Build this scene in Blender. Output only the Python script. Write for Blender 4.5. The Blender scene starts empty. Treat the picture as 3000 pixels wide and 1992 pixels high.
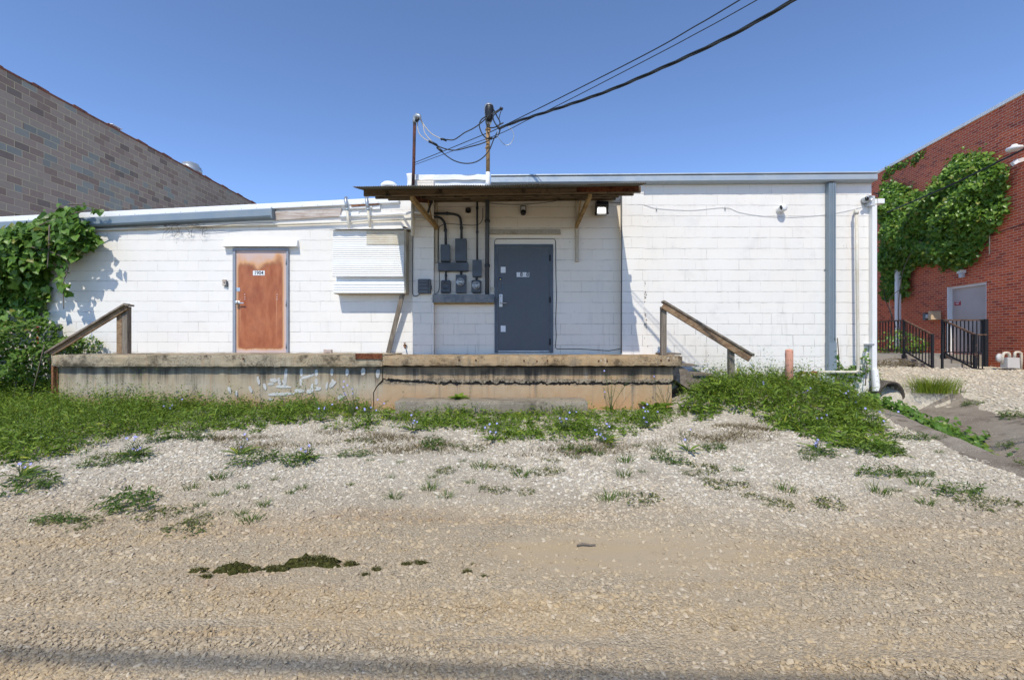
import bpy, math, random
import numpy as np
from mathutils import Vector, Matrix, noise as mnoise

# ------------------------------------------------------------------ camera, world, sun, exposure
S = bpy.context.scene
H = 1.30                       # camera height above the datum
F = 1347.0                     # focal length in photo pixels
HOR = 1000.0                   # photo row of the horizon
cam_d = bpy.data.cameras.new("camera"); cam = bpy.data.objects.new("camera", cam_d)
S.collection.objects.link(cam); S.camera = cam
cam.location = (0, 0, H); cam.rotation_euler = (math.radians(90), 0, 0)
cam_d.sensor_width = 36.0; cam_d.lens = 36.0 * F / 3000.0
cam_d.shift_y = -(996.0 - HOR) / 3000.0
cam_d.clip_start = 0.05; cam_d.clip_end = 2000.0

SUN_V = Vector((0.225, 1.0, -1.32)).normalized()     # the way the light travels
elev = math.asin(-SUN_V.z)
azim = math.atan2(-SUN_V.x, -SUN_V.y)
W_ = bpy.data.worlds.new("World"); S.world = W_; W_.use_nodes = True
wn = W_.node_tree
sky = wn.nodes.new("ShaderNodeTexSky"); sky.sky_type = 'NISHITA'; sky.sun_disc = False
sky.sun_elevation = elev; sky.sun_rotation = azim
sky.altitude = 300.0; sky.air_density = 0.52; sky.dust_density = 0.0; sky.ozone_density = 4.0
bg = wn.nodes['Background']; bg.inputs['Strength'].default_value = 0.15
wn.links.new(sky.outputs['Color'], bg.inputs['Color'])
sun_d = bpy.data.lights.new("sun", 'SUN'); sun_d.energy = 2.0; sun_d.angle = math.radians(0.53)
sun_d.color = (1.0, 0.94, 0.82)
sun = bpy.data.objects.new("sun", sun_d); S.collection.objects.link(sun)
sun.rotation_euler = SUN_V.to_track_quat('-Z', 'Y').to_euler(); sun.location = (-6, -20, 30)
S.view_settings.view_transform = 'Standard'; S.view_settings.look = 'None'
S.view_settings.gamma = 1.0; S.view_settings.exposure = 1.03
S.cycles.max_bounces = 8; S.cycles.transparent_max_bounces = 8
S.cycles.use_adaptive_sampling = True

rng = np.random.default_rng(7); random.seed(7)
COL = S.collection

# ------------------------------------------------------------------ small helpers
def P(px, py, Y):                      # photo pixel at a known real depth -> point
    return Vector(((px - 1500.0) / F * Y, Y, (HOR - py) / F * Y + H))
def PX(px, Y): return (px - 1500.0) / F * Y
def PZ(py, Y): return (HOR - py) / F * Y + H

ORG = {}
def link(o, parent=None, org=None):
    COL.objects.link(o)
    if parent is not None: o.parent = parent
    ORG[o.name] = org if org is not None else Vector((0, 0, 0))
    return o
def tag(o, label=None, cat=None, group=None, kind=None):
    if label: o['label'] = label
    if cat: o['category'] = cat
    if group: o['group'] = group
    if kind: o['kind'] = kind
    return o
def thing(name, label, cat, loc, group=None, rotz=0.0):
    o = bpy.data.objects.new(name, None); o.empty_display_size = 0.1
    o.location = loc; o.rotation_euler = (0, 0, rotz)
    link(o, None, Vector(loc)); return tag(o, label, cat, group)

class MB:
    """collects boxes, bars, tubes and sheets, then links them as ONE mesh"""
    def __init__(s): s.v = []; s.f = []; s.sm = []
    def add(s, vs, fs, smooth=False):
        b = len(s.v); s.v += [tuple(v) for v in vs]
        s.f += [tuple(i + b for i in f) for f in fs]; s.sm += [smooth] * len(fs); return s
    def box(s, x0, x1, y0, y1, z0, z1):
        x0, x1 = min(x0, x1), max(x0, x1); y0, y1 = min(y0, y1), max(y0, y1); z0, z1 = min(z0, z1), max(z0, z1)
        return s.add([(x0,y0,z0),(x1,y0,z0),(x1,y1,z0),(x0,y1,z0),(x0,y0,z1),(x1,y0,z1),(x1,y1,z1),(x0,y1,z1)],
                     [(0,3,2,1),(4,5,6,7),(0,1,5,4),(1,2,6,5),(2,3,7,6),(3,0,4,7)])
    def pbox(s, px0, px1, py0, py1, Yf, Yb):        # photo rectangle on the front face at depth Yf
        return s.box(PX(px0, Yf), PX(px1, Yf), Yf, Yb, PZ(py1, Yf), PZ(py0, Yf))
    def beam(s, a, b, w, h, up=(0, 0, 1)):          # bar from a to b: w across, h along 'up'
        a, b = Vector(a), Vector(b); d = (b - a).normalized(); up = Vector(up)
        r = d.cross(up)
        if r.length < 1e-4: r = d.cross(Vector((0, 1, 0)))
        r.normalize(); u = r.cross(d).normalized()
        vs = [p + r * i * w / 2 + u * j * h / 2 for p in (a, b) for i, j in ((-1,-1),(1,-1),(1,1),(-1,1))]
        return s.add(vs, [(0,1,2,3),(7,6,5,4),(0,4,5,1),(1,5,6,2),(2,6,7,3),(3,7,4,0)])
    def tube(s, pts, r, n=8, cap=True):
        pts = [Vector(p) for p in pts]; vs = []; fs = []; m = len(pts)
        rr = r if isinstance(r, (list, tuple)) else [r] * m
        t0 = (pts[1] - pts[0]).normalized()
        nr = t0.cross(Vector((0, 0, 1)))
        if nr.length < 1e-3: nr = t0.cross(Vector((0, 1, 0)))
        nr.normalize()
        for i, p in enumerate(pts):
            t = ((pts[i + 1] if i < m - 1 else p) - (pts[i - 1] if i > 0 else p)).normalized()
            nr = (nr - t * nr.dot(t)); nr.normalize(); bi = t.cross(nr)
            for k in range(n):
                a = 2 * math.pi * k / n
                vs.append(p + (nr * math.cos(a) + bi * math.sin(a)) * rr[i])
        for i in range(m - 1):
            for k in range(n):
                k2 = (k + 1) % n
                fs.append((i*n+k, i*n+k2, (i+1)*n+k2, (i+1)*n+k))
        s.add(vs, fs, True)
        if cap:
            b = len(s.v) - len(vs)
            s.f.append(tuple(b + k for k in reversed(range(n)))); s.sm.append(False)
            s.f.append(tuple(b + (m-1)*n + k for k in range(n))); s.sm.append(False)
        return s
    def lathe(s, c, axis, prof, n=20):              # prof: (distance along axis, radius)
        c = Vector(c); ax = Vector(axis).normalized()
        u = ax.cross(Vector((0, 0, 1)))
        if u.length < 1e-3: u = ax.cross(Vector((0, 1, 0)))
        u.normalize(); w = ax.cross(u); vs = []; fs = []; m = len(prof)
        for d, r in prof:
            for k in range(n):
                a = 2 * math.pi * k / n
                vs.append(c + ax * d + (u * math.cos(a) + w * math.sin(a)) * max(r, 1e-4))
        for i in range(m - 1):
            for k in range(n):
                k2 = (k + 1) % n; fs.append((i*n+k, i*n+k2, (i+1)*n+k2, (i+1)*n+k))
        fs.append(tuple(reversed(range(n)))); fs.append(tuple((m-1)*n + k for k in range(n)))
        return s.add(vs, fs, True)
    def prism(s, poly, y0, y1):                     # polygon in XZ pushed from y0 to y1
        n = len(poly)
        vs = [(x, y0, z) for x, z in poly] + [(x, y1, z) for x, z in poly]
        fs = [tuple(range(n)), tuple(reversed(range(n, 2 * n)))]
        fs += [(i, i + n, (i + 1) % n + n, (i + 1) % n) for i in range(n)]
        return s.add(vs, fs)
    def prism_x(s, poly, x0, x1):                   # polygon in YZ pushed from x0 to x1
        n = len(poly)
        vs = [(x0, y, z) for y, z in poly] + [(x1, y, z) for y, z in poly]
        fs = [tuple(range(n)), tuple(reversed(range(n, 2 * n)))]
        fs += [(i, i + n, (i + 1) % n + n, (i + 1) % n) for i in range(n)]
        return s.add(vs, fs)
    def rough_box(s, x0, x1, y0, y1, z0, z1, st, amp, seed=0, sc=5.0):
        nx = max(1, round((x1-x0)/st)); ny = max(1, round((y1-y0)/st)); nz = max(1, round((z1-z0)/st))
        idx = {}; vs = []; fs = []
        def V(i, j, k):
            if (i, j, k) not in idx:
                p = Vector((x0+(x1-x0)*i/nx, y0+(y1-y0)*j/ny, z0+(z1-z0)*k/nz))
                e = (i in (0, nx)) + (j in (0, ny)) + (k in (0, nz))
                a = amp * (1.0 if e == 1 else 2.6)
                q = p * sc + Vector((seed*7.3, seed*3.1, 0))
                d = Vector((mnoise.noise(q), mnoise.noise(q+Vector((31,0,0))), mnoise.noise(q+Vector((0,57,0)))))
                c = Vector(((x0+x1)/2 if nx < 30 else p.x, (y0+y1)/2, (z0+z1)/2))
                if e >= 2: d = d * 0.6 + (c - p).normalized() * (0.25 + 0.9*max(0, mnoise.noise(q*0.45)))
                idx[(i,j,k)] = len(vs); vs.append(p + d * a)
            return idx[(i,j,k)]
        for i in range(nx):
            for j in range(ny):
                fs.append((V(i,j,0),V(i,j+1,0),V(i+1,j+1,0),V(i+1,j,0))); fs.append((V(i,j,nz),V(i+1,j,nz),V(i+1,j+1,nz),V(i,j+1,nz)))
            for k in range(nz):
                fs.append((V(i,0,k),V(i+1,0,k),V(i+1,0,k+1),V(i,0,k+1))); fs.append((V(i,ny,k),V(i,ny,k+1),V(i+1,ny,k+1),V(i+1,ny,k)))
        for j in range(ny):
            for k in range(nz):
                fs.append((V(0,j,k),V(0,j,k+1),V(0,j+1,k+1),V(0,j+1,k))); fs.append((V(nx,j,k),V(nx,j+1,k),V(nx,j+1,k+1),V(nx,j,k+1)))
        return s.add(vs, fs)
    def build(s, name, m, parent=None, bevel=0.0, label=None, base=True):
        v = np.array(s.v, dtype=np.float64)
        if parent is not None: org = ORG[parent.name]
        elif base: org = Vector(((v[:,0].min()+v[:,0].max())/2, (v[:,1].min()+v[:,1].max())/2, v[:,2].min()))
        else: org = Vector((0,0,0))
        me = bpy.data.meshes.new(name)
        me.from_pydata([tuple(p) for p in (v - np.array(org))], [], s.f)
        me.polygons.foreach_set('use_smooth', s.sm)
        me.materials.append(m); me.update()
        o = bpy.data.objects.new(name, me)
        if parent is None: o.location = org
        link(o, parent, org)
        if bevel > 0:
            b = o.modifiers.new('bevel', 'BEVEL'); b.width = bevel; b.segments = 2; b.limit_method = 'ANGLE'
        if label: o['label'] = label
        return o

def np_mesh(name, V, Fq, m, parent=None, rnd=None, smooth=False, base=False):
    """big meshes from arrays; Fq rows of equal length"""
    V = np.asarray(V, dtype=np.float64); Fq = np.asarray(Fq, dtype=np.int32)
    if parent is not None: org = np.array(ORG[parent.name])
    elif base: org = np.array([(V[:,0].min()+V[:,0].max())/2, (V[:,1].min()+V[:,1].max())/2, V[:,2].min()])
    else: org = np.zeros(3)
    me = bpy.data.meshes.new(name); k = Fq.shape[1]; n = len(Fq)
    me.vertices.add(len(V)); me.vertices.foreach_set('co', (V - org).astype(np.float32).ravel())
    me.loops.add(n * k); me.loops.foreach_set('vertex_index', Fq.ravel())
    me.polygons.add(n); me.polygons.foreach_set('loop_start', np.arange(n, dtype=np.int32) * k)
    me.polygons.foreach_set('use_smooth', np.full(n, smooth))
    if rnd is not None:
        a = me.attributes.new('rnd', 'FLOAT', 'POINT'); a.data.foreach_set('value', np.asarray(rnd, dtype=np.float32))
    me.materials.append(m); me.update(calc_edges=True)
    o = bpy.data.objects.new(name, me)
    if parent is None: o.location = org
    return link(o, parent, Vector(org))

def text(name, s, size, c, m, parent, depth=0.002, bold=0.0, sx=1.0):
    cu = bpy.data.curves.new(name, 'FONT'); cu.body = s; cu.size = size; cu.extrude = depth; cu.offset = bold
    cu.align_x = 'CENTER'; cu.align_y = 'CENTER'; cu.resolution_u = 3
    tmp = bpy.data.objects.new(name + '_tmp', cu); COL.objects.link(tmp)
    dg = bpy.context.evaluated_depsgraph_get(); dg.update()
    me = bpy.data.meshes.new_from_object(tmp.evaluated_get(dg)); me.name = name
    bpy.data.objects.remove(tmp); bpy.data.curves.remove(cu)
    R = Matrix.Rotation(math.radians(90), 4, 'X') @ Matrix.Diagonal((sx, 1, 1, 1)); me.transform(R)
    me.transform(Matrix.Translation(Vector(c) - ORG[parent.name]))
    me.materials.clear(); me.materials.append(m)
    o = bpy.data.objects.new(name, me); link(o, parent, ORG[parent.name]); return o

# ------------------------------------------------------------------ materials
class T:
    def __init__(s, name, rough=0.8, metal=0.0, spec=0.4):
        s.m = bpy.data.materials.new(name); s.m.use_nodes = True; s.nt = s.m.node_tree
        s.b = s.nt.nodes['Principled BSDF']
        s.b.inputs['Roughness'].default_value = rough; s.b.inputs['Metallic'].default_value = metal
        s.b.inputs['Specular IOR Level'].default_value = spec
    def lk(s, a, sock):
        if isinstance(a, bpy.types.NodeSocket): s.nt.links.new(a, sock)
        elif isinstance(a, (tuple, list)) and len(a) == 3 and sock.type == 'RGBA': sock.default_value = (*a, 1)
        else: sock.default_value = a
    def n(s, typ, **props):
        nd = s.nt.nodes.new(typ)
        for k, v in props.items(): setattr(nd, k, v)
        return nd
    def pos(s): return s.n('ShaderNodeNewGeometry').outputs['Position']
    def obj(s): return s.n('ShaderNodeTexCoord').outputs['Object']
    def xyz(s, v):
        nd = s.n('ShaderNodeSeparateXYZ'); s.lk(v, nd.inputs[0]); return nd.outputs[0], nd.outputs[1], nd.outputs[2]
    def comb(s, x, y, z):
        nd = s.n('ShaderNodeCombineXYZ')
        for a, i in zip((x, y, z), nd.inputs): s.lk(a, i)
        return nd.outputs[0]
    def scale(s, v, sc):
        nd = s.n('ShaderNodeVectorMath', operation='MULTIPLY'); s.lk(v, nd.inputs[0]); nd.inputs[1].default_value = sc; return nd.outputs[0]
    def noise(s, v, scale, detail=4.0, rough=0.55, dist=0.0):
        nd = s.n('ShaderNodeTexNoise'); s.lk(v, nd.inputs['Vector']); nd.inputs['Scale'].default_value = scale
        nd.inputs['Detail'].default_value = detail; nd.inputs['Roughness'].default_value = rough; nd.inputs['Distortion'].default_value = dist
        return nd.outputs['Fac']
    def vor(s, v, scale, feature='F1', out='Distance', rand=1.0):
        nd = s.n('ShaderNodeTexVoronoi', feature=feature); s.lk(v, nd.inputs['Vector']); nd.inputs['Scale'].default_value = scale
        nd.inputs['Randomness'].default_value = rand
        return nd.outputs[out]
    def white(s, v):
        nd = s.n('ShaderNodeTexWhiteNoise'); s.lk(v, nd.inputs['Vector']); return nd.outputs['Value']
    def m1(s, op, a, b=None, c=None, clamp=False):
        nd = s.n('ShaderNodeMath', operation=op, use_clamp=clamp)
        for v, i in zip((a, b, c), nd.inputs):
            if v is not None: s.lk(v, i)
        return nd.outputs[0]
    def mr(s, v, a, b, c=0.0, d=1.0, smooth=True):
        nd = s.n('ShaderNodeMapRange', interpolation_type='SMOOTHSTEP' if smooth else 'LINEAR')
        for x, i in zip((v, a, b, c, d), nd.inputs): s.lk(x, i)
        return nd.outputs[0]
    def ramp(s, fac, stops, interp='LINEAR'):
        nd = s.n('ShaderNodeValToRGB'); s.lk(fac, nd.inputs[0]); r = nd.color_ramp; r.interpolation = interp
        while len(r.elements) < len(stops): r.elements.new(0.5)
        for e, (p, c) in zip(r.elements, stops): e.position = p; e.color = (*c, 1)
        return nd.outputs[0]
    def mix(s, fac, a, b, bt='MIX'):
        nd = s.n('ShaderNodeMix', data_type='RGBA', blend_type=bt); s.lk(fac, nd.inputs[0]); s.lk(a, nd.inputs[6]); s.lk(b, nd.inputs[7]); return nd.outputs[2]
    def bump(s, h, strength=0.5, dist=0.01, normal=None):
        nd = s.n('ShaderNodeBump'); nd.inputs['Strength'].default_value = strength; nd.inputs['Distance'].default_value = dist
        s.lk(h, nd.inputs['Height'])
        if normal is not None: s.lk(normal, nd.inputs['Normal'])
        return nd.outputs[0]
    def out(s, col=None, rough=None, normal=None, metal=None):
        if col is not None: s.lk(col, s.b.inputs['Base Color'])
        if rough is not None: s.lk(rough, s.b.inputs['Roughness'])
        if normal is not None: s.lk(normal, s.b.inputs['Normal'])
        if metal is not None: s.lk(metal, s.b.inputs['Metallic'])
        return s.m
    def bricks(s, u, v, w, h, shift=0.5):
        vv = s.m1('DIVIDE', v, h); row = s.m1('FLOOR', vv); fv = s.m1('FRACT', vv)
        par = s.m1('FLOORED_MODULO', row, 2.0)
        uu = s.m1('ADD', s.m1('DIVIDE', u, w), s.m1('MULTIPLY', par, shift)); colm = s.m1('FLOOR', uu); fu = s.m1('FRACT', uu)
        dv = s.m1('MULTIPLY', s.m1('MINIMUM', fv, s.m1('SUBTRACT', 1.0, fv)), h)
        du = s.m1('MULTIPLY', s.m1('MINIMUM', fu, s.m1('SUBTRACT', 1.0, fu)), w)
        return du, dv, s.white(s.comb(colm, row, 0.5)), s.white(s.comb(colm, row, 17.5)), row

def paint_block(name, z0, x0, base=(0.80, 0.762, 0.70), dirt=0.5, jk=1.0):
    t = T(name, 0.75, 0, 0.25); p = t.pos()
    x, y, z = t.xyz(p)
    wob = t.m1('MULTIPLY', t.m1('SUBTRACT', t.noise(p, 6.0, 4.0, 0.65), 0.5), 0.026)
    wob2 = t.m1('MULTIPLY', t.m1('SUBTRACT', t.noise(t.scale(p, (1.3, 1, 1.1)), 5.0, 3.0), 0.5), 0.02)
    u = t.m1('ADD', t.m1('SUBTRACT', x, x0), wob2); v = t.m1('ADD', t.m1('SUBTRACT', z, z0), wob)
    du, dv, r1, r2, row = t.bricks(u, v, 0.4064, 0.2032)
    big = t.noise(p, 1.1, 3.0); mid = t.noise(p, 9.0, 5.0, 0.65); fine = t.noise(p, 70.0, 3.0, 0.7)
    hw = t.m1('MULTIPLY', t.mr(dv, 0.002, 0.0085, 1.0, 0.0), t.mr(mid, 0.3, 0.62, 0.35, 1.0))
    vw = t.m1('MULTIPLY', t.mr(du, 0.001, 0.006, 1.0, 0.0), t.mr(t.noise(p, 3.1, 4.0), 0.42, 0.66, 0.0, 0.75))
    joint = t.m1('MAXIMUM', hw, vw)
    c = t.mix(t.mr(big, 0.3, 0.75), base, tuple(b * f for b, f in zip(base, (0.96, 0.955, 0.94))))
    c = t.mix(t.m1('MULTIPLY', r1, 0.10), c, (0.60, 0.63, 0.68))
    drip = t.noise(t.scale(p, (9, 9, 0.9)), 1.6, 5.0, 0.6)
    low = t.mr(z, H - 0.6, H + 0.9, 1.0, 0.25)
    c = t.mix(t.m1('MULTIPLY', t.mr(drip, 0.55, 0.8), t.m1('MULTIPLY', low, 0.55 * dirt)), c, (0.42, 0.38, 0.31))
    c = t.mix(t.m1('MULTIPLY', t.mr(t.noise(p, 2.7, 6.0, 0.68), 0.52, 0.72), 0.22 * dirt), c, (0.52, 0.50, 0.47))
    c = t.mix(t.m1('MULTIPLY', joint, t.mr(t.noise(p, 2.2, 5.0, 0.65), 0.35, 0.65, 0.12 * jk, 0.66 * jk)), c, (0.28, 0.27, 0.25))
    crack = t.m1('MULTIPLY', t.mr(du, 0.001, 0.009, 1.0, 0.0), t.m1('MULTIPLY', t.mr(t.noise(p, 1.7, 4.0), 0.45, 0.58), t.mr(z, H + 0.9, H - 0.1, 0.0, 0.9)))
    c = t.mix(t.m1('MULTIPLY', crack, 0.7 * dirt), c, (0.33, 0.31, 0.27))
    chip = t.m1('MULTIPLY', t.mr(t.noise(p, 13.0, 6.0, 0.7), 0.66, 0.70), t.mr(t.noise(p, 1.7, 2.0), 0.46, 0.60))
    c = t.mix(t.m1('MULTIPLY', chip, 0.75 * dirt), c, (0.27, 0.25, 0.23))
    h = t.m1('ADD', t.m1('MULTIPLY', joint, -1.0), t.m1('ADD', t.m1('MULTIPLY', mid, 0.35), t.m1('MULTIPLY', fine, 0.20)))
    h = t.m1('ADD', h, t.m1('MULTIPLY', r2, 0.15))
    return t.out(c, None, t.bump(h, 0.65, 0.007))

def brown_block(name):
    t = T(name, 0.9, 0, 0.2); p = t.obj(); x, y, z = t.xyz(p)
    du, dv, r1, r2, row = t.bricks(x, z, 0.4064, 0.2032)
    dark_row = t.mr(t.white(t.comb(row, 3.0, 1.0)), 0.60, 0.72)
    clump = t.noise(t.comb(t.m1('MULTIPLY', x, 0.45), row, 0.0), 1.0, 2.0)
    c = t.ramp(r1, [(0.0, (0.22, 0.135, 0.09)), (0.4, (0.30, 0.205, 0.148)), (0.75, (0.35, 0.26, 0.188)), (1.0, (0.29, 0.225, 0.155))])
    g = t.ramp(r2, [(0.0, (0.08, 0.085, 0.078)), (0.6, (0.16, 0.165, 0.14)), (1.0, (0.26, 0.265, 0.22))])
    isg = t.m1('GREATER_THAN', t.m1('ADD', t.m1('ADD', t.m1('MULTIPLY', dark_row, 0.22), t.m1('MULTIPLY', clump, 0.8)), t.m1('MULTIPLY', r2, 0.32)), 0.865)
    c = t.mix(isg, c, g)
    brn = t.m1('GREATER_THAN', t.white(t.comb(r1, r2, 4.0)), 0.94); c = t.mix(t.m1('MULTIPLY', brn, 0.8), c, (0.12, 0.075, 0.055))
    mid = t.noise(p, 10.0, 5.0, 0.7); c = t.mix(0.35, c, t.mix(mid, (0.10, 0.09, 0.085), (0.34, 0.29, 0.26)))
    mort = t.mr(t.m1('MINIMUM', du, dv), 0.004, 0.008, 1.0, 0.0)
    c = t.mix(t.m1('MULTIPLY', mort, t.mr(t.noise(p, 1.3, 3.0), 0.3, 0.6, 0.45, 1.0)), c, (0.50, 0.42, 0.24))
    return t.out(c, None, t.bump(t.m1('ADD', t.m1('MULTIPLY', mort, -0.6), t.m1('MULTIPLY', mid, 0.6)), 0.5, 0.008))

def red_brick(name):
    t = T(name, 0.85, 0, 0.25); p = t.obj(); x, y, z = t.xyz(p)
    du, dv, r1, r2, row = t.bricks(x, z, 0.2032, 0.0677)
    c = t.ramp(r1, [(0.0, (0.28, 0.044, 0.024)), (0.3, (0.56, 0.092, 0.034)), (0.7, (0.68, 0.135, 0.046)), (1.0, (0.60, 0.12, 0.055))])
    mid = t.noise(p, 22.0, 5.0, 0.65); big = t.noise(p, 0.9, 4.0)
    c = t.mix(t.mr(big, 0.4, 0.75, 0.0, 0.35), c, (0.30, 0.075, 0.05))
    c = t.mix(0.25, c, t.mix(mid, (0.14, 0.025, 0.015), (0.60, 0.16, 0.09)))
    mort = t.mr(t.m1('MINIMUM', du, dv), 0.004, 0.0078, 1.0, 0.0)
    c = t.mix(t.m1('MULTIPLY', mort, 0.9), c, (0.62, 0.40, 0.28))
    return t.out(c, None, t.bump(t.m1('ADD', t.m1('MULTIPLY', mort, -0.8), t.m1('MULTIPLY', mid, 0.4)), 0.5, 0.006))

def concrete(name, a, b, stain=(0.05, 0.045, 0.04), ztop=None, pebble=0.0, amount=0.6):
    t = T(name, 0.92, 0, 0.2); p = t.pos(); x, y, z = t.xyz(p)
    big = t.noise(p, 1.0, 5.0, 0.6); mid = t.noise(p, 12.0, 6.0, 0.7); fine = t.noise(p, 90.0, 3.0, 0.7)
    c = t.mix(t.mr(big, 0.3, 0.7), a, b)
    c = t.mix(0.3, c, t.mix(mid, tuple(v*0.45 for v in a), tuple(min(1, v*1.5) for v in b)))
    streak = t.noise(t.scale(p, (6, 6, 0.35)), 1.3, 5.0, 0.65)
    c = t.mix(t.m1('MULTIPLY', t.mr(streak, 0.5, 0.74), amount), c, tuple(0.5*(s_+v) for s_, v in zip(stain, a)))
    h = t.m1('ADD', t.m1('MULTIPLY', mid, 0.7), t.m1('MULTIPLY', fine, 0.35))
    if ztop is not None:                     # black mould running down from under the slab
        band = t.mr(t.m1('ADD', z, t.m1('MULTIPLY', t.m1('SUBTRACT', streak, 0.5), 0.35)), ztop - 0.16, ztop - 0.02)
        c = t.mix(t.m1('MULTIPLY', band, 0.72), c, stain)
    if pebble > 0:
        vd = t.vor(p, 65.0); vc = t.vor(p, 65.0, out='Color')
        r_, g_, b_ = t.xyz(vc)
        pm = t.m1('MULTIPLY', t.mr(vd, 0.25, 0.5, 1.0, 0.0), t.m1('MULTIPLY', t.mr(t.noise(p, 3.0, 4.0), 0.38, 0.6), pebble))
        c = t.mix(pm, c, t.mix(r_, (0.10, 0.085, 0.065), (0.60, 0.54, 0.45)))
        h = t.m1('ADD', h, t.m1('MULTIPLY', pm, 0.8))
        mould = t.mr(t.noise(p, 2.3, 6.0, 0.7), 0.52, 0.70); c = t.mix(t.m1('MULTIPLY', mould, 0.75), c, stain)
    return t.out(c, None, t.bump(h, 0.7, 0.008))

def dock_mat(name, slab=False):
    t = T(name, 0.92, 0, 0.2); p = t.pos(); x, y, z = t.xyz(p)
    big = t.noise(p, 0.8, 5.0, 0.6); mid = t.noise(p, 9.0, 6.0, 0.72); fine = t.noise(p, 80.0, 3.0, 0.7)
    streak = t.noise(t.scale(p, (5, 5, 0.28)), 1.2, 6.0, 0.68); streak2 = t.noise(t.scale(p, (9, 9, 0.5)), 1.9, 5.0, 0.7)
    centre = t.mr(x, -2.35, -2.1)
    grey = t.mix(t.mr(big, 0.35, 0.65), (0.43, 0.345, 0.235), (0.43, 0.385, 0.31)); ochre = t.mix(t.mr(big, 0.3, 0.7), (0.47, 0.30, 0.15), (0.43, 0.315, 0.20))
    c = t.mix(centre, grey, ochre)
    c = t.mix(0.30, c, t.mix(mid, (0.16, 0.125, 0.09), (0.60, 0.53, 0.43)))
    zn = t.m1('ADD', z, t.m1('MULTIPLY', t.m1('SUBTRACT', t.noise(p, 2.5, 4.0), 0.5), 0.5))
    c = t.mix(t.m1('MULTIPLY', t.mr(zn, 0.55, 0.10), 0.62), c, (0.48, 0.27, 0.13))               # rust-coloured splash from the soil
    c = t.mix(t.m1('MULTIPLY', t.mr(streak, 0.53, 0.66), 0.62), c, (0.20, 0.175, 0.14))
    c = t.mix(t.m1('MULTIPLY', t.mr(streak2, 0.60, 0.70), 0.5), c, (0.50, 0.46, 0.40))
    c = t.mix(t.m1('MULTIPLY', t.mr(streak2, 0.44, 0.34), 0.45), c, (0.45, 0.25, 0.12))
    h = t.m1('ADD', t.m1('MULTIPLY', mid, 0.8), t.m1('MULTIPLY', fine, 0.35))
    if not slab:
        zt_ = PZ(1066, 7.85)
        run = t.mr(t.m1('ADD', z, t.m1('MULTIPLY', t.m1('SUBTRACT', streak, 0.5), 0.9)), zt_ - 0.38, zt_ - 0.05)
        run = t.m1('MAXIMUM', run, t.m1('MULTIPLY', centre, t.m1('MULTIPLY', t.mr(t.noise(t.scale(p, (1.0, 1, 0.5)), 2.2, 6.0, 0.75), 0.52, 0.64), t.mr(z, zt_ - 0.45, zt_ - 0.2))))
        ck = t.m1('MULTIPLY', centre, t.mr(t.m1('ABSOLUTE', t.m1('SUBTRACT', t.m1('ADD', z, t.m1('MULTIPLY', t.m1('SUBTRACT', t.noise(p, 5.0, 4.0), 0.5), 0.10)), PZ(1118, 7.85))), 0.02, 0.07, 1.0, 0.0))
        q1, q2, q3 = t.xyz(t.vor(p, 55.0, out='Color')); c = t.mix(t.m1('MULTIPLY', ck, 0.85), c, t.mix(q1, (0.07, 0.06, 0.05), (0.42, 0.37, 0.29))); h = t.m1('ADD', h, t.m1('MULTIPLY', ck, q2))
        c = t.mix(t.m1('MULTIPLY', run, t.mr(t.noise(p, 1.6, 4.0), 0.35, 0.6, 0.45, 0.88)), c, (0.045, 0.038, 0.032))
    else:
        vd = t.vor(p, 60.0); r_, g_, b_ = t.xyz(t.vor(p, 60.0, out='Color'))
        pm = t.m1('MULTIPLY', t.mr(vd, 0.25, 0.5, 1.0, 0.0), t.mr(t.noise(p, 2.4, 4.0), 0.40, 0.58))
        c = t.mix(t.m1('MULTIPLY', pm, 0.85), c, t.mix(r_, (0.09, 0.075, 0.055), (0.62, 0.56, 0.46))); h = t.m1('ADD', h, pm)
        c = t.mix(t.m1('MULTIPLY', t.mr(t.noise(p, 1.9, 6.0, 0.72), 0.50, 0.64), 0.80), c, (0.05, 0.04, 0.03))
        c = t.mix(t.m1('MULTIPLY', t.mr(t.noise(p, 3.3, 5.0, 0.7), 0.62, 0.68), 0.7), c, (0.58, 0.54, 0.48))
    c = t.mix(1.0, c, (0.92, 0.88, 0.78) if slab else (0.98, 0.96, 0.90), 'MULTIPLY')
    return t.out(c, None, t.bump(h, 0.9, 0.012))

def wood(name, a, b, dark=(0.03, 0.022, 0.016), axis='x', rough=0.85, blot=0.5):
    t = T(name, rough, 0, 0.25); p = t.pos()
    st = {'x': (0.9, 14, 14), 'z': (14, 14, 0.9), 'd': (4.0, 14, 6.0)}[axis]
    g = t.noise(t.scale(p, st), 2.2, 6.0, 0.65, 0.6); g2 = t.noise(t.scale(p, tuple(v*2.5 for v in st)), 4.0, 3.0, 0.6)
    c = t.mix(t.mr(g, 0.3, 0.7), a, b); c = t.mix(t.mr(g2, 0.55, 0.72, 0.0, 0.65), c, dark)
    c = t.mix(t.m1('MULTIPLY', t.mr(t.noise(p, 3.5, 5.0, 0.7), 0.52, 0.66), blot), c, dark)
    return t.out(c, None, t.bump(t.m1('ADD', g, g2), 0.6, 0.004))

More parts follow.
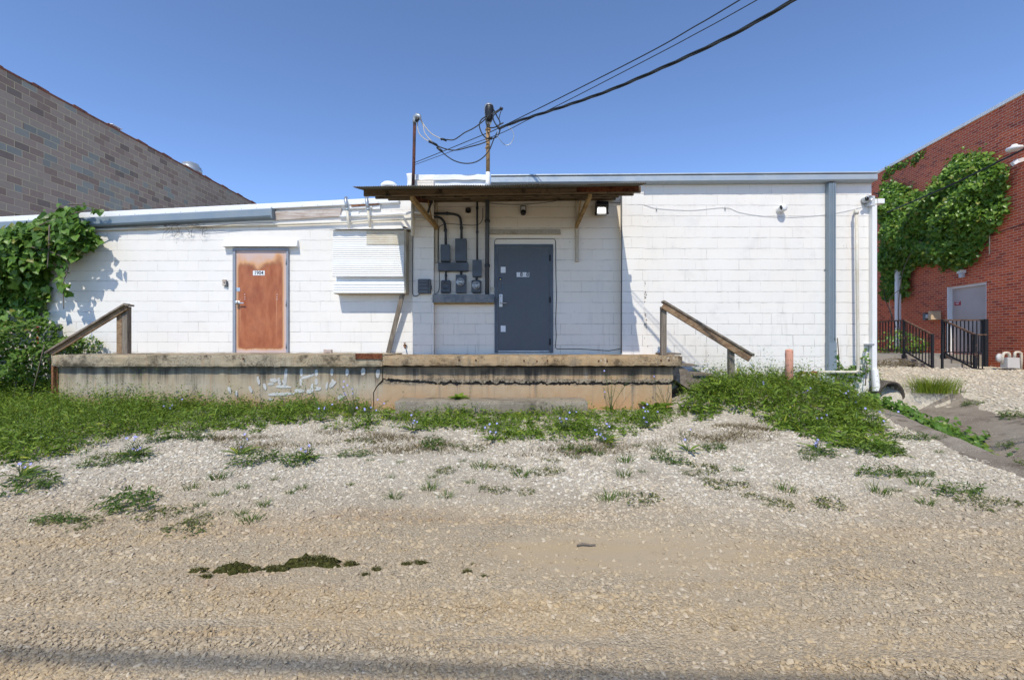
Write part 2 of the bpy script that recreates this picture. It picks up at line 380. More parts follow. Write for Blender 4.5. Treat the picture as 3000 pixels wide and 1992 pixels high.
def painted(name, col, rough=0.5, metal=0.0, wear=0.15, wearcol=None, spec=0.4, bumpd=0.002):
    t = T(name, rough, metal, spec); p = t.pos()
    n1 = t.noise(p, 5.0, 5.0, 0.65); n2 = t.noise(p, 45.0, 4.0, 0.7)
    c = t.mix(t.mr(n1, 0.35, 0.7, 0.0, wear), col, wearcol or tuple(v*0.55 for v in col))
    c = t.mix(t.mr(n2, 0.62, 0.72, 0.0, wear*0.8), c, wearcol or tuple(min(1, v*1.6) for v in col))
    return t.out(c, t.mr(n1, 0.3, 0.7, max(0.05, rough-0.12), min(1, rough+0.15)), t.bump(n1, 0.25, bumpd))

def rusty(name, a=(0.17, 0.06, 0.028), b=(0.34, 0.17, 0.08), base=None, amt=1.0):
    t = T(name, 0.85, 0.0, 0.25); p = t.pos()
    n1 = t.noise(p, 6.0, 6.0, 0.7); n2 = t.noise(p, 38.0, 4.0, 0.7)
    c = t.mix(t.mr(n2, 0.35, 0.65), a, b)
    if base is not None: c = t.mix(t.mr(n1, 0.5 - 0.2*amt, 0.62 - 0.2*amt), base, c)
    else: c = t.mix(t.mr(n1, 0.4, 0.7), c, tuple(v*0.4 for v in a))
    return t.out(c, None, t.bump(n2, 0.4, 0.003))

def leafy(name, dark, mid, light, trans=0.35, rough=0.5):
    t = T(name, rough, 0, 0.35)
    at = t.n('ShaderNodeAttribute', attribute_name='rnd').outputs['Fac']
    c = t.ramp(at, [(0.0, dark), (0.45, mid), (0.9, light), (0.97, tuple(v*w for v, w in zip(light, (1.35, 1.0, 0.8)))), (1.0, (0.30, 0.22, 0.09))])
    c = t.mix(0.25, c, t.mix(t.noise(t.pos(), 40.0, 3.0), tuple(v*0.4 for v in mid), light))
    t.out(c)
    tr = t.n('ShaderNodeBsdfTranslucent'); t.nt.links.new(c, tr.inputs[0])
    mx = t.n('ShaderNodeMixShader'); mx.inputs[0].default_value = trans
    o = t.nt.nodes['Material Output']
    t.nt.links.new(t.b.outputs[0], mx.inputs[1]); t.nt.links.new(tr.outputs[0], mx.inputs[2]); t.nt.links.new(mx.outputs[0], o.inputs[0])
    return t.m

MT = {}
MT['wall_left'] = paint_block('white_painted_block_low', PZ(704.9, 9.19), 0.03, dirt=0.5)
MT['wall_door'] = paint_block('white_painted_block_porch', PZ(605.9, 8.78), 0.11, base=(0.80, 0.725, 0.615), dirt=1.0)
MT['wall_right'] = paint_block('white_painted_block_tall', PZ(602.4, 8.66), 0.21, dirt=1.15, jk=1.25)
MT['brown_block'] = brown_block('brown_split_block')
MT['red_brick'] = red_brick('red_brick')
MT['dock_wall'] = dock_mat('stained_dock_concrete')
MT['dock_slab'] = dock_mat('pebbly_slab_concrete', True)
MT['shade_concrete'] = concrete('shade_inner_concrete', (0.05, 0.042, 0.034), (0.09, 0.075, 0.06), pebble=0.5)  # stained concrete, darkened to carry the shade inside crack and pipe
MT['step_concrete'] = concrete('step_concrete', (0.20, 0.17, 0.125), (0.33, 0.28, 0.21), stain=(0.05, 0.042, 0.034), pebble=1.0, amount=0.5)
MT['grey_concrete'] = concrete('grey_concrete', (0.26, 0.235, 0.20), (0.36, 0.33, 0.29), amount=0.4)
MT['swale'] = concrete('swale_concrete', (0.15, 0.12, 0.09), (0.27, 0.235, 0.19), stain=(0.06, 0.045, 0.03), pebble=0.7, amount=0.3)
MT['grey_wood'] = wood('weathered_grey_wood', (0.13, 0.10, 0.075), (0.27, 0.225, 0.175), axis='d', blot=0.35)
MT['grey_wood_z'] = wood('weathered_post_wood', (0.13, 0.105, 0.08), (0.26, 0.22, 0.17), axis='z', blot=0.3)
MT['brown_wood'] = wood('brown_weathered_wood', (0.17, 0.095, 0.05), (0.32, 0.22, 0.13), axis='d', blot=0.35)
MT['canopy_wood'] = wood('stained_canopy_wood', (0.095, 0.066, 0.038), (0.19, 0.135, 0.078), axis='x', dark=(0.018, 0.013, 0.01), blot=0.85)
MT['brace_wood'] = wood('ochre_brace_wood', (0.27, 0.17, 0.065), (0.40, 0.27, 0.12), axis='z', dark=(0.10, 0.045, 0.02), blot=0.45)
MT['cream_wood'] = wood('cream_painted_wood', (0.44, 0.38, 0.28), (0.56, 0.50, 0.40), axis='z', dark=(0.15, 0.10, 0.06), blot=0.3)
MT['peel_wood'] = wood('peeling_board_wood', (0.36, 0.27, 0.21), (0.60, 0.55, 0.50), axis='x', dark=(0.25, 0.17, 0.12), blot=0.3)
MT['white_paint'] = painted('white_paint', (0.80, 0.80, 0.79), 0.6, wear=0.18, wearcol=(0.55, 0.52, 0.46))
MT['white_metal'] = painted('white_metal', (0.78, 0.78, 0.76), 0.45, wear=0.12, wearcol=(0.55, 0.50, 0.42))
MT['cream_metal'] = painted('cream_pipe_paint', (0.60, 0.57, 0.48), 0.5, wear=0.35, wearcol=(0.45, 0.33, 0.17))
MT['membrane'] = painted('white_roof_membrane', (0.80, 0.80, 0.79), 0.6, wear=0.12, bumpd=0.01)
MT['gutter'] = painted('blue_grey_gutter', (0.36, 0.41, 0.45), 0.42, 0.25, wear=0.22, wearcol=(0.52, 0.55, 0.57))
MT['gutter_dark'] = painted('dark_blue_grey_gutter', (0.215, 0.265, 0.30), 0.45, 0.2, wear=0.25, wearcol=(0.30, 0.34, 0.36))
MT['galv'] = painted('galvanised_metal', (0.42, 0.45, 0.47), 0.38, 0.6, wear=0.25)
MT['blue_door'] = painted('slate_blue_door_paint', (0.075, 0.083, 0.092), 0.42, wear=0.10, wearcol=(0.11, 0.125, 0.145))
def scuffed_door():
    t = T('scuffed_slate_door', 0.42, 0, 0.4); p = t.pos(); x, y, z = t.xyz(p)
    n1 = t.noise(p, 3.0, 5.0, 0.6); dr = t.noise(t.scale(p, (14, 14, 0.5)), 1.6, 5.0, 0.6); sp = t.noise(t.scale(p, (60, 60, 14)), 1.0, 3.0, 0.6)
    c = t.mix(t.mr(n1, 0.35, 0.7), (0.068, 0.076, 0.085), (0.088, 0.097, 0.107))
    c = t.mix(t.mr(dr, 0.58, 0.75, 0.0, 0.40), c, (0.045, 0.048, 0.052))
    c = t.mix(t.m1('MULTIPLY', t.mr(sp, 0.66, 0.72, 0.0, 0.55), t.mr(z, H + 0.1, H - 0.2, 0.15, 1.0)), c, (0.30, 0.31, 0.32))
    return t.out(c, t.mr(n1, 0.3, 0.7, 0.34, 0.55), t.bump(n1, 0.3, 0.004))
MT['door_slate'] = scuffed_door()
MT['blue_frame'] = painted('slate_blue_frame_paint', (0.075, 0.09, 0.112), 0.45, wear=0.2)
MT['grey_frame'] = painted('grey_blue_frame_paint', (0.27, 0.29, 0.33), 0.5, wear=0.2)
MT['box_grey'] = painted('slate_grey_box_paint', (0.066, 0.074, 0.083), 0.45, wear=0.2, wearcol=(0.03, 0.035, 0.04))
MT['box_worn'] = painted('worn_grey_trough_paint', (0.085, 0.10, 0.12), 0.5, wear=0.7, wearcol=(0.30, 0.29, 0.26))
MT['dark_conduit'] = painted('dark_grey_conduit_paint', (0.035, 0.040, 0.046), 0.5, wear=0.3)
MT['black'] = painted('black_plastic', (0.015, 0.015, 0.016), 0.4, wear=0.1)
MT['cable'] = painted('black_cable', (0.018, 0.022, 0.024), 0.5, wear=0.1)
MT['white_cable'] = painted('pale_cable', (0.52, 0.47, 0.38), 0.55, wear=0.1)
MT['grey_plastic'] = painted('grey_plastic', (0.09, 0.095, 0.10), 0.5, wear=0.1)
MT['light_plastic'] = painted('light_grey_plastic', (0.55, 0.56, 0.56), 0.4, wear=0.1)
MT['rust'] = rusty('rust')
MT['rust_red'] = rusty('dark_red_rust', (0.09, 0.022, 0.012), (0.20, 0.075, 0.03))
MT['mast_rust'] = rusty('rusty_mast_paint', (0.30, 0.17, 0.07), (0.38, 0.25, 0.12), base=(0.40, 0.29, 0.17), amt=0.7)
MT['mast_dark'] = rusty('dark_rusty_mast', (0.055, 0.02, 0.016), (0.12, 0.05, 0.035), base=(0.028, 0.022, 0.022), amt=0.4)
MT['rail_black'] = rusty('black_iron_rail', (0.12, 0.06, 0.035), (0.20, 0.12, 0.08), base=(0.018, 0.021, 0.027), amt=-0.35)
MT['rail_rust'] = rusty('worn_rail_top', (0.10, 0.055, 0.035), (0.18, 0.11, 0.075), base=(0.03, 0.026, 0.026), amt=0.6)
MT['salmon'] = rusty('peeling_salmon_paint', (0.20, 0.08, 0.05), (0.30, 0.13, 0.08), base=(0.60, 0.30, 0.21), amt=-0.45)
MT['coping_red'] = rusty('dark_red_coping', (0.14, 0.05, 0.035), (0.24, 0.10, 0.07), base=(0.05, 0.035, 0.03), amt=0.7)
MT['sheet'] = rusty('corrugated_sheet_metal', (0.12, 0.08, 0.05), (0.20, 0.17, 0.13), base=(0.16, 0.165, 0.155), amt=0.1)
MT['dirt_tan'] = painted('tan_box_paint', (0.60, 0.43, 0.26), 0.6, wear=0.2)
MT['door_grey'] = painted('mauve_grey_door_paint', (0.50, 0.42, 0.39), 0.5, wear=0.08)
MT['brass'] = painted('worn_steel_hardware', (0.55, 0.55, 0.54), 0.3, 0.85, wear=0.15)
MT['plate_white'] = painted('white_plate', (0.72, 0.73, 0.73), 0.5, wear=0.15, wearcol=(0.4, 0.38, 0.35))
MT['ink'] = painted('dark_ink', (0.015, 0.018, 0.035), 0.5, wear=0.05)
MT['ghost_ink'] = painted('faded_ink', (0.60, 0.61, 0.64), 0.5, wear=0.05)
MT['sign_red'] = painted('red_sign', (0.42, 0.018, 0.03), 0.5, wear=0.08)
MT['sign_orange'] = painted('orange_sign', (0.65, 0.16, 0.03), 0.5, wear=0.08)
MT['sticker_blue'] = painted('blue_sticker', (0.02, 0.025, 0.16), 0.4, wear=0.05)
MT['sticker_yellow'] = painted('yellow_sticker', (0.60, 0.58, 0.05), 0.4, wear=0.05)
MT['pedestal'] = painted('green_grey_cabinet', (0.32, 0.36, 0.31), 0.5, wear=0.2)
MT['graffiti'] = painted('white_brushed_paint', (0.56, 0.55, 0.52), 0.7, wear=0.7, wearcol=(0.38, 0.36, 0.32))
MT['brick_loose'] = painted('pale_loose_brick', (0.50, 0.40, 0.34), 0.9, wear=0.3)
MT['dark_hole'] = painted('dark_lens_and_hole', (0.006, 0.006, 0.007), 0.25, wear=0.0, spec=0.6)
MT['bark'] = wood('vine_bark', (0.10, 0.08, 0.06), (0.22, 0.18, 0.14), axis='z')

def glass_dome():
    t = T('meter_glass', 0.05, 0, 0.5); t.b.inputs['Transmission Weight'].default_value = 0.9; t.b.inputs['Base Color'].default_value = (0.92, 0.95, 0.96, 1); t.b.inputs['IOR'].default_value = 1.3
    return t.m
MT['meter_glass'] = glass_dome()
def lamp_mat():
    t = T('lit_lamp_lens', 0.3); t.b.inputs['Base Color'].default_value = (0.9, 0.9, 0.88, 1)
    t.b.inputs['Emission Color'].default_value = (1.0, 0.98, 0.93, 1); t.b.inputs['Emission Strength'].default_value = 2.2; return t.m
MT['lamp_lit'] = lamp_mat()

def orange_door():
    t = T('rust_bleached_door', 0.55, 0, 0.35); p = t.pos(); x, y, z = t.xyz(p)
    x0, x1 = PX(690, 9.19), PX(839, 9.19); z0, z1 = PZ(1034, 9.19), PZ(733, 9.19)
    ed = t.m1('MINIMUM', t.m1('SUBTRACT', x, x0), t.m1('SUBTRACT', x1, x))
    top = t.m1('SUBTRACT', z1, z); bot = t.m1('SUBTRACT', z, z0)
    n = t.noise(t.scale(p, (4, 4, 1.2)), 1.8, 4.0, 0.6); fine = t.noise(t.scale(p, (30, 30, 3)), 2.0, 4.0)
    xm = t.m1('ABSOLUTE', t.m1('SUBTRACT', x, (x0 + x1) / 2))
    tl = t.m1('SUBTRACT', top, t.mr(xm, 0.0, 0.40, 0.34, 0.20))       # bleached patch dips in the middle
    a = t.mr(t.m1('ADD', tl, t.m1('MULTIPLY', t.m1('SUBTRACT', t.noise(t.scale(p, (2.2, 2.2, 1.6)), 1.8, 3.0, 0.5), 0.5), 0.5)), -0.22, 0.22)
    b = t.mr(t.m1('ADD', ed, t.m1('MULTIPLY', t.m1('SUBTRACT', n, 0.5), 0.03)), 0.0, 0.13)
    d = t.mr(t.m1('ADD', bot, t.m1('MULTIPLY', t.m1('SUBTRACT', n, 0.5), 0.15)), 0.03, 0.14)
    k = t.m1('MULTIPLY', t.m1('MULTIPLY', a, b), d)
    orange = t.mix(t.mr(n, 0.3, 0.7), (0.30, 0.085, 0.033), (0.42, 0.15, 0.065))
    orange = t.mix(t.mr(t.noise(p, 2.6, 5.0, 0.65), 0.45, 0.75, 0.0, 0.6), orange, (0.22, 0.062, 0.034))
    orange = t.mix(t.mr(fine, 0.6, 0.8, 0.0, 0.4), orange, (0.50, 0.24, 0.14))
    c = t.ramp(k, [(0.0, (0.56, 0.42, 0.37)), (0.35, (0.62, 0.33, 0.16)), (1.0, (0, 0, 0))])
    c = t.mix(t.mr(k, 0.25, 0.9), c, orange)
    for xx in (705.5, 811.5):                                         # pale drip tracks under the two screw rows
        dx = t.m1('ABSOLUTE', t.m1('SUBTRACT', x, PX(xx, 9.19)))
        m = t.m1('MULTIPLY', t.mr(dx, 0.003, 0.013, 1.0, 0.0), t.m1('MULTIPLY', t.m1('LESS_THAN', z, PZ(875, 9.19)), t.mr(z, PZ(1010, 9.19), PZ(900, 9.19), 0.0, 0.5)))
        c = t.mix(m, c, (0.58, 0.30, 0.17))
    return t.out(c, None, t.bump(n, 0.1, 0.002))
MT['orange_door'] = orange_door()

def gravel_mats():
    # crushed stone and dust: pale grey near the buildings, warm trodden brown with long wheel tracks on the driven strip
    def zones(t, p):
        x, y, z = t.xyz(p)
        lng = t.noise(t.scale(p, (0.35, 2.6, 1)), 1.0, 5.0, 0.6); big = t.noise(p, 0.7, 5.0, 0.62)
        yy = t.m1('ADD', t.m1('ADD', y, t.m1('MULTIPLY', x, 0.04)), t.m1('MULTIPLY', t.m1('SUBTRACT', big, 0.5), 2.2))
        alley = t.mr(yy, 2.6, 4.5, 1.0, 0.0)
        pale = t.mix(big, (0.55, 0.54, 0.515), (0.70, 0.69, 0.665))
        pale = t.mix(t.mr(t.noise(p, 16.0, 4.0, 0.75), 0.36, 0.64), t.mix(0.45, pale, (0.25, 0.22, 0.18)), t.mix(0.35, pale, (0.80, 0.78, 0.74)))
        pale = t.mix(t.mr(x, 6.8, 8.2, 0.0, 0.45), pale, (0.68, 0.655, 0.61))
        br = t.ramp(lng, [(0.30, (0.37, 0.25, 0.135)), (0.42, (0.46, 0.35, 0.215)), (0.55, (0.41, 0.34, 0.25)), (0.70, (0.50, 0.40, 0.265))])
        br = t.mix(t.mr(t.noise(t.scale(p, (0.6, 2.2, 1)), 1.9, 6.0, 0.7), 0.57, 0.70, 0.0, 0.55), br, (0.36, 0.20, 0.09))
        dust = t.m1('MULTIPLY', t.mr(t.m1('ABSOLUTE', t.m1('SUBTRACT', x, 0.75)), 0.3, 1.7, 1.0, 0.0), t.mr(t.m1('ABSOLUTE', t.m1('SUBTRACT', y, 2.70)), 0.05, 0.55, 1.0, 0.0))
        dust = t.mr(t.m1('ADD', t.m1('MULTIPLY', dust, 0.8), t.m1('SUBTRACT', t.noise(t.scale(p, (1.0, 2.0, 1)), 3.2, 7.0, 0.72), 0.5)), 0.30, 0.72)
        return x, y, z, alley, t.mix(alley, pale, br), dust, big
    t = T('gravel_ground', 0.95, 0, 0.15); p = t.pos()
    x, y, z, alley, base, dust, big = zones(t, p)
    fines = t.mr(t.noise(p, 1.4, 6.0, 0.7), 0.40, 0.64)
    r1, g1, b1 = t.xyz(t.vor(p, 85.0, out='Color')); d1 = t.vor(p, 85.0); r2, g2, b2 = t.xyz(t.vor(p, 210.0, out='Color'))
    st = t.ramp(r1, [(0.0, (0.16, 0.145, 0.125)), (0.3, (0.33, 0.295, 0.25)), (0.6, (0.47, 0.42, 0.345)), (0.85, (0.60, 0.49, 0.34)), (1.0, (0.80, 0.77, 0.71))])
    st2 = t.ramp(r2, [(0.0, (0.19, 0.165, 0.135)), (0.6, (0.45, 0.39, 0.31)), (1.0, (0.72, 0.66, 0.57))])
    k = t.m1('MULTIPLY', t.m1('SUBTRACT', 1.0, dust), t.m1('SUBTRACT', 1.0, t.m1('MULTIPLY', fines, 0.55)))
    c = t.mix(t.m1('MULTIPLY', k, 0.50), base, st); c = t.mix(t.m1('MULTIPLY', t.m1('SUBTRACT', 1.0, dust), 0.28), c, st2)
    c = t.mix(t.m1('MULTIPLY', dust, 0.42), c, (0.47, 0.40, 0.305))
    c = t.mix(1.0, c, (1.0, 0.955, 0.85), 'MULTIPLY')
    h = t.m1('ADD', t.m1('MULTIPLY', t.m1('SUBTRACT', 1.0, d1), k), t.m1('MULTIPLY', r2, 0.35))
    ground = t.out(c, None, t.bump(h, 0.9, 0.010))
    t = T('crushed_stone', 0.9, 0, 0.2); at = t.n('ShaderNodeAttribute', attribute_name='rnd').outputs['Fac']; p = t.pos()
    x, y, z, alley, base, dust, big = zones(t, p)
    c = t.ramp(at, [(0.0, (0.13, 0.115, 0.10)), (0.2, (0.27, 0.245, 0.21)), (0.5, (0.41, 0.365, 0.30)), (0.75, (0.55, 0.45, 0.31)), (0.9, (0.58, 0.545, 0.48)), (1.0, (0.72, 0.70, 0.66))])
    c = t.mix(t.mr(alley, 0.0, 1.0, 0.42, 0.70), c, base)
    c = t.mix(1.0, c, (1.0, 0.955, 0.85), 'MULTIPLY')
    return ground, t.out(c)
MT['ground'], MT['stone'] = gravel_mats()
MT['vine_leaf'] = leafy('vine_leaf', (0.025, 0.075, 0.012), (0.085, 0.19, 0.022), (0.19, 0.32, 0.05), 0.32, 0.40)
MT['ivy_leaf'] = leafy('ivy_leaf', (0.025, 0.075, 0.012), (0.11, 0.235, 0.024), (0.27, 0.41, 0.06), 0.32, 0.34)
MT['shrub_leaf'] = leafy('shrub_leaf', (0.025, 0.070, 0.010), (0.085, 0.18, 0.018), (0.20, 0.31, 0.045), 0.34)
MT['grass'] = leafy('grass_blade', (0.05, 0.10, 0.010), (0.16, 0.255, 0.016), (0.34, 0.43, 0.045), 0.30)
MT['weed_leaf'] = leafy('weed_leaf', (0.03, 0.075, 0.010), (0.115, 0.21, 0.016), (0.27, 0.37, 0.045), 0.28)
MT['tuft'] = leafy('tuft_leaf', (0.03, 0.068, 0.012), (0.080, 0.15, 0.022), (0.17, 0.25, 0.045), 0.35)
MT['dry'] = leafy('dry_weed', (0.06, 0.042, 0.022), (0.14, 0.10, 0.045), (0.24, 0.20, 0.08), 0.2)
MT['dark_weed'] = leafy('dark_creeping_weed', (0.05, 0.065, 0.018), (0.10, 0.135, 0.028), (0.19, 0.21, 0.05), 0.3)
MT['petal'] = painted('chicory_petal', (0.36, 0.36, 0.72), 0.6, wear=0.1)
MT['stem'] = painted('green_stem', (0.09, 0.13, 0.04), 0.6, wear=0.3)
def moss_mat():
    t = T('olive_moss', 1.0, 0, 0.1); p = t.pos(); n = t.noise(p, 60.0, 5.0, 0.7)
    return t.out(t.mix(t.mr(n, 0.35, 0.65), (0.022, 0.022, 0.006), (0.10, 0.10, 0.026)), None, t.bump(n, 1.0, 0.02))
MT['moss'] = moss_mat()

# ------------------------------------------------------------------ the ground
def sm(v, a, b):
    t = np.clip((np.asarray(v, dtype=np.float64) - a) / (b - a), 0, 1); return t * t * (3 - 2 * t)
def ditch_x(y): return np.interp(y, [2.0, 3.0, 4.2, 5.7, 7.7, 8.6], [4.9, 5.2, 5.65, 6.3, 6.95, 7.0])
def lump(x, y):
    return (np.sin(x*1.7+0.6*np.sin(y*1.3))*np.sin(y*2.1+0.8*np.cos(x*0.9)) * 0.5 + 0.3*np.sin(x*4.3+y*1.1)*np.sin(y*5.1-x*0.7))
def gz(x, y):
    x = np.asarray(x, dtype=np.float64); y = np.asarray(y, dtype=np.float64)
    z = 0.06 + 0.08 * sm(y, 3.5, 7.4)
    z = z + 0.33 * sm(x, 2.5, 3.3) * (1 - sm(x, 5.0, 6.3)) * sm(y, 6.3, 7.9)
    k = sm(y, 8.25, 8.75)
    r = sm(x, 7.7 * (1 - k) + 6.55 * k, 8.9 * (1 - k) + 6.95 * k) * sm(y, 6.0, 9.8)
    z = z * (1 - r) + (0.50 + 0.12 * sm(y, 9.5, 12)) * r
    dep = np.interp(y, [3.0, 4.2, 6.4, 8.6], [0.22, 0.34, 0.36, 0.18])
    z = z - dep * np.exp(-((x - ditch_x(y)) / 0.58) ** 2) * (1 - sm(y, 8.45, 8.62)) * sm(y, 2.2, 4.0)
    z = z + 0.018 * lump(x, y)
    z = z - 0.028 * np.exp(-((y - 1.98 + 0.06 * x) / 0.10) ** 2) + 0.012 * np.exp(-((y - 1.75 + 0.06 * x) / 0.12) ** 2)
    return z
def G(px, py, dz=0.0):                  # first place where the sight line through a photo pixel meets the ground
    Y = np.arange(1.2, 20.0, 0.004); k = (px - 1500.0) / F; zz = H - (py - HOR) / F * Y; d = zz - gz(k * Y, Y)
    i = int(np.argmax(d <= 0)) if (d <= 0).any() else len(Y) - 1
    return Vector((k * Y[i], Y[i], float(gz(k * Y[i], Y[i])) + dz))

xs = np.concatenate([[-400, -150, -60, -30, -20], np.arange(-15, 16.01, 0.11), [20, 30, 60, 150, 400]])
ys = np.concatenate([[-400, -150, -60, -25, -12, -8], np.arange(-5, 0.9, 0.3), np.arange(1.0, 15.01, 0.10), [16, 18, 22, 30, 60, 150, 400]])
XX, YY = np.meshgrid(xs, ys); ZZ = gz(XX, YY)
V_ = np.stack([XX, YY, ZZ], -1).reshape(-1, 3); nx = len(xs); ny = len(ys)
ii, jj = np.meshgrid(np.arange(nx - 1), np.arange(ny - 1)); b0 = (jj * nx + ii).ravel()
ground = np_mesh('gravel_ground', V_, np.stack([b0, b0 + 1, b0 + 1 + nx, b0 + nx], -1), MT['ground'], smooth=True)
tag(ground, kind='structure')

def icosa():
    p = (1 + 5 ** 0.5) / 2
    v = np.array([(-1,p,0),(1,p,0),(-1,-p,0),(1,-p,0),(0,-1,p),(0,1,p),(0,-1,-p),(0,1,-p),(p,0,-1),(p,0,1),(-p,0,-1),(-p,0,1)], float)
    f = np.array([(0,11,5),(0,5,1),(0,1,7),(0,7,10),(0,10,11),(1,5,9),(5,11,4),(11,10,2),(10,7,6),(7,1,8),(3,9,4),(3,4,2),(3,2,6),(3,6,8),(3,8,9),(4,9,5),(2,4,11),(6,2,10),(8,6,7),(9,8,1)])
    return v / np.linalg.norm(v[0]), f
def far_stones(n):
    iv, fi = icosa(); X = 6.9 + 8.5 * rng.random(n); Y = 5.2 + 7.3 * rng.random(n)
    k = (X < 1.2 * Y) & ~((X - ditch_x(Y) < 1.1 + 0.15 * np.sin(Y * 4)) & (Y < 8.6)) & (rng.random(n) < 0.4 + 0.6 * (0.5 + 0.5 * np.sin(X * 3.1 + np.sin(Y * 2.2)) * np.sin(Y * 4.3)))
    X, Y = X[k], Y[k]; n = len(X); s_ = 0.010 + 0.022 * rng.random(n) ** 2
    vv = iv[None] * (1 + 0.55 * (rng.random((n, 12, 1)) - 0.5)) * (s_[:, None] * np.stack([0.8 + 0.7 * rng.random(n), 0.8 + 0.6 * rng.random(n), 0.5 + 0.3 * rng.random(n)], -1))[:, None, :]
    V = (vv + np.stack([X, Y, gz(X, Y) + s_ * 0.15], -1)[:, None]).reshape(-1, 3)
    return np_mesh('gravel', V, (fi[None] + (np.arange(n) * 12)[:, None, None]).reshape(-1, 3), MT['stone'], rnd=np.repeat(0.25 + 0.75 * rng.random(n), 12))
def stones(n):
    iv, fi = icosa()
    r = rng.random(n); Y = 1.45 + (8.0 - 1.45) * r ** 1.35
    X = (rng.random(n) * 2 - 1) * (1.18 * Y + 0.35)
    dust = np.clip(1 - np.abs(X - 0.65) / 1.1, 0, 1) * np.clip(1 - np.abs(Y - 2.72) / 0.5, 0, 1)
    clearing = 0.5 + 0.5 * np.sin(X * 2.3 + 1.7 * np.sin(Y * 1.9)) * np.sin(Y * 3.7 + X)
    keep = (rng.random(n) > dust * 1.15) & (rng.random(n) > 0.75 * clearing) & ~((X < 2.95) & (X > -7.9) & (Y > 7.6))
    keep &= ~((X - ditch_x(Y) > -1.02 + 0.12 * np.sin(Y * 3)) & (X - ditch_x(Y) < 1.12 + 0.15 * np.sin(Y * 4)) & (Y > 3.3))
    X, Y = X[keep], Y[keep]; n = len(X)
    far = sm(Y + 0.5 * np.sin(X * 1.3) + 0.3 * np.sin(X * 3.1), 3.2, 4.4); s = (0.0030 + 0.0095 * rng.random(n) ** 3.6) * (1 + 0.22 * (Y - 2)) * (1 - far) + far * (0.0060 + 0.0115 * rng.random(n) ** 2.0)
    an = rng.random(n) * 6.28; ca, sa = np.cos(an), np.sin(an)
    sc = np.stack([s * (0.9 + 0.9 * rng.random(n)), s * (0.7 + 0.5 * rng.random(n)), s * (0.45 + 0.45 * rng.random(n))], -1)
    vv = iv[None] * (1 + 0.55 * (rng.random((n, 12, 1)) - 0.5)) * sc[:, None, :]
    tl = (rng.random((n, 1)) - 0.5) * 0.7
    x = vv[..., 0] * ca[:, None] - vv[..., 1] * sa[:, None]; y = vv[..., 0] * sa[:, None] + vv[..., 1] * ca[:, None]
    z = vv[..., 2] + vv[..., 0] * tl
    V = np.stack([x + X[:, None], y + Y[:, None], z + (gz(X, Y) + sc[:, 2] * 0.15)[:, None]], -1).reshape(-1, 3)
    Fq = (fi[None] + (np.arange(n) * 12)[:, None, None]).reshape(-1, 3)
    return np_mesh('gravel', V, Fq, MT['stone'], rnd=np.repeat(np.clip(rng.random(n) + 0.25 * far * rng.random(n), 0, 1), 12))
tag(stones(175000), kind='stuff')
tag(far_stones(26000), kind='stuff')

# concrete drainage channel running from the culvert towards the lower right
us = np.linspace(-1.2, 1.3, 60); vs_ = np.linspace(3.0, 8.42, 110)
U_, Vv = np.meshgrid(us, vs_); CX = ditch_x(Vv) + U_ + 0.08 * np.sin(Vv * 2.1 + U_) * np.abs(U_)
edge = np.minimum(U_ + 1.2 + 0.10 * np.sin(Vv * 3), 1.3 - U_ + 0.16 * np.sin(Vv * 4) + 0.07 * np.sin(Vv * 11)); CZ = gz(CX, Vv) + 0.012 + 0.055 * np.exp(-((U_ + 0.80) / 0.16) ** 2) - 0.12 * np.clip(1 - edge / 0.16, 0, 1) + 0.012 * np.sin(CX * 7 + Vv * 5) * np.sin(Vv * 9) - 0.16 * np.clip(1 - (Vv - 3.0) / 0.45, 0, 1)
nu = len(us); ii, jj = np.meshgrid(np.arange(nu - 1), np.arange(len(vs_) - 1)); b0 = (jj * nu + ii).ravel()
tag(np_mesh('drainage_channel', np.stack([CX, Vv, CZ], -1).reshape(-1, 3), np.stack([b0, b0+1, b0+1+nu, b0+nu], -1), MT['swale'], smooth=True), kind='structure')
cv = thing('culvert_pipe', 'dark open concrete culvert pipe at the head of the drainage channel', 'culvert', (6.95, 8.40, 0.02))
ax = Vector((0.18, -1, -0.04)).normalized(); c0 = Vector((6.98, 8.72, 0.27))
m = MB(); m.lathe(c0 - ax * 1.2, ax, [(0, 0.30), (1.42, 0.30), (1.42, 0.255), (0.02, 0.255)], 28); m.build('pipe_wall', MT['shade_concrete'], cv)  # dark wall colour holds the stain and the shade of the pipe interior
m = MB(); m.lathe(c0 - ax * 0.25, ax, [(0, 0.25), (0.02, 0.25)], 24); m.build('pipe_shade_disc', MT['dark_hole'], cv)  # added black disc near the mouth, painted as the shade deep inside

# ------------------------------------------------------------------ low white building (left)
YL, YD, YR, YS = 9.19, 8.78, 8.66, 8.62
lb = thing('painted_block_building', 'low white painted block building with a rusty orange door and sloping roof line', 'building', (-7.0, YL, 0.0))
def ztopL(x): return H + 2.93 + 0.0485 * (x + 1.9) * 1.02
x0, x1 = -13.6, -1.86
m = MB(); m.prism([(x0, -0.2), (x1, -0.2), (x1, ztopL(x1) - 0.10), (x0, ztopL(x0) - 0.10)], YL, 20.0); m.build('wall', MT['wall_left'], lb)
m = MB(); xa = PX(1167, 9.1)
m.prism([(x0, ztopL(x0) - 0.16), (xa, ztopL(xa) - 0.16), (xa, ztopL(xa) - 0.05), (x0, ztopL(x0) - 0.05)], YL - 0.075, YL + 0.3)
m.prism([(x0, ztopL(x0) - 0.12), (xa + 0.02, ztopL(xa) - 0.12), (xa, ztopL(xa) - 0.045), (x0, ztopL(x0) - 0.045)], YL - 0.05, 20.1)
roof = m.build('roof_edge', MT['membrane'], lb, bevel=0.012)
m = MB(); xg = PX(796, 9.05)
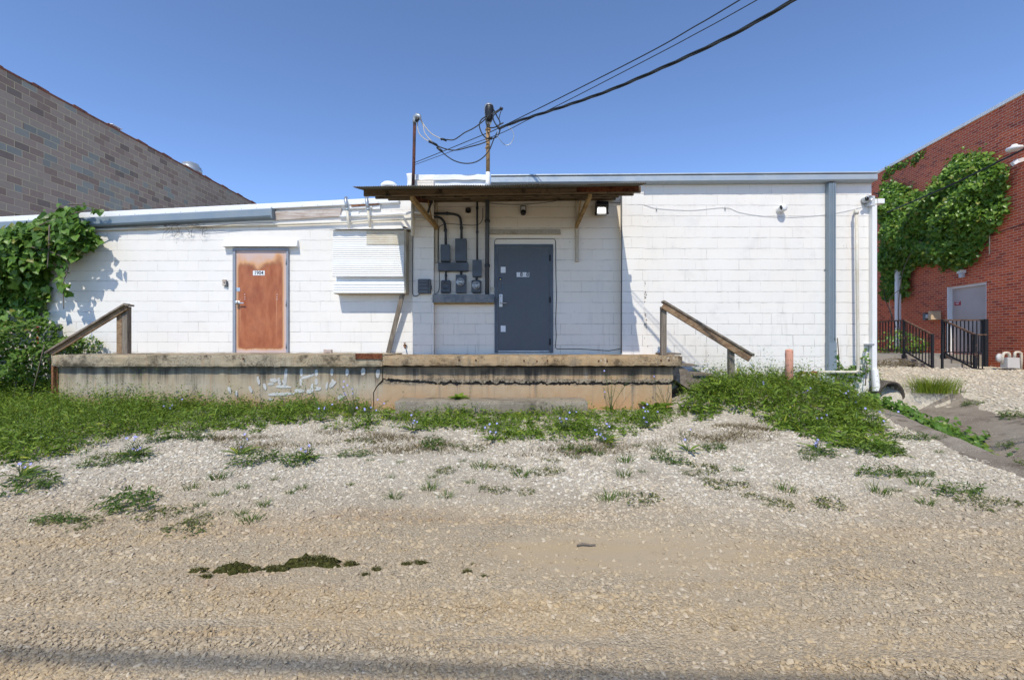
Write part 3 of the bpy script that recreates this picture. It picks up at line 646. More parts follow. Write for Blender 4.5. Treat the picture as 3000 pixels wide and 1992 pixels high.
m.prism_x([(YL - 0.005, 0.0), (YL - 0.13, 0.02), (YL - 0.15, 0.05), (YL - 0.15, 0.175), (YL - 0.135, 0.19), (YL - 0.005, 0.19)], x0, xg)
m.v = [(x, y, z + ztopL(x) - 0.365) for x, y, z in m.v]
m.box(xg - 0.012, xg + 0.006, YL - 0.155, YL - 0.004, ztopL(xg) - 0.37, ztopL(xg) - 0.165)
gut = m.build('gutter', MT['gutter_dark'], lb)
m = MB()
for i in range(34):                                               # nail heads along the roof edge strip
    xx = x0 + 1.0 + i * (xa - x0 - 1.1) / 34; zz = ztopL(xx) - 0.135
    m.box(xx - 0.006, xx + 0.006, YL - 0.079, YL - 0.072, zz - 0.006, zz + 0.006)
m.build('nail_head', MT['galv'], roof)
m = MB()
m.prism([(PX(804, 9.15), PZ(645, 9.15)), (PX(996, 9.15), PZ(634, 9.15)), (PX(1000, 9.15), PZ(610, 9.15)), (PX(804, 9.15), PZ(620, 9.15))], YL - 0.035, YL - 0.004)
m.build('fascia_board', MT['peel_wood'], lb, label='bare peeling brown fascia board')
m = MB(); m.prism([(PX(1000,9.15), PZ(639,9.15)), (PX(1050,9.15), PZ(636,9.15)), (PX(1050,9.15), PZ(620,9.15)), (PX(1000,9.15), PZ(623,9.15))], YL - 0.03, YL - 0.003)
m.prism([(PX(1022,9.15), PZ(612,9.15)), (PX(1091,9.15), PZ(609,9.15)), (PX(1091,9.15), PZ(601,9.15)), (PX(1022,9.15), PZ(604,9.15))], YL - 0.055, YL - 0.003)
m.prism([(PX(1091,9.15), PZ(613,9.15)), (PX(1113,9.15), PZ(612,9.15)), (PX(1113,9.15), PZ(600,9.15)), (PX(1092,9.15), PZ(601,9.15))], YL - 0.045, YL - 0.004)
m.build('fascia_board', MT['white_paint'], lb)
m = MB()
m.prism([(PX(1028,9.1), PZ(605,9.1)), (PX(1069,9.1), PZ(602,9.1)), (PX(1069,9.1), PZ(597,9.1)), (PX(1028,9.1), PZ(600,9.1))], YL - 0.07, YL - 0.05)
m.prism([(PX(1080,9.1), PZ(601,9.1)), (PX(1109,9.1), PZ(599,9.1)), (PX(1109,9.1), PZ(595,9.1)), (PX(1080,9.1), PZ(597,9.1))], YL - 0.07, YL - 0.05)
m.build('rusty_strip', MT['rust'], lb)
# rusty orange door
m = MB(); yd = YL - 0.045
for a in ((681.5, 690, 726.5, 1034.5), (838.5, 845, 726.5, 1034.5)): m.box(PX(a[0], 9.15), PX(a[1], 9.15), yd, YL + 0.01, PZ(a[3], 9.15), PZ(a[2], 9.15))
m.box(PX(690, 9.15), PX(838.5, 9.15), yd, YL + 0.01, PZ(734, 9.15), PZ(726.5, 9.15))
fr = m.build('door_frame', MT['grey_frame'], lb, bevel=0.004)
m = MB(); m.box(PX(690, 9.15), PX(838.5, 9.15), YL - 0.020, YL + 0.02, PZ(1033.5, 9.15), PZ(734, 9.15))
dr = m.build('door', MT['orange_door'], lb, label='rust-bleached orange steel door numbered 1904')
m = MB(); m.pbox(741, 775.5, 793.0, 807, YL - 0.023, YL - 0.018); pl = m.build('number_plate', MT['plate_white'], dr)
text('number', '1904', 0.108, P(758.2, 800, YL - 0.0235), MT['ink'], dr, 0.002, 0.0012, 0.86)
m = MB(); m.pbox(692, 703, 843, 853.5, YL - 0.025, YL - 0.015); m.build('lock_plate', MT['brass'], dr)
m = MB(); m.lathe(P(698, 887, YL - 0.02), (0, -1, 0), [(0, 0.042), (0.010, 0.042), (0.016, 0.022), (0.05, 0.020), (0.058, 0.034), (0.078, 0.034), (0.084, 0.02)], 18)
k = P(698, 887.5, YL - 0.075); m.beam(k, k + Vector((0.11, 0, -0.004)), 0.018, 0.022); m.build('handle', MT['brass'], dr, bevel=0.002)
m = MB()
for xx in (717.5, 812):
    for yy in (863, 870.5, 877): m.lathe(P(xx, yy, YL - 0.019), (0, -1, 0), [(0, 0.009), (0.004, 0.008)], 8)
m.build('screw_row', MT['plate_white'], dr)
for yy in (766, 888, 1012):
    m = MB(); m.tube([P(838.5, yy - 9, YL - 0.05), P(838.5, yy + 9, YL - 0.05)], 0.011, 8); m.build('hinge', MT['grey_frame'], dr)
m = MB()
for i, (za, zb, pr) in enumerate(((722, 716, 0.115), (716, 709, 0.095), (709, 702, 0.07))):
    m.prism_x([(YL + 0.002, PZ(za, 9.1)), (YL - pr, PZ(za, 9.1)), (YL - pr + 0.012, PZ(zb, 9.1)), (YL + 0.002, PZ(zb, 9.1))], PX(651 + i, 9.1), PX(870 - i * 0.6, 9.1))
m.build('door_hood', MT['white_metal'], lb)

db = thing('doorbell_box', 'small worn grey doorbell box on the white wall left of the orange door', 'doorbell', P(657, 840, YL))
m = MB(); m.pbox(651, 661, 819, 836, YL - 0.05, YL); m.build('housing', MT['peel_wood'], db, bevel=0.004)
m = MB(); m.lathe(P(657, 828, YL - 0.05), (0, -1, 0), [(0, 0.012), (0.012, 0.010)], 10); m.build('button', MT['black'], db)
m = MB(); m.pbox(659, 665, 824, 840, YL - 0.04, YL - 0.002); m.build('side_clip', MT['grey_plastic'], db)

# long pale conduit under the gutter and the second run with its elbows
def pt(l, Y): return [P(a, b, Y) for a, b in l]
m = MB(); m.tube(pt([(150, 681), (245, 675), (600, 663), (804, 658.5), (1025, 651), (1084, 646), (1172, 643.5)], YL - 0.05), 0.022, 8)
m.tube([P(1172, 643.5, YL - 0.05), P(1195, 642, 8.9), P(1215, 641, 8.58), P(1253, 640, 8.58)], 0.022, 8)
o = m.build('conduit', MT['cream_metal']); tag(o, 'long pale conduit running under the blue grey gutter on the low building', 'conduit')
m = MB(); m.tube([P(996, 634, YL - 0.04), P(1100, 630, YL - 0.04), P(1178, 626, YL - 0.04), P(1190, 627, 9.0), P(1200, 623, 8.75), P(1209, 622.5, 8.56), P(1262, 625.5, 8.56)], 0.022, 8)
m.lathe(P(1238, 624, 8.56), (1, 0, 0), [(0, 0.028), (0.05, 0.028)], 12)
o = m.build('conduit', MT['white_paint']); tag(o, 'short white conduit above the boxed window cover with an elbow round the pier', 'conduit')
for px, ptop, pbot, lab in ((1013, 580, 668, 'left hooked white vent pipe bent over the low roof edge, farther from the canopy'), (1074, 578, 666, 'right hooked white vent pipe bent over the low roof edge, nearer the canopy')):
    t_ = thing('vent_pipe', lab, 'vent pipe', P(px + 8, pbot, YL), 'hooked vent pipes over the roof edge')
    y1 = YL - 0.13
    m = MB(); m.tube([P(px + 10, pbot, y1), P(px + 4, 618, y1)], 0.027, 10); m.build('lower_pipe', MT['cream_metal'], t_)
    m = MB(); m.tube([P(px + 4, 614, y1), P(px + 1, 596, y1), P(px, 588, y1), P(px - 0.5, 583, y1 + 0.03), P(px - 0.5, ptop + 1, y1 + 0.10), P(px + 1, ptop, y1 + 0.2), P(px + 4, ptop + 3, y1 + 0.5)], 0.031, 10); m.build('hook', MT['galv'], t_)
    m = MB(); m.lathe(P(px + 4, 617, y1), (0, 0, 1), [(0, 0.034), (0.035, 0.036), (0.04, 0.03)], 12); m.build('collar', MT['gutter'], t_)

# boxed window cover
wc = thing('window_cover', 'white boxed window cover of corrugated sheet between the orange door and the canopy', 'window cover', P(1080, 860, YL))
yb = YL - 0.29
m = MB(); zt, zb_ = PZ(673, yb), PZ(811, yb); n = 22; N = n * 8; xl, xr = PX(974, yb), PX(1183, yb); vs2 = []; fs2 = []
for i in range(N + 1):
    z = zt + (zb_ - zt) * i / N; y = yb + 0.035 - 0.035 * i / N + 0.0048 * math.cos(2 * math.pi * i / 8)
    vs2 += [(xl, y, z), (xr, y, z)]
fs2 = [(2*i, 2*i+2, 2*i+3, 2*i+1) for i in range(N)]; m.add(vs2, fs2, True); m.build('corrugated_panel', MT['white_metal'], wc)
m = MB(); zt2, zb2 = PZ(676, yb), PZ(717, yb); N = 7 * 8; vs2 = []
for i in range(N + 1):
    z = zt2 + (zb2 - zt2) * i / N; y = yb + 0.012 + 0.0048 * math.cos(2 * math.pi * i / 8); vs2 += [(PX(1073, yb), y, z), (xr + 0.004, y, z)]
m.add(vs2, [(2*i, 2*i+2, 2*i+3, 2*i+1) for i in range(N)], True); m.build('corrugated_patch', MT['cream_metal'], wc, label='yellowed corrugated patch sheet')
m = MB()
for i in range(4): m.prism_x([(yb + 0.135, PZ(858 - 8.3*i, yb)), (yb + 0.004, PZ(858 - 8.3*i, yb)), (yb + 0.016, PZ(850 - 8.3*i, yb)), (yb + 0.135, PZ(850 - 8.3*i, yb))], PX(977, yb), PX(1184, yb))
m.build('lower_siding', MT['white_metal'], wc)
m = MB(); m.box(xl + 0.02, xr - 0.005, yb + 0.13, YL, PZ(857, yb), PZ(676, yb)); m.build('box', MT['white_paint'], wc)
m = MB(); m.box(PX(976, yb), PX(1186, yb), yb + 0.02, YL, PZ(860, yb), PZ(858, yb) ); m.box(xr - 0.004, xr + 0.035, yb + 0.03, YL, PZ(859, yb), PZ(671, yb)); m.build('side_board', MT['cream_wood'], wc)
m = MB(); nn = 40; vs2 = []
for i in range(nn + 1):
    x = PX(965, yb) + (PX(1200, yb) - PX(965, yb)) * i / nn; w_ = 0.02 * mnoise.noise(Vector((i * 0.35, 2, 0)))
    vs2 += [(x, yb - 0.06 + w_, PZ(670, yb) + w_ * 0.6 - 0.012), (x, YL, PZ(664, yb) + 0.02)]
m.add(vs2, [(2*i, 2*i+2, 2*i+3, 2*i+1) for i in range(nn)], True); o = m.build('top_flashing', MT['white_metal'], wc); sd = o.modifiers.new('s', 'SOLIDIFY'); sd.thickness = 0.012
m = MB(); m.beam(P(1183, 668, yb + 0.02), P(1201, 676, YL - 0.06), 0.05, 0.05); m.build('corner_block', MT['canopy_wood'], wc)

pr = MB(); pr.beam(P(1180, 858, 9.0), P(1137.5, 1034, 9.10), 0.045, 0.085, (1, 0, 0.2)); o = pr.build('plank', MT['grey_wood_z']); tag(o, 'weathered plank propped diagonally under the white window cover', 'plank')
m = MB(); m.rough_box(PX(950, 9.05), PX(973, 9.05), 9.0, 9.09, PZ(1034.5, 9.05), PZ(1024, 9.05), 0.03, 0.006, 4, 12); o = m.build('loose_brick', MT['brick_loose']); tag(o, 'pale broken brick lying on the dock against the low wall', 'brick')
hb = thing('hose_bib', 'small rusty hose tap low on the white wall beside the leaning plank', 'tap', P(1187, 1022, YL))
m = MB(); m.tube([P(1186, 1012, YL), P(1186, 1012, YL - 0.06), P(1187, 1020, YL - 0.085)], 0.013, 8); m.build('spout', MT['rust'], hb)
m = MB(); m.lathe(P(1186, 1012, YL - 0.02), (0, -1, 0), [(0, 0.03), (0.01, 0.03)], 10); m.lathe(P(1186, 1009, YL - 0.06), (0, 0, 1), [(0, 0.008), (0.03, 0.008), (0.03, 0.028), (0.04, 0.028)], 10); m.build('tap_wheel', MT['rust'], hb)

# ------------------------------------------------------------------ taller white building (centre and right)
tb = thing('painted_block_building', 'taller white painted block building with a dark blue grey door under a canopy', 'building', (2.4, YD, 0.0))
XL, XS0, XS1, XE = -1.87, PX(1823, YS), PX(1886, YS), 6.77
ztop = PZ(533, 8.66)
m = MB(); m.box(XL + 0.01, XE - 0.005, YD, 19.0, -0.2, ztop - 0.01); m.build('wall', MT['wall_door'], tb)
m = MB(); m.box(XL, PX(1270.5, YR), YR, YD + 0.03, -0.2, ztop + 0.02); m.build('pier', MT['wall_door'], tb)
m = MB(); m.box(XS0, XS1, YS, YD + 0.03, -0.2, ztop - 0.005); m.build('pier', MT['wall_right'], tb)
m = MB(); m.box(XS1, XE, YR, YD + 0.05, -0.2, ztop + 0.01); m.build('wall', MT['wall_right'], tb)
# parapet flashing behind the canopy
m = MB(); zc = PZ(517, 8.8); m.rough_box(PX(1204, 8.75), PX(1432, 8.75), 8.70, 9.1, PZ(530, 8.75), zc, 0.09, 0.008, 3); m.box(PX(1204, 8.76), PX(1432, 8.76), 8.745, 9.3, ztop - 0.2, PZ(529, 8.76))
m.rough_box(PX(1191, 8.6), PX(1209, 8.6), 8.60, 8.9, PZ(546, 8.6), PZ(507, 8.6), 0.03, 0.018, 9)
m.box(XL + 0.05, XE - 0.05, 8.95, 19.0, ztop - 0.05, ztop + 0.06)
m.build('roof_edge', MT['membrane'], tb)
# gutter
yg = 8.50; gx0, gx1 = PX(1438, yg), PX(2571.5, yg)
def gsl(x): return 0.057 * (x - gx0) / (gx1 - gx0)
m = MB(); m.prism_x([(YR - 0.003, PZ(538, yg)), (yg + 0.03, PZ(537.5, yg)), (yg, PZ(534, yg)), (yg, PZ(520, yg)), (yg + 0.012, PZ(518.5, yg)), (YR - 0.003, PZ(518.5, yg))], gx0, gx1)
m.v = [(x, y, z + gsl(x)) for x, y, z in m.v]
gu = m.build('gutter', MT['gutter'], tb)
m = MB(); m.prism_x([(YR + 0.2, PZ(516, yg)), (yg + 0.005, PZ(516, yg)), (yg - 0.004, PZ(514.5, yg)), (yg + 0.005, PZ(511.5, yg)), (YR + 0.2, PZ(509, yg))], gx0, gx1 + 0.01)
m.v = [(x, y, z + gsl(x)) for x, y, z in m.v]; m.build('roof_trim', MT['gutter'], tb)
m = MB()
for px in (1545, 1870, 2090, 2240): x = PX(px, yg); m.box(x - 0.02, x + 0.02, yg - 0.003, yg + 0.02, PZ(534.5, yg) + gsl(x), PZ(518.7, yg) + gsl(x))
m.build('gutter_strap', MT['gutter'], gu)
# dark door
m = MB(); ya = YD - 0.025
m.box(PX(1449, YD), PX(1457.5, YD), ya, YD + 0.01, PZ(1034, YD), PZ(716.5, YD)); m.box(PX(1611.5, YD), PX(1620.5, YD), ya, YD + 0.01, PZ(1034, YD), PZ(716.5, YD))
m.box(PX(1457.5, YD), PX(1611.5, YD), ya, YD + 0.01, PZ(724.5, YD), PZ(716.5, YD)); m.build('door_frame', MT['blue_frame'], tb, bevel=0.003)
m = MB(); yf = YD - 0.008; m.box(PX(1458.2, YD), PX(1610.8, YD), yf, YD + 0.02, PZ(1033.5, YD), PZ(725.2, YD)); d2 = m.build('door', MT['door_slate'], tb, label='dark slate blue steel door with plates and lever lock')
m = MB(); m.pbox(1459, 1610, 1027.5, 1030.5, yf - 0.012, yf); m.build('kick_strip', MT['galv'], d2)
m = MB(); m.pbox(1513.5, 1550.5, 798, 811.5, yf - 0.004, yf); m.build('number_plate', MT['plate_white'], d2)
for ch, px, mt in (('8', 1527.6, 'ink'), ('8', 1545.6, 'ink'), ('1', 1518, 'ghost_ink'), ('6', 1536.5, 'ghost_ink')): text('number', ch, 0.108, P(px, 804.7, yf - 0.005), MT[mt], d2, 0.0015, 0.002 if mt == 'ink' else 0.0)
for ya_, yb_ in ((782, 799.5), (954, 972)):
    m = MB(); m.pbox(1467, 1481.3, ya_, yb_, yf - 0.005, yf)
    for sx in (1470, 1478.5):
        for sy in (ya_ + 2.5, yb_ - 2.5): m.lathe(P(sx, sy, yf - 0.005), (0, -1, 0), [(0, 0.006), (0.003, 0.005)], 8)
    m.build('cover_plate', MT['plate_white'], d2)
m = MB(); m.lathe(P(1466, 818, yf), (0, -1, 0), [(0, 0.034), (0.002, 0.034)], 24); st = m.build('sticker', MT['sticker_blue'], d2, label='round blue sticker with a yellow centre')
m = MB(); m.lathe(P(1466, 818, yf - 0.002), (0, -1, 0), [(0, 0.016), (0.0015, 0.016)], 20); m.build('sticker', MT['sticker_yellow'], d2, label='yellow centre of the blue sticker')
m = MB(); m.pbox(1470.5, 1474, 836, 852, yf - 0.006, yf); m.build('lock_slot', MT['dark_hole'], d2)
m = MB(); m.pbox(1462, 1472.5, 862, 899, yf - 0.02, yf); m.build('lock_plate', MT['plate_white'], d2, bevel=0.01)
m = MB(); a = P(1467, 888, yf - 0.02); m.tube([a, a + Vector((0, -0.045, 0)), a + Vector((0.02, -0.055, 0)), a + Vector((0.118, -0.055, -0.006))], 0.011, 10); m.lathe(P(1467.5, 868, yf - 0.02), (0, -1, 0), [(0, 0.014), (0.01, 0.013)], 12); m.build('handle', MT['brass'], d2)
for yy in (756, 878.5, 1001.5):
    m = MB(); m.tube([P(1611.5, yy - 8.5, yf - 0.02), P(1611.5, yy + 8.5, yf - 0.02)], 0.013, 10); m.build('hinge', MT['black'], d2)
m = MB()
for i, (za, zb, prj) in enumerate(((688, 683, 0.075), (683, 678.5, 0.06), (678.5, 673.5, 0.045))): m.prism_x([(YD + 0.002, PZ(za, YD)), (YD - prj, PZ(za, YD)), (YD - prj + 0.015, PZ(zb, YD)), (YD + 0.002, PZ(zb, YD))], PX(1437, YD), PX(1642 - i*0.4, YD))
m.build('door_hood', MT['cream_wood'], tb)
m = MB(); m.box(PX(1275, YD), PX(1283, YD), YD - 0.045, YD, PZ(772, YD), PZ(584, YD)); m.build('corner_strip', MT['cream_wood'], tb)

# ------------------------------------------------------------------ canopy
YF, YB = 6.72, 8.74; Z1 = PZ(541, YF); SL = 0.235
cp = thing('door_canopy', 'rough wooden canopy with a corrugated metal sheet above the dark door', 'canopy', (-0.15, YB, PZ(585, YB)))
def zs(x, y): return Z1 + 0.013 * x + SL * (y - YF)
xc0, xc1 = -2.33, 1.97; pitch = 0.034; n = int((xc1 - xc0) / pitch * 8); rows = 9; vs2 = []
for j in range(rows):
    y = YF + (YB - YF) * j / (rows - 1)
    for i in range(n + 1):
        x = xc0 + (xc1 - xc0) * i / n
        z = zs(x, y) + 0.0075 * math.cos(2 * math.pi * (x - xc0) / pitch) + 0.012 * mnoise.noise(Vector((x * 1.6, y * 1.2, 5)))
        vs2.append((x, y + (0.012 * mnoise.noise(Vector((x * 2.1, 9, 1))) if j == 0 else 0), z))
m = MB(); m.add(vs2, [(j*(n+1)+i, j*(n+1)+i+1, (j+1)*(n+1)+i+1, (j+1)*(n+1)+i) for j in range(rows-1) for i in range(n)], True)
sh = m.build('roof_sheet', MT['sheet'], cp); sd = sh.modifiers.new('s', 'SOLIDIFY'); sd.thickness = 0.003; sd.offset = -1
def sloped(m, xa, xb, y, d, h, drop=0.012):
    b = len(m.v); m.box(xa, xb, y, y + d, 0, h)
    for q in range(b, len(m.v)): x, yy, z = m.v[q]; m.v[q] = (x, yy, zs(x, y) - drop - h + z)
m = MB(); sloped(m, -2.30, 2.0, 7.12, 0.045, 0.092); m.build('front_beam', MT['canopy_wood'], cp, bevel=0.004)
m = MB(); sloped(m, PX(1690, 7.1), 1.96, 7.112, 0.007, 0.078, 0.010); m.build('rusty_cover', MT['rust_red'], cp, label='rusty red metal strip on the front beam')
m = MB(); sloped(m, -2.27, 2.02, 7.62, 0.045, 0.095); m.build('purlin', MT['canopy_wood'], cp, bevel=0.004)
m = MB(); sloped(m, -2.2, 1.9, 8.15, 0.045, 0.085); m.build('purlin', MT['canopy_wood'], cp, bevel=0.004)
m = MB(); sloped(m, -1.86, 1.96, 8.68, 0.05, 0.09); m.build('ledger', MT['canopy_wood'], cp, bevel=0.004)
m = MB(); m.beam(P(1208, 583, 7.2), P(1266, 590, 8.70), 0.045, 0.085); m.build('rafter', MT['rust_red'], cp, label='rust-stained rafter above the left brace')
m = MB(); m.beam(P(1206, 580, 7.16), P(1280, 667, 8.72), 0.06, 0.085); m.build('brace', MT['brace_wood'], cp, bevel=0.005)
m = MB(); m.beam(P(1729, 573, 7.18), P(1688, 664, 8.70), 0.055, 0.075); m.build('brace', MT['brace_wood'], cp, bevel=0.005)
m = MB(); m.beam(P(1722, 577, 7.25), P(1690, 583, 8.70), 0.045, 0.07); m.build('rafter', MT['canopy_wood'], cp)
m = MB(); m.box(PX(1685.5, YD), PX(1694.5, YD), YD - 0.06, YD, PZ(768, YD), PZ(584, YD))
m.lathe(P(1690, 757, YD - 0.06), (0, -1, 0), [(0, 0.014), (0.008, 0.012)], 10); m.build('wall_post', MT['cream_wood'], cp, bevel=0.004)
m = MB(); m.beam(P(1702, 582, 8.2), P(1694, 640, 8.68), 0.02, 0.04); m.build('strut', MT['brace_wood'], cp)
m = MB(); m.beam(P(1252, 582, 8.2), P(1265, 642, 8.55), 0.02, 0.035); m.build('strut', MT['brace_wood'], cp)
m = MB(); m.beam(P(1267, 583, 8.3), P(1252, 628, 8.3), 0.03, 0.03); m.build('strut', MT['dark_conduit'], cp)

# ------------------------------------------------------------------ loading dock
dk = thing('loading_dock', 'long stained concrete loading dock with an overhanging slab along the white buildings', 'loading dock', (-2.4, 7.8, 0.1))
YK, YW = 7.75, 7.86
zdock = PZ(1037.4, 8.62)
m = MB(); m.rough_box(-7.77, PX(1119, YK), YK, 9.25, zdock - 0.185, zdock + 0.008, 0.04, 0.0085, 1, 9.0); m.build('slab', MT['dock_slab'], dk)
m = MB(); m.rough_box(PX(1120.5, YK - 0.02), 2.87, YK - 0.02, 8.70, PZ(1071.5, YK), zdock - 0.006, 0.04, 0.0085, 2, 9.0); m.build('slab', MT['dock_slab'], dk)
m = MB(); m.pbox(1041, 1119, 1036, 1052, YK - 0.02, YK + 0.02); m.build('edge_angle', MT['rust_red'], dk, label='dark red rusty steel angle on the slab edge')
xw0 = PX(172, YW); xj = PX(1122, YW)
def jag(pts, seed, amp): return [(x, z + amp * mnoise.noise(Vector((x * 9, seed, 0))) + amp * 0.6 * mnoise.noise(Vector((x * 31, seed, 3)))) for x, z in pts]
m = MB(); m.prism([(xw0, -0.3), (PX(1094, YW), -0.3), (PX(1093, YW), PZ(1150, YW)), (PX(1102, YW), PZ(1132, YW)), (PX(1119, YW), PZ(1113, YW)), (PX(1120.5, YW), zdock - 0.17), (xw0, zdock - 0.17)], YW, 9.2); m.build('dock_wall', MT['dock_wall'], dk)
yr = YW + 0.004
top = [(2.757, PZ(1118, yr)), (2.72, PZ(1121, yr))]; xs_ = np.arange(PX(1960, yr), PX(1124, yr), -0.018)
lowz = lambda x: PZ(np.interp(1500 + x / yr * F, [1120, 1140, 1225, 1300, 1500, 1960], [1108, 1112, 1117, 1121, 1121.5, 1122]), yr)
m = MB(); m.prism(jag([(x, lowz(x) + 0.012) for x in xs_], 3, 0.055) + [(xj, PZ(1110, yr)), (xj, zdock - 0.2), (2.757, zdock - 0.2), (2.757, PZ(1113, yr))], yr, 8.7); m.build('dock_wall', MT['dock_wall'], dk)
y2 = YW - 0.025
m = MB(); m.prism(jag([(x, lowz(x) - 0.034) for x in xs_[::-1]], 5, 0.034) + [(2.72, PZ(1126, y2)), (2.725, -0.3), (PX(1097, y2), -0.3), (PX(1096, y2), PZ(1150, y2)), (PX(1106, y2), PZ(1132, y2)), (PX(1123, y2), PZ(1118, y2))][::1], y2, 8.7); m.build('dock_wall', MT['dock_wall'], dk)
m = MB(); m.box(xj - 0.12, 2.70, YW + 0.07, 8.7, 0.1, zdock - 0.2); m.build('crack_shade_back', MT['shade_concrete'], dk)  # dark backing behind the gap, its colour stands for shade in the crack
m = MB(); m.pbox(150, 156, 1066, 1155, YK + 0.04, YK + 0.10); m.pbox(156, 168, 1066, 1155, YK + 0.09, YK + 0.10); m.build('corner_angle', MT['rust'], dk, label='rusty steel angle post at the dock corner')
def stroke(m, a, b, w, Y):
    a, b = P(*a, Y), P(*b, Y); d = (b - a); L = d.length; d.normalize(); nrm = Vector((-d.z, 0, d.x)); n = max(3, int(L / 0.03)); vs = []
    for i in range(n + 1):
        f = i / n; p = a + d * L * f; ww = w * (0.35 + 0.65 * math.sin(math.pi * min(1, 0.12 + f * 0.85))) ; q = mnoise.noise(p * 30) * w * 0.35
        vs += [p + nrm * (ww / 2 + q), p - nrm * (ww / 2 - q * 0.4)]
    m.add(vs, [(2*i, 2*i+2, 2*i+3, 2*i+1) for i in range(n)])
SK = 0; m = MB(); q = lambda x, y: (600 + x / 2.45, 560 + y / 2.45)
for a, b, w in [((583,1275),(578,1390),.07),((692,1275),(692,1330),.06),((690,1345),(690,1395),.06),((692,1345),(790,1315),.055),((802,1280),(800,1330),.07),((800,1345),(798,1390),.07),((912,1275),(912,1325),.07),((1022,1275),(1018,1325),.07),((1140,1270),(1130,1320),.09),((1245,1280),(1240,1340),.09),((470,1350),(520,1362),.10),((450,1383),(495,1383),.06),((510,1400),(620,1408),.06),((455,1460),(645,1452),.07),((645,1435),(715,1430),.09),((735,1448),(780,1420),.10),((790,1425),(835,1410),.09),((775,1380),(760,1440),.05),((870,1420),(880,1370),.05),((895,1405),(940,1365),.09),((915,1350),(925,1385),.06),((530,1340),(540,1395),.07),((380,1330),(388,1390),.06),((425,1380),(440,1425),.07),((170,1405),(185,1450),.07),((320,1400),(335,1445),.07),((955,1488),(1000,1465),.09),((455,1490),(490,1495),.05),((560,1350),(575,1395),.06),((225,1430),(228,1470),.05)]:
    SK += 1; stroke(m, q(*a), q(*b), w * 0.8, YW - 0.003 - 0.0004 * SK)
m.build('paint_strokes', MT['graffiti'], dk)
m = MB()
for px, py in ((1345, 1054), (1394, 1055), (1535, 1056), (1573, 1058), (1604, 1056), (1754, 1057), (1779, 1058), (1937, 1056), (1960, 1055), (712, 1052)):
    m.lathe(P(px, py, YK - 0.034), (0, 1, 0), [(0, 0.013), (0.02, 0.013)], 10)
m.build('bolt_hole', MT['rust_red'], dk)
sp = MB(); sp.rough_box(PX(1157, 7.25), PX(1721, 7.25), 7.22, 7.70, -0.05, PZ(1174, 7.25), 0.05, 0.013, 6); o = sp.build('step_block', MT['step_concrete']); tag(o, 'low rough concrete step block in the weeds before the dock', 'step')

# handrails and wooden steps
h1 = thing('wooden_handrail', 'brown weathered handrail sloping down to the left at the left end of the dock', 'handrail', (-6.6, 7.95, zdock), 'wooden handrails at the dock ends')
yh = 7.92
m = MB(); m.beam(P(148, 1033, yh), P(371, 897, yh), 0.04, 0.125); m.build('rail', MT['brown_wood'], h1, bevel=0.005)
m = MB(); m.beam(P(140, 1034, yh - 0.0), P(373, 891, yh), 0.13, 0.028); m.beam(P(372, 893, yh), P(385, 895.5, yh), 0.13, 0.03); m.build('cap_board', MT['grey_wood'], h1, bevel=0.003)
m = MB(); m.pbox(357.5, 373, 898, 1036.5, yh + 0.02, yh + 0.11); m.build('post', MT['grey_wood_z'], h1, bevel=0.004)
m = MB(); m.pbox(341, 357, 915, 1036.5, yh + 0.03, yh + 0.07); m.build('post', MT['brown_wood'], h1, bevel=0.003)
h2 = thing('wooden_handrail', 'grey weathered handrail sloping down to the right over the wooden steps', 'handrail', (3.2, 8.0, zdock), 'wooden handrails at the dock ends')
yh = 7.95
m = MB(); m.beam(P(1942, 894, yh), P(2197, 1051, yh), 0.045, 0.115); m.build('rail', MT['brown_wood'], h2, bevel=0.005)
m = MB(); m.beam(P(1941, 883, yh + 0.03), P(2204, 1041, yh + 0.03), 0.15, 0.035); m.build('cap_board', MT['grey_wood'], h2, bevel=0.004)
m = MB(); m.pbox(1938, 1953.5, 898, 1041, yh + 0.03, yh + 0.12); m.build('post', MT['grey_wood_z'], h2, bevel=0.004)
m = MB(); m.pbox(2137, 2152.5, 1022, 1135, yh + 0.03, yh + 0.12); m.build('post', MT['grey_wood_z'], h2, bevel=0.004)
ws = thing('wooden_steps', 'old wooden steps down from the right end of the dock', 'steps', (3.3, 8.25, 0.3))
for i, (xa_, xb_, pt_) in enumerate(((2.83, 3.17, 1066), (3.14, 3.47, 1094), (3.44, 3.76, 1122))):
    m = MB(); m.box(xa_, xb_, 7.96, 8.58, PZ(pt_, 8.0) - 0.04, PZ(pt_, 8.0)); m.build('tread', MT['grey_wood'], ws, bevel=0.004)
m = MB(); a, b = Vector((2.80, 8.02, PZ(1084, 8.0))), Vector((3.9, 8.02, PZ(1084, 8.0) - 0.70)); m.beam(a, b, 0.045, 0.26); m.build('stringer', MT['grey_wood'], ws)
a, b = Vector((2.80, 8.5, PZ(1084, 8.0))), Vector((3.9, 8.5, PZ(1084, 8.0) - 0.70)); m = MB(); m.beam(a, b, 0.045, 0.26); m.build('stringer', MT['grey_wood'], ws)
m = MB(); m.box(PX(1930, 8.4), PX(1984, 8.4), 8.2, 8.6, zdock - 0.004, zdock + 0.030); o = m.build('plank', MT['grey_wood']); tag(o, 'flat dark plank lying on the dock behind the right handrail', 'plank')

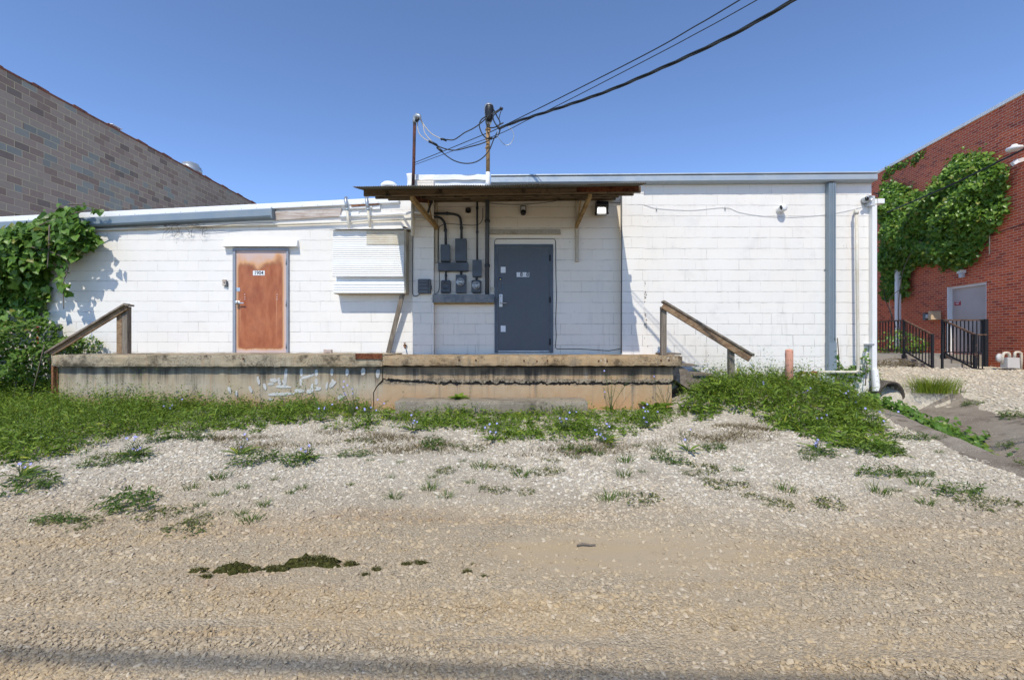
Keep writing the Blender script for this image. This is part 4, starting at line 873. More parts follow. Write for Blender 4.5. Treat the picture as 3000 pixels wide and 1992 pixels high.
# ------------------------------------------------------------------ electrical gear on the porch wall
def ebox(name, label, cat, px0, px1, py0, py1, depth, lid='cover', group=None, yb=YD, mat='box_grey', latch=True):
    t_ = thing(name, label, cat, P((px0 + px1) / 2, py1, yb), group); yf_ = yb - depth
    m = MB(); m.box(PX(px0, yf_), PX(px1, yf_), yf_ + 0.012, yb, PZ(py1, yf_), PZ(py0, yf_)); m.build('housing', MT[mat], t_, bevel=0.006)
    m = MB(); m.box(PX(px0 - 0.8, yf_), PX(px1 + 0.8, yf_), yf_, yf_ + 0.014, PZ(py1 - 1.5, yf_), PZ(py0 - 0.8, yf_)); m.build(lid, MT[mat], t_, bevel=0.004)
    if latch: m = MB(); xm = (px0 + px1) / 2; m.box(PX(xm - 2.5, yf_), PX(xm + 2.5, yf_), yf_ - 0.008, yf_ + 0.002, PZ(py1 + 0.8, yf_), PZ(py1 - 2.4, yf_)); m.build('latch', MT['dark_conduit'], t_)
    return t_
eg = 'slate grey electrical boxes on the porch wall'
ebox('switch_box', 'shorter slate grey switch box under a curved conduit, next to the corner strip', 'electrical box', 1291, 1317, 717, 766, 0.13, group=eg)
ebox('switch_box', 'tallest slate grey switch box, above the right end of the upper trough', 'electrical box', 1334, 1366, 699.5, 766, 0.15, group=eg)
ebox('switch_box', 'narrow slate grey switch box below the thin straight conduit, left of the thick conduit', 'electrical box', 1384.5, 1410, 762.5, 811, 0.12, group=eg)
ebox('wire_trough', 'short slate grey wiring trough under the two upper switch boxes', 'wire trough', 1284, 1371, 770, 794, 0.13, group=eg, latch=False)
wt = thing('wire_trough', 'long worn grey wiring trough with bare patches, lowest of the electrical gear', 'wire trough', P(1357, 886, YD), eg)
yw_ = YD - 0.15
m = MB(); m.box(PX(1267.5, yw_), PX(1447, yw_), yw_ + 0.012, YD, PZ(885.5, yw_), PZ(863, yw_)); m.build('housing', MT['box_worn'], wt, bevel=0.004)
for xa_, xb_ in ((1267, 1356), (1357.2, 1447.5)):
    m = MB(); m.box(PX(xa_, yw_), PX(xb_, yw_), yw_, yw_ + 0.014, PZ(886, yw_), PZ(862.5, yw_))
    for sx in (xa_ + 3, xb_ - 4): m.lathe(P(sx, 872, yw_), (0, -1, 0), [(0, 0.010), (0.005, 0.008)], 8)
    m.build('cover', MT['box_worn'], wt, bevel=0.003)
m = MB(); m.box(PX(1270, YD - 0.12), PX(1447, YD - 0.12), YD - 0.13, YD, PZ(890, YD - 0.12), PZ(886.6, YD - 0.12)); m.build('support_board', MT['brace_wood'], wt)
def meter(name, label, px0, px1, py0, py1, disc=None, rim=13, round_=0.02):
    t_ = thing(name, label, 'electric meter', P((px0 + px1) / 2, py1, YD), eg); yf_ = YD - 0.10
    m = MB(); m.box(PX(px0, yf_), PX(px1, yf_), yf_, YD, PZ(py1, yf_), PZ(py0, yf_)); m.build('housing', MT['box_grey'], t_, bevel=round_)
    cx, cy = disc; c = P(cx, cy, yf_)
    if rim:
        R = rim / F * yf_
        m = MB(); m.lathe(c, (0, -1, 0), [(0, R), (0.035, R), (0.045, R * 0.93), (0.045, R * 0.80), (0.02, R * 0.78)], 28); m.build('ring', MT['galv'], t_)
        m = MB(); m.lathe(c, (0, -1, 0), [(0.02, R * 0.74), (0.05, R * 0.74)], 24); f_ = m.build('dial', MT['light_plastic'], t_)
        m = MB(); m.box(c.x - R * 0.4, c.x + R * 0.4, c.y - 0.054, c.y - 0.051, c.z + R * 0.12, c.z + R * 0.42); m.box(c.x - R * 0.25, c.x + R * 0.3, c.y - 0.054, c.y - 0.051, c.z - R * 0.35, c.z - R * 0.24); m.build('display', MT['grey_plastic'], f_)
        m = MB(); m.lathe(c, (0, -1, 0), [(0.04, R * 0.80), (0.11, R * 0.78), (0.125, R * 0.70), (0.130, R * 0.4), (0.131, 0.0)], 28); m.build('glass_dome', MT['meter_glass'], t_)
    else:
        R = 12.0 / F * yf_; m = MB(); m.lathe(c, (0, -1, 0), [(0, R), (0.007, R), (0.009, R * 0.93), (0.004, R * 0.90), (0.004, 0.0)], 28); m.build('blank_cover', MT['box_grey'], t_)
    m = MB(); xm = (px0 + px1) / 2; m.box(PX(xm - 2, yf_), PX(xm + 2, yf_), yf_ - 0.008, yf_ + 0.003, PZ(py1 + 0.5, yf_), PZ(py1 - 3, yf_)); m.build('latch', MT['dark_conduit'], t_)
meter('meter_box', 'grey meter box with a blank round cover and no meter', 1291, 1319.5, 820.5, 858.3, (1305, 837), 0, 0.025)
meter('electric_meter', 'taller square grey meter box with a round glass meter, between two others', 1335, 1365.5, 805, 858, (1349, 826), 12.2, 0.006)
meter('electric_meter', 'rounded grey meter box with a round glass meter beside the thick conduit', 1380.5, 1409.5, 820.5, 858.3, (1394.5, 836), 12, 0.025)
tx = thing('telephone_box', 'dark grey ribbed telephone box on the white pier left of the meters', 'utility box', P(1243, 860, YR), eg)
ytb = YR - 0.12
m = MB(); m.box(PX(1225, ytb), PX(1260, ytb), ytb + 0.02, YR, PZ(859.5, ytb), PZ(817, ytb)); m.build('housing', MT['grey_plastic'], tx, bevel=0.008)
m = MB()
for i in range(4): m.box(PX(1224, ytb), PX(1254, ytb), ytb, ytb + 0.022, PZ(859 - i * 10.4 , ytb), PZ(859 - i * 10.4 - 9.6, ytb))
m.build('cover', MT['grey_plastic'], tx, bevel=0.004)
m = MB(); m.box(PX(1259, ytb), PX(1263, ytb), ytb + 0.04, YR - 0.02, PZ(847, ytb), PZ(836, ytb)); m.build('latch', MT['grey_plastic'], tx)
def pipe(name, label, cat, pts, r, mat, collars=(), rc=1.35):
    t_ = thing(name, label, cat, pts[-1])
    m = MB(); m.tube(pts, r, 12); m.build('pipe', MT[mat], t_)
    for c, d in collars:
        m = MB(); m.lathe(Vector(c) - Vector(d) * 0.025, d, [(0, r * 1.1), (0.004, r * rc), (0.046, r * rc), (0.05, r * 1.1)], 14); m.build('coupling', MT[mat], t_)
    return t_
def arc(l, Y): 
    pts = [P(a, b, Y) for a, b in l]; out = [pts[0]]
    for i in range(1, len(pts) - 1):
        for f in (0.25, 0.5, 0.75): out.append(((1-f)*(1-f))*(pts[i-1]+pts[i])*0.5 + 2*f*(1-f)*pts[i] + f*f*(pts[i]+pts[i+1])*0.5)
    return out + [pts[-1]]
ye = YD - 0.07
pipe('conduit', 'dark curved conduit entering the top of the shorter switch box', 'conduit', arc([(1262, 636), (1290, 636), (1304, 652), (1306, 690), (1306, 717)], ye), 0.024, 'dark_conduit', [(P(1304.8, 676, ye), (0, 0, 1))])
pipe('conduit', 'dark curved conduit entering the top of the tallest switch box', 'conduit', arc([(1272, 626), (1322, 626), (1349, 632), (1352, 664), (1352, 700)], ye), 0.024, 'dark_conduit', [(P(1310, 626, ye), (1, 0, 0)), (P(1352, 668, ye), (0, 0, 1))])
pipe('conduit', 'thin straight dark conduit down to the narrow switch box', 'conduit', [P(1398, 578, ye), P(1398, 763, ye)], 0.019, 'dark_conduit', [(P(1398, 610, ye), (0, 0, 1)), (P(1398, 680, ye), (0, 0, 1))])
for px, a, b, l in ((1306.5, 794, 821, 'short stub of conduit above the blank meter box'), (1351, 794, 806, 'short stub of conduit above the taller square meter box'), (1396, 811, 821, 'short stub of conduit between the narrow switch box and its meter')):
    pipe('conduit', l, 'conduit', [P(px, a - 1, YD - 0.06), P(px, b + 1, YD - 0.06)], 0.018, 'dark_conduit', [(P(px, (a + b) / 2, YD - 0.06), (0, 0, 1))])
# service masts
rm = thing('service_mast', 'thick rusty tan service mast rising through the canopy with a large dark weatherhead', 'service mast', P(1428, 862, YD - 0.09))
ym = YD - 0.09; rr = 0.040
m = MB(); m.tube([P(1427, 862, ym), P(1428, 585, ym), P(1428, 560, ym)], rr, 16); lo = m.build('lower_pipe', MT['box_grey'], rm)
m = MB(); m.tube([P(1428, 560, ym), P(1429.5, 520, ym)], rr * 1.0, 16); m.lathe(P(1429.5, 548, ym), (0, 0, 1), [(0, rr * 1.7), (0.09, rr * 1.12), (0.27, rr * 1.08), (0.275, rr)], 18); m.build('flashing_boot', MT['membrane'], rm)
m = MB(); m.tube([P(1429.5, 520, ym), P(1430, 350, ym)], rr * 0.93, 16); up = m.build('upper_pipe', MT['mast_rust'], rm)
for zz in (648, 778):
    m = MB(); m.lathe(P(1427.6, zz, ym) - Vector((0, 0, 0.03)), (0, 0, 1), [(0, rr * 1.05), (0.006, rr * 1.25), (0.05, rr * 1.25), (0.056, rr * 1.05)], 16); m.build('coupling', MT['dark_conduit'], rm)
for zz in (383, 410, 436):
    m = MB(); m.lathe(P(1430, zz, ym), (0, 0, 1), [(0, rr * 1.02), (0.004, rr * 1.2), (0.03, rr * 1.2), (0.034, rr * 1.02)], 16); m.beam(P(1422, zz - 2, ym), P(1438, zz - 2, ym - 0.02), 0.02, 0.03); m.build('clamp', MT['mast_rust'], up)
c = P(1436, 352, ym - 0.02)
m = MB(); prof = [(-0.02, 0.05), (0.02, 0.062), (0.10, 0.075), (0.20, 0.088), (0.27, 0.094), (0.32, 0.086), (0.355, 0.055), (0.368, 0.01)]
m.lathe(c - Vector((0.03, 0, 0.06)), (0.03, -0.02, 1), prof, 22); m.build('weatherhead', MT['galv'], rm)
m = MB(); m.lathe(c - Vector((0.02, 0.03, 0.06)), (0.03, -0.06, 1), [(0.0, 0.04), (0.05, 0.068), (0.17, 0.082), (0.26, 0.083), (0.305, 0.068), (0.32, 0.02)], 22); m.build('cable_plate', MT['black'], rm)
lm = thing('service_mast', 'thin dark rusty service mast with a small hooded head', 'service mast', P(1209, 690, 8.56))
yl = 8.56
m = MB(); m.tube([P(1209, 690, yl), P(1209.5, 560, yl)], 0.033, 12); m.build('lower_pipe', MT['cream_metal'], lm)
m = MB(); m.tube([P(1209.5, 562, yl), P(1212, 490, yl), P(1214.7, 358, yl)], 0.029, 12); m.build('upper_pipe', MT['mast_dark'], lm)
m = MB(); m.tube([P(1214.5, 362, yl), P(1214.5, 352, yl), P(1216, 345, yl), P(1222, 340.5, yl - 0.02), P(1229, 342, yl - 0.04), P(1232, 348, yl - 0.05)], [0.036, 0.04, 0.047, 0.052, 0.042, 0.02], 12); m.build('weatherhead', MT['galv'], lm)
m = MB(); m.tube([P(1216, 357, yl), P(1222, 352, yl - 0.02), P(1228, 347, yl - 0.04)], [0.025, 0.036, 0.022], 10); m.build('cable_plate', MT['black'], lm)
# ------------------------------------------------------------------ wires
Mb = Vector((-0.46, 8.66)); Dv = Vector((0.958, -1.0)).normalized()
def drop_line(pts):                    # photo points that lie in the vertical plane of the service drop
    out = []
    for px, py in pts:
        k = (px - 1500.0) / F; u = (k * Mb.y - Mb.x) / (Dv.x - k * Dv.y); Y = Mb.y + Dv.y * u
        out.append(P(px, py, Y))
    return out
def spline(pts, n=8):
    out = []; N = len(pts)
    for i in range(N - 1):
        p0, p1, p2, p3 = pts[max(0, i-1)], pts[i], pts[i+1], pts[min(N-1, i+2)]
        for k in range(n):
            t = k / n; out.append(0.5 * ((2*p1) + (p2-p0)*t + (2*p0-5*p1+4*p2-p3)*t*t + (3*p1-p0-3*p2+p3)*t*t*t))
    return out + [pts[-1]]
def ext(pts, L=7.0):
    d = (pts[-1] - pts[-2]).normalized(); return pts + [pts[-1] + d * L * 0.4 + Vector((0, 0, 0.05)), pts[-1] + d * L + Vector((0, 0, 0.25))]
def dpx(l): return [(a * 1.2704, b * 1.2704) for a, b in l]
main = spline(ext(drop_line(dpx([(1150, 297), (1200, 278), (1300, 246), (1400, 211), (1500, 169), (1600, 124), (1700, 75), (1830, 1)]))), 14)
m = MB(); nrm = Vector((0, 0, 1)); L = 0; prev = main[0]; strands = [[], [], []]
for i, p in enumerate(main):
    L += (p - prev).length; prev = p; t_ = (main[min(i+1, len(main)-1)] - main[max(0, i-1)]).normalized(); a = t_.cross(nrm).normalized(); b = t_.cross(a)
    for k in range(3): an = L * 5.5 + k * 2.094; strands[k].append(p + (a * math.cos(an) + b * math.sin(an)) * 0.013)
for s_ in strands: m.tube(s_, 0.0115, 6)
tag(m.build('service_cable', MT['cable']), 'thick twisted black service cable sweeping up to the right from the rusty mast', 'cable')
m = MB(); m.tube(spline(ext(drop_line(dpx([(958, 375), (1040, 342), (1115, 311), (1150, 296), (1300, 222), (1500, 120), (1600, 63), (1707, 0)]))), 8), 0.008, 6)
tag(m.build('overhead_wire', MT['cable']), 'upper thin black overhead wire from the thin mast past the rusty mast', 'wire', 'thin overhead wires')
m = MB(); m.tube(spline(ext(drop_line(dpx([(958, 380), (1040, 350), (1150, 310), (1215, 278), (1300, 237), (1500, 134), (1600, 81), (1747, 0)]))), 8), 0.006, 6)
tag(m.build('overhead_wire', MT['cable']), 'lower thin black overhead wire from the thin mast, just under its twin', 'wire', 'thin overhead wires')
z4 = lambda l: [(1000 + a / 3.937, 250 + b / 3.937) for a, b in l]
jm = thing('jumper_wires', 'loose looping wires and black splices hanging between the two service masts', 'wires', P(1330, 470, 8.6))
yj = 8.58
def wire(nm, l, r, mat, Y=yj, par=None): m = MB(); m.tube(spline(pt(z4(l), Y), 6), r, 6); return m.build(nm, MT[mat], par or jm)
wire('pale_wire', [(890, 385), (878, 470), (900, 560), (960, 620), (1005, 645)], 0.009, 'white_cable')
wire('pale_wire', [(905, 380), (945, 470), (960, 545), (1005, 610), (1040, 645)], 0.009, 'white_cable')
wire('pale_wire', [(910, 378), (960, 470), (1040, 560), (1150, 620)], 0.009, 'white_cable')
wire('black_wire', [(1215, 628), (1290, 632), (1350, 600), (1420, 550), (1520, 500), (1600, 445), (1700, 360), (1830, 275)], 0.011, 'cable')
wire('black_wire', [(1060, 665), (1130, 710), (1240, 745), (1340, 748), (1480, 712), (1600, 680), (1700, 640)], 0.011, 'cable')
wire('black_wire', [(1150, 755), (1200, 805), (1300, 870), (1420, 902), (1540, 890), (1640, 830), (1710, 740), (1760, 620), (1800, 540)], 0.011, 'cable')
wire('black_wire', [(1700, 290), (1680, 350), (1615, 400), (1592, 470), (1630, 570), (1700, 620), (1800, 590), (1835, 500)], 0.012, 'cable', ym - 0.10)
wire('black_wire', [(1720, 240), (1700, 340), (1668, 410), (1690, 480), (1760, 490), (1830, 455), (1870, 435)], 0.012, 'cable', ym - 0.12)
wire('black_wire', [(1750, 270), (1790, 350), (1830, 430), (1810, 480)], 0.012, 'cable', ym - 0.11)
wire('black_wire', [(1835, 285), (1760, 345), (1755, 400), (1790, 465), (1815, 480)], 0.012, 'cable', ym - 0.14)
wire('black_wire', [(1845, 290), (1820, 380), (1830, 440)], 0.008, 'cable', ym - 0.14)
wire('grey_wire', [(1925, 475), (1975, 530), (1990, 600), (1950, 675), (1890, 690), (1830, 630), (1800, 560), (1810, 490)], 0.007, 'galv', ym - 0.12)
for l, r in (([(1145, 625), (1170, 622), (1215, 640)], 0.022), ([(1010, 650), (1050, 665), (1105, 695)], 0.024), ([(1105, 715), (1135, 745), (1165, 765)], 0.024), ([(1830, 265), (1862, 280)], 0.028), ([(1795, 470), (1830, 500), (1860, 480)], 0.026), ([(1700, 600), (1740, 620)], 0.024)):
    m = MB(); m.tube(pt(z4(l), yj - 0.02), r, 8); m.build('splice', MT['black'], jm)
z5 = lambda l: [(1150 + a / 4.237, 550 + b / 4.237) for a, b in l]
m = MB(); m.tube(spline(pt(z5([(240, 150), (255, 400), (250, 800), (250, 1100), (248, 1300), (270, 1345), (310, 1340), (335, 1318)]), YR - 0.02), 5), 0.008, 6); tag(m.build('wall_cable', MT['cable']), 'black cable running down the left pier into the ribbed telephone box', 'cable')
m = MB(); m.tube(spline(pt(z5([(1118, 255), (1118, 380), (1080, 450), (1000, 468), (860, 462), (680, 450), (600, 475), (572, 540), (575, 900), (582, 1200), (560, 1300), (500, 1330), (450, 1328)]), YD - 0.012), 5), 0.006, 6); tag(m.build('wall_cable', MT['cable']), 'thin dark cable looping round the switch boxes on the porch wall', 'cable')
z6 = lambda l: [(1400 + a / 3.074, 550 + b / 3.074) for a, b in l]
m = MB(); m.tube(pt(z6([(150, 900), (150, 480), (170, 463), (405, 461), (685, 462), (700, 480), (702, 720), (708, 1000), (700, 1200), (706, 1330), (698, 1440), (715, 1452), (930, 1452), (1180, 1468), (1290, 1450)]), YD - 0.008), 0.006, 6)
tag(m.build('door_cable', MT['cable']), 'thin dark cable tacked round the dark door frame and along the wall base', 'cable')
m = MB(); m.tube(spline(pt(z6([(0, 120), (100, 140), (250, 152), (450, 150), (650, 130), (860, 90), (1000, 105), (1150, 130), (1310, 138)]), YD - 0.02), 5), 0.005, 6); m.tube(pt(z6([(1293, 85), (1297, 500), (1292, 900), (1290, 1490)]), YD - 0.006 - 0.15), 0.010, 6)
tag(m.build('wall_wire', MT['grey_plastic']), 'thin wire sagging under the canopy and running down the pier joint', 'wire')
z7 = lambda l: [(1850 + a / 2.177, 480 + b / 2.177) for a, b in l]
m = MB(); m.tube(spline(pt(z7([(0, 262), (80, 262), (160, 285), (380, 297), (598, 280), (690, 310), (850, 335), (1050, 340), (1260, 322), (1400, 295), (1510, 265)]), YR - 0.008), 5), 0.0035, 6)
for px, py in z7([(160, 285), (598, 280)]): m.tube([P(px, py - 4, YR - 0.02), P(px, py + 5, YR - 0.02)], 0.012, 6)
tag(m.build('wall_wire', MT['light_plastic']), 'thin pale wire sagging across the tall white wall to the corner camera', 'wire')
sgl = thing('bracket_arm', 'small round black vent fitting high on the porch wall above the tallest switch box', 'vent', P(1372, 626, YD))
m = MB(); m.pbox(1363, 1380, 608, 624, YD - 0.03, YD); m.build('base_plate', MT['cream_wood'], sgl, bevel=0.004)
m = MB(); m.lathe(P(1372, 617.5, YD - 0.03), (0, -1, 0), [(0, 0.052), (0.03, 0.054), (0.032, 0.046), (0.01, 0.044)], 20); m.build('vent_ring', MT['black'], sgl)
sgl.name = 'wall_vent'
ol = thing('outlet_box', 'small cream outlet box between the thick conduit and the dark door', 'outlet', P(1441.5, 851, YD))
m = MB(); m.pbox(1437, 1446, 841, 851.5, YD - 0.03, YD); m.build('housing', MT['cream_metal'], ol, bevel=0.003)
m = MB(); m.pbox(1440, 1443.5, 843.5, 848.5, YD - 0.034, YD - 0.028); m.build('socket', MT['dirt_tan'], ol)
# lamps and cameras
sl = thing('sensor_light', 'small sensor light with a white panel above a black ball over the dark door', 'wall light', P(1533, 632, YD))
m = MB(); m.pbox(1525, 1541.5, 602, 618, YD - 0.09, YD - 0.01); m.build('housing', MT['black'], sl, bevel=0.008)
m = MB(); m.pbox(1527, 1539.5, 604, 616, YD - 0.095, YD - 0.085); m.build('panel', MT['light_plastic'], sl, bevel=0.006)
m = MB(); m.lathe(P(1533, 623, YD - 0.07), (0, -0.4, -1), [(-0.05, 0.02), (-0.035, 0.045), (0, 0.056), (0.035, 0.045), (0.055, 0.01)], 18); m.lathe(P(1533, 622, YD), (0, -1, 0), [(0, 0.055), (0.02, 0.05), (0.05, 0.03)], 14); m.build('sensor', MT['black'], sl)
fl = thing('floodlight', 'black box floodlight with a lit white lens on the porch wall', 'floodlight', P(1763, 632, YD))
m = MB(); m.prism_x([(YD, PZ(633, YD)), (YD - 0.12, PZ(633, YD)), (YD - 0.20, PZ(608, YD)), (YD - 0.18, PZ(598, YD)), (YD, PZ(596, YD))], PX(1745.5, YD - 0.1), PX(1780.5, YD - 0.1)); m.build('housing', MT['black'], fl, bevel=0.008)
m = MB(); a = math.atan2(0.08, 25 / F * YD)
m.add([P(1748.5, 630.5, YD - 0.13), P(1777.5, 630.5, YD - 0.13), P(1776.5, 606.5, YD - 0.208), P(1749.5, 606.5, YD - 0.208)], [(0, 1, 2, 3)]); o = m.build('lens_frame', MT['light_plastic'], fl); sd = o.modifiers.new('s', 'SOLIDIFY'); sd.thickness = 0.008
m = MB(); m.add([P(1751.5, 624.5, YD - 0.156), P(1774, 624.5, YD - 0.156), P(1773, 610, YD - 0.206), P(1752.5, 610, YD - 0.206)], [(0, 1, 2, 3)]); o = m.build('lens', MT['lamp_lit'], fl); sd = o.modifiers.new('s', 'SOLIDIFY'); sd.thickness = 0.004; sd.offset = 1
m = MB()
for px in (1744.5, 1781.5): m.lathe(P(px, 625, YD - 0.1), (1, 0, 0), [(-0.01, 0.018), (0.01, 0.018)], 10)
m.build('hinge', MT['black'], fl)
cm = thing('security_camera', 'white dome camera with a dark lens on the tall white wall', 'security camera', P(2284, 624, YR), 'security cameras on the tall white wall')
m = MB(); m.lathe(P(2283, 616, YR), (0, -1, 0), [(0, 0.068), (0.03, 0.068), (0.04, 0.05)], 20); m.build('base', MT['white_metal'], cm)
m = MB(); m.lathe(P(2284, 615, YR - 0.03), (0.35, -1, 0.25), [(0, 0.05), (0.05, 0.07), (0.10, 0.072), (0.125, 0.055)], 20); m.build('body', MT['white_metal'], cm)
m = MB(); m.lathe(P(2290, 609, YR - 0.11), (0.35, -1, 0.25), [(0, 0.052), (0.03, 0.045), (0.045, 0.02), (0.047, 0.0)], 18); m.build('lens', MT['dark_hole'], cm)
cm = thing('security_camera', 'grey bullet camera under the roof at the right corner of the tall building', 'security camera', P(2536, 600, YR), 'security cameras on the tall white wall')
m = MB(); m.lathe(P(2530, 590, YR), (0.1, -1, 0.1), [(0, 0.062), (0.05, 0.06), (0.15, 0.052), (0.155, 0.045), (0.14, 0.040)], 20); m.build('body', MT['galv'], cm)
m = MB(); m.lathe(P(2538.5, 583, YR - 0.15), (0.25, -1, -0.05), [(0, 0.04), (0.02, 0.034), (0.03, 0.012)], 16); m.build('lens', MT['dark_hole'], cm)
m = MB(); m.tube([P(2543, 572, YR - 0.02), P(2540, 580, YR - 0.06)], 0.016, 8); m.build('bracket', MT['light_plastic'], cm)
cl = thing('corner_light', 'white box light reaching out past the right corner of the tall building', 'wall light', P(2556, 603, YR - 0.1))
yc_ = YR - 0.10
m = MB(); m.pbox(2547, 2564, 574, 603, yc_, YR); m.build('junction_box', MT['light_plastic'], cl, bevel=0.004)
m = MB(); m.box(PX(2564, yc_), PX(2571, yc_), yc_ + 0.01, YR + 0.03, PZ(598, yc_), PZ(582, yc_)); m.box(PX(2570, yc_), PX(2590, yc_), yc_ - 0.02, YR + 0.06, PZ(597, yc_), PZ(583, yc_)); m.build('lamp_head', MT['white_paint'], cl, bevel=0.008)
m = MB(); m.tube([P(2560, 566, YR - 0.02), P(2575, 569, YR), P(2574, 578, YR)], 0.012, 6); m.build('arm', MT['black'], cl)
# downspouts, gas pipe, bollard
ds = thing('downspout', 'blue grey fluted downspout on the tall white wall', 'downspout', P(2440, 1090, YR)); yd2 = YR - 0.12
m = MB(); xa_, xb_ = PX(2429.5, yd2), PX(2450.5, yd2); m.box(xa_, xb_, yd2 + 0.012, YR - 0.012, PZ(1092, yd2), PZ(535, yd2))
for i in range(4): w_ = (xb_ - xa_) / 4; m.box(xa_ + w_ * i + 0.004, xa_ + w_ * (i + 1) - 0.006, yd2, yd2 + 0.013, PZ(1090, yd2), PZ(536, yd2))
m.build('pipe', MT['gutter_dark'], ds, bevel=0.004)
m = MB(); m.box(xa_ - 0.004, xb_ + 0.004, yd2 - 0.004, YR - 0.008, PZ(1090, yd2), PZ(1004, yd2)); m.build('lower_sleeve', MT['gutter_dark'], ds)
m = MB(); m.box(xa_ - 0.02, xb_ + 0.02, YR - 0.012, YR, PZ(790, yd2), PZ(786, yd2)); m.build('strap', MT['galv'], ds)
ds = thing('downspout', 'white square downspout ending in a ribbed hose at the right corner', 'downspout', P(2561, 1145, YR))
m = MB(); yq = YR - 0.09; m.box(PX(2556, yq), PX(2570, yq), yq, YR - 0.004, PZ(1086, yq), PZ(600, yq)); m.build('pipe', MT['white_metal'], ds, bevel=0.006)
m = MB(); pr_ = []; 
for i in range(44): pr_ += [(i * 0.0095, 0.056 if i % 2 else 0.069)]
a, b = P(2562, 1083, yq + 0.03), P(2568, 1150, yq - 0.05); m.lathe(a, b - a, pr_, 16); m.build('ribbed_hose', MT['white_metal'], ds)
m = MB(); m.pbox(2542, 2562, 1007, 1011, yq - 0.01, YR); m.build('strap', MT['galv'], ds)
gp = thing('gas_pipe', 'tall cream gas pipe standing off the wall beside the right corner', 'pipe', P(2512, 1092, YR - 0.12)); yp = YR - 0.14
m = MB(); m.tube([P(2509, 625, yp), P(2511, 800, yp), P(2514, 1078, yp), P(2513, 1087, yp), P(2505, 1090, yp), P(2395, 1090, yp)], 0.027, 12); m.build('pipe', MT['cream_metal'], gp)
m = MB(); m.lathe(P(2509, 628, yp), (0, 0, 1), [(0, 0.036), (0.05, 0.036), (0.065, 0.022)], 12); m.tube([P(2509, 620, yp), P(2506, 616, yp + 0.05), P(2505, 620, YR)], 0.02, 8); m.build('cap', MT['cream_metal'], gp)
gm = thing('gas_meter', 'blue grey gas meter with a rusty inlet pipe half hidden in weeds', 'gas meter', P(2405, 1130, YR - 0.2)); yg2 = YR - 0.22
m = MB(); m.rough_box(PX(2366, yg2), PX(2440, yg2), yg2 - 0.05, yg2 + 0.14, PZ(1137, yg2), PZ(1104, yg2), 0.06, 0.008, 5); m.build('body', MT['gutter'], gm)
m = MB(); m.tube(arc([(2340, 1140), (2341, 1092), (2352, 1093), (2366, 1092), (2367, 1108)], yg2), 0.026, 10); m.build('inlet_pipe', MT['rust'], gm)
m = MB(); m.tube([P(2385, 1090, yp), P(2376, 1092, yp), P(2382, 1096, yp)], 0.032, 10); m.tube([P(2390, 1090, yp), P(2392, 1108, yg2)], 0.026, 10); m.build('valve', MT['rust'], gm)
bo = thing('bollard', 'salmon pink bollard with peeling rusty paint in the weeds before the tall wall', 'bollard', P(2312, 1145, 7.9))
m = MB(); c_ = P(2312, 1145, 7.9); c_.z -= 0.15; hh = PZ(1023, 7.9) - c_.z; m.lathe(c_, (0, 0, 1), [(0, 0.061), (hh - 0.03, 0.061), (hh - 0.012, 0.055), (hh, 0.035), (hh + 0.004, 0.0)], 26); m.build('post', MT['salmon'], bo)
ORG.update()
# peeling paint flakes along the joint between the two wall sections
m = MB()
for i in range(26):
    px = 1888 + abs(random.gauss(0, 3.5)); py = random.choice([835, 860, 872, 880, 935, 950, 960, 995, 1015]) + random.gauss(0, 7); c = P(px, py, YR - 0.003); r_ = 0.008 + 0.022 * random.random()
    k = [(c.x + r_ * (0.4 + 0.8 * random.random()) * math.cos(a) * 0.6, YR - 0.003, c.z + r_ * (0.4 + 0.8 * random.random()) * math.sin(a)) for a in [j * 1.047 for j in range(6)]]
    m.add(k, [(0, 1, 2, 3, 4, 5)])
m.build('bare_patch', MT['grey_concrete'], tb)

# ------------------------------------------------------------------ roof vents
def roof_vent(lab, px, pybase, Y, r, h, rim):
    t_ = thing('roof_vent', lab, 'roof vent', P(px, pybase, Y))
    c = P(px, pybase, Y)
    m = MB(); m.lathe(c - Vector((0, 0, 0.6)), (0, 0, 1), [(0, r * 0.75), (0.6 + h * 0.35, r * 0.75)], 24); m.build('pipe', MT['galv'], t_)
    m = MB(); m.lathe(c, (0, 0, 1), [(0.0, r), (h * 0.35, r * 1.0), (h * 0.40, r * 0.9), (h * 0.55, r * 0.92), (h * 0.6, r * 0.8), (h * 0.85, r * 0.7), (h, r * 0.3), (h * 1.02, 0.0)], 28); m.build('hood', MT[rim], t_)
roof_vent('low white domed roof vent peeking over the left end of the canopy', 1140, 549, 11.5, 0.205, 0.13, 'membrane')
roof_vent('silver domed roof vent on the brown block building behind its roof line', 558, 508, 21.0, 0.46, 0.49, 'galv')
t_ = thing('roof_hatch', 'small white box on the roof of the brown block building', 'roof box', P(324, 375, 16.6))
m = MB(); m.prism([(PX(311, 16.6), PZ(395, 16.6)), (PX(336, 16.6), PZ(395, 16.6)), (PX(330, 16.6), PZ(370, 16.6)), (PX(314, 16.6), PZ(364, 16.6))], 16.6, 17.0); m.build('box', MT['membrane'], t_)
m = MB(); m.box(PX(310, 16.6), PX(331, 16.6), 16.58, 17.02, PZ(365, 16.6), PZ(363, 16.6)); m.build('lid', MT['white_paint'], t_)

# ------------------------------------------------------------------ brown block building on the left
bb = thing('block_building', 'tall brown and grey split block building behind the low white one', 'building', (-13.88, 24, 0), None, math.radians(-90))
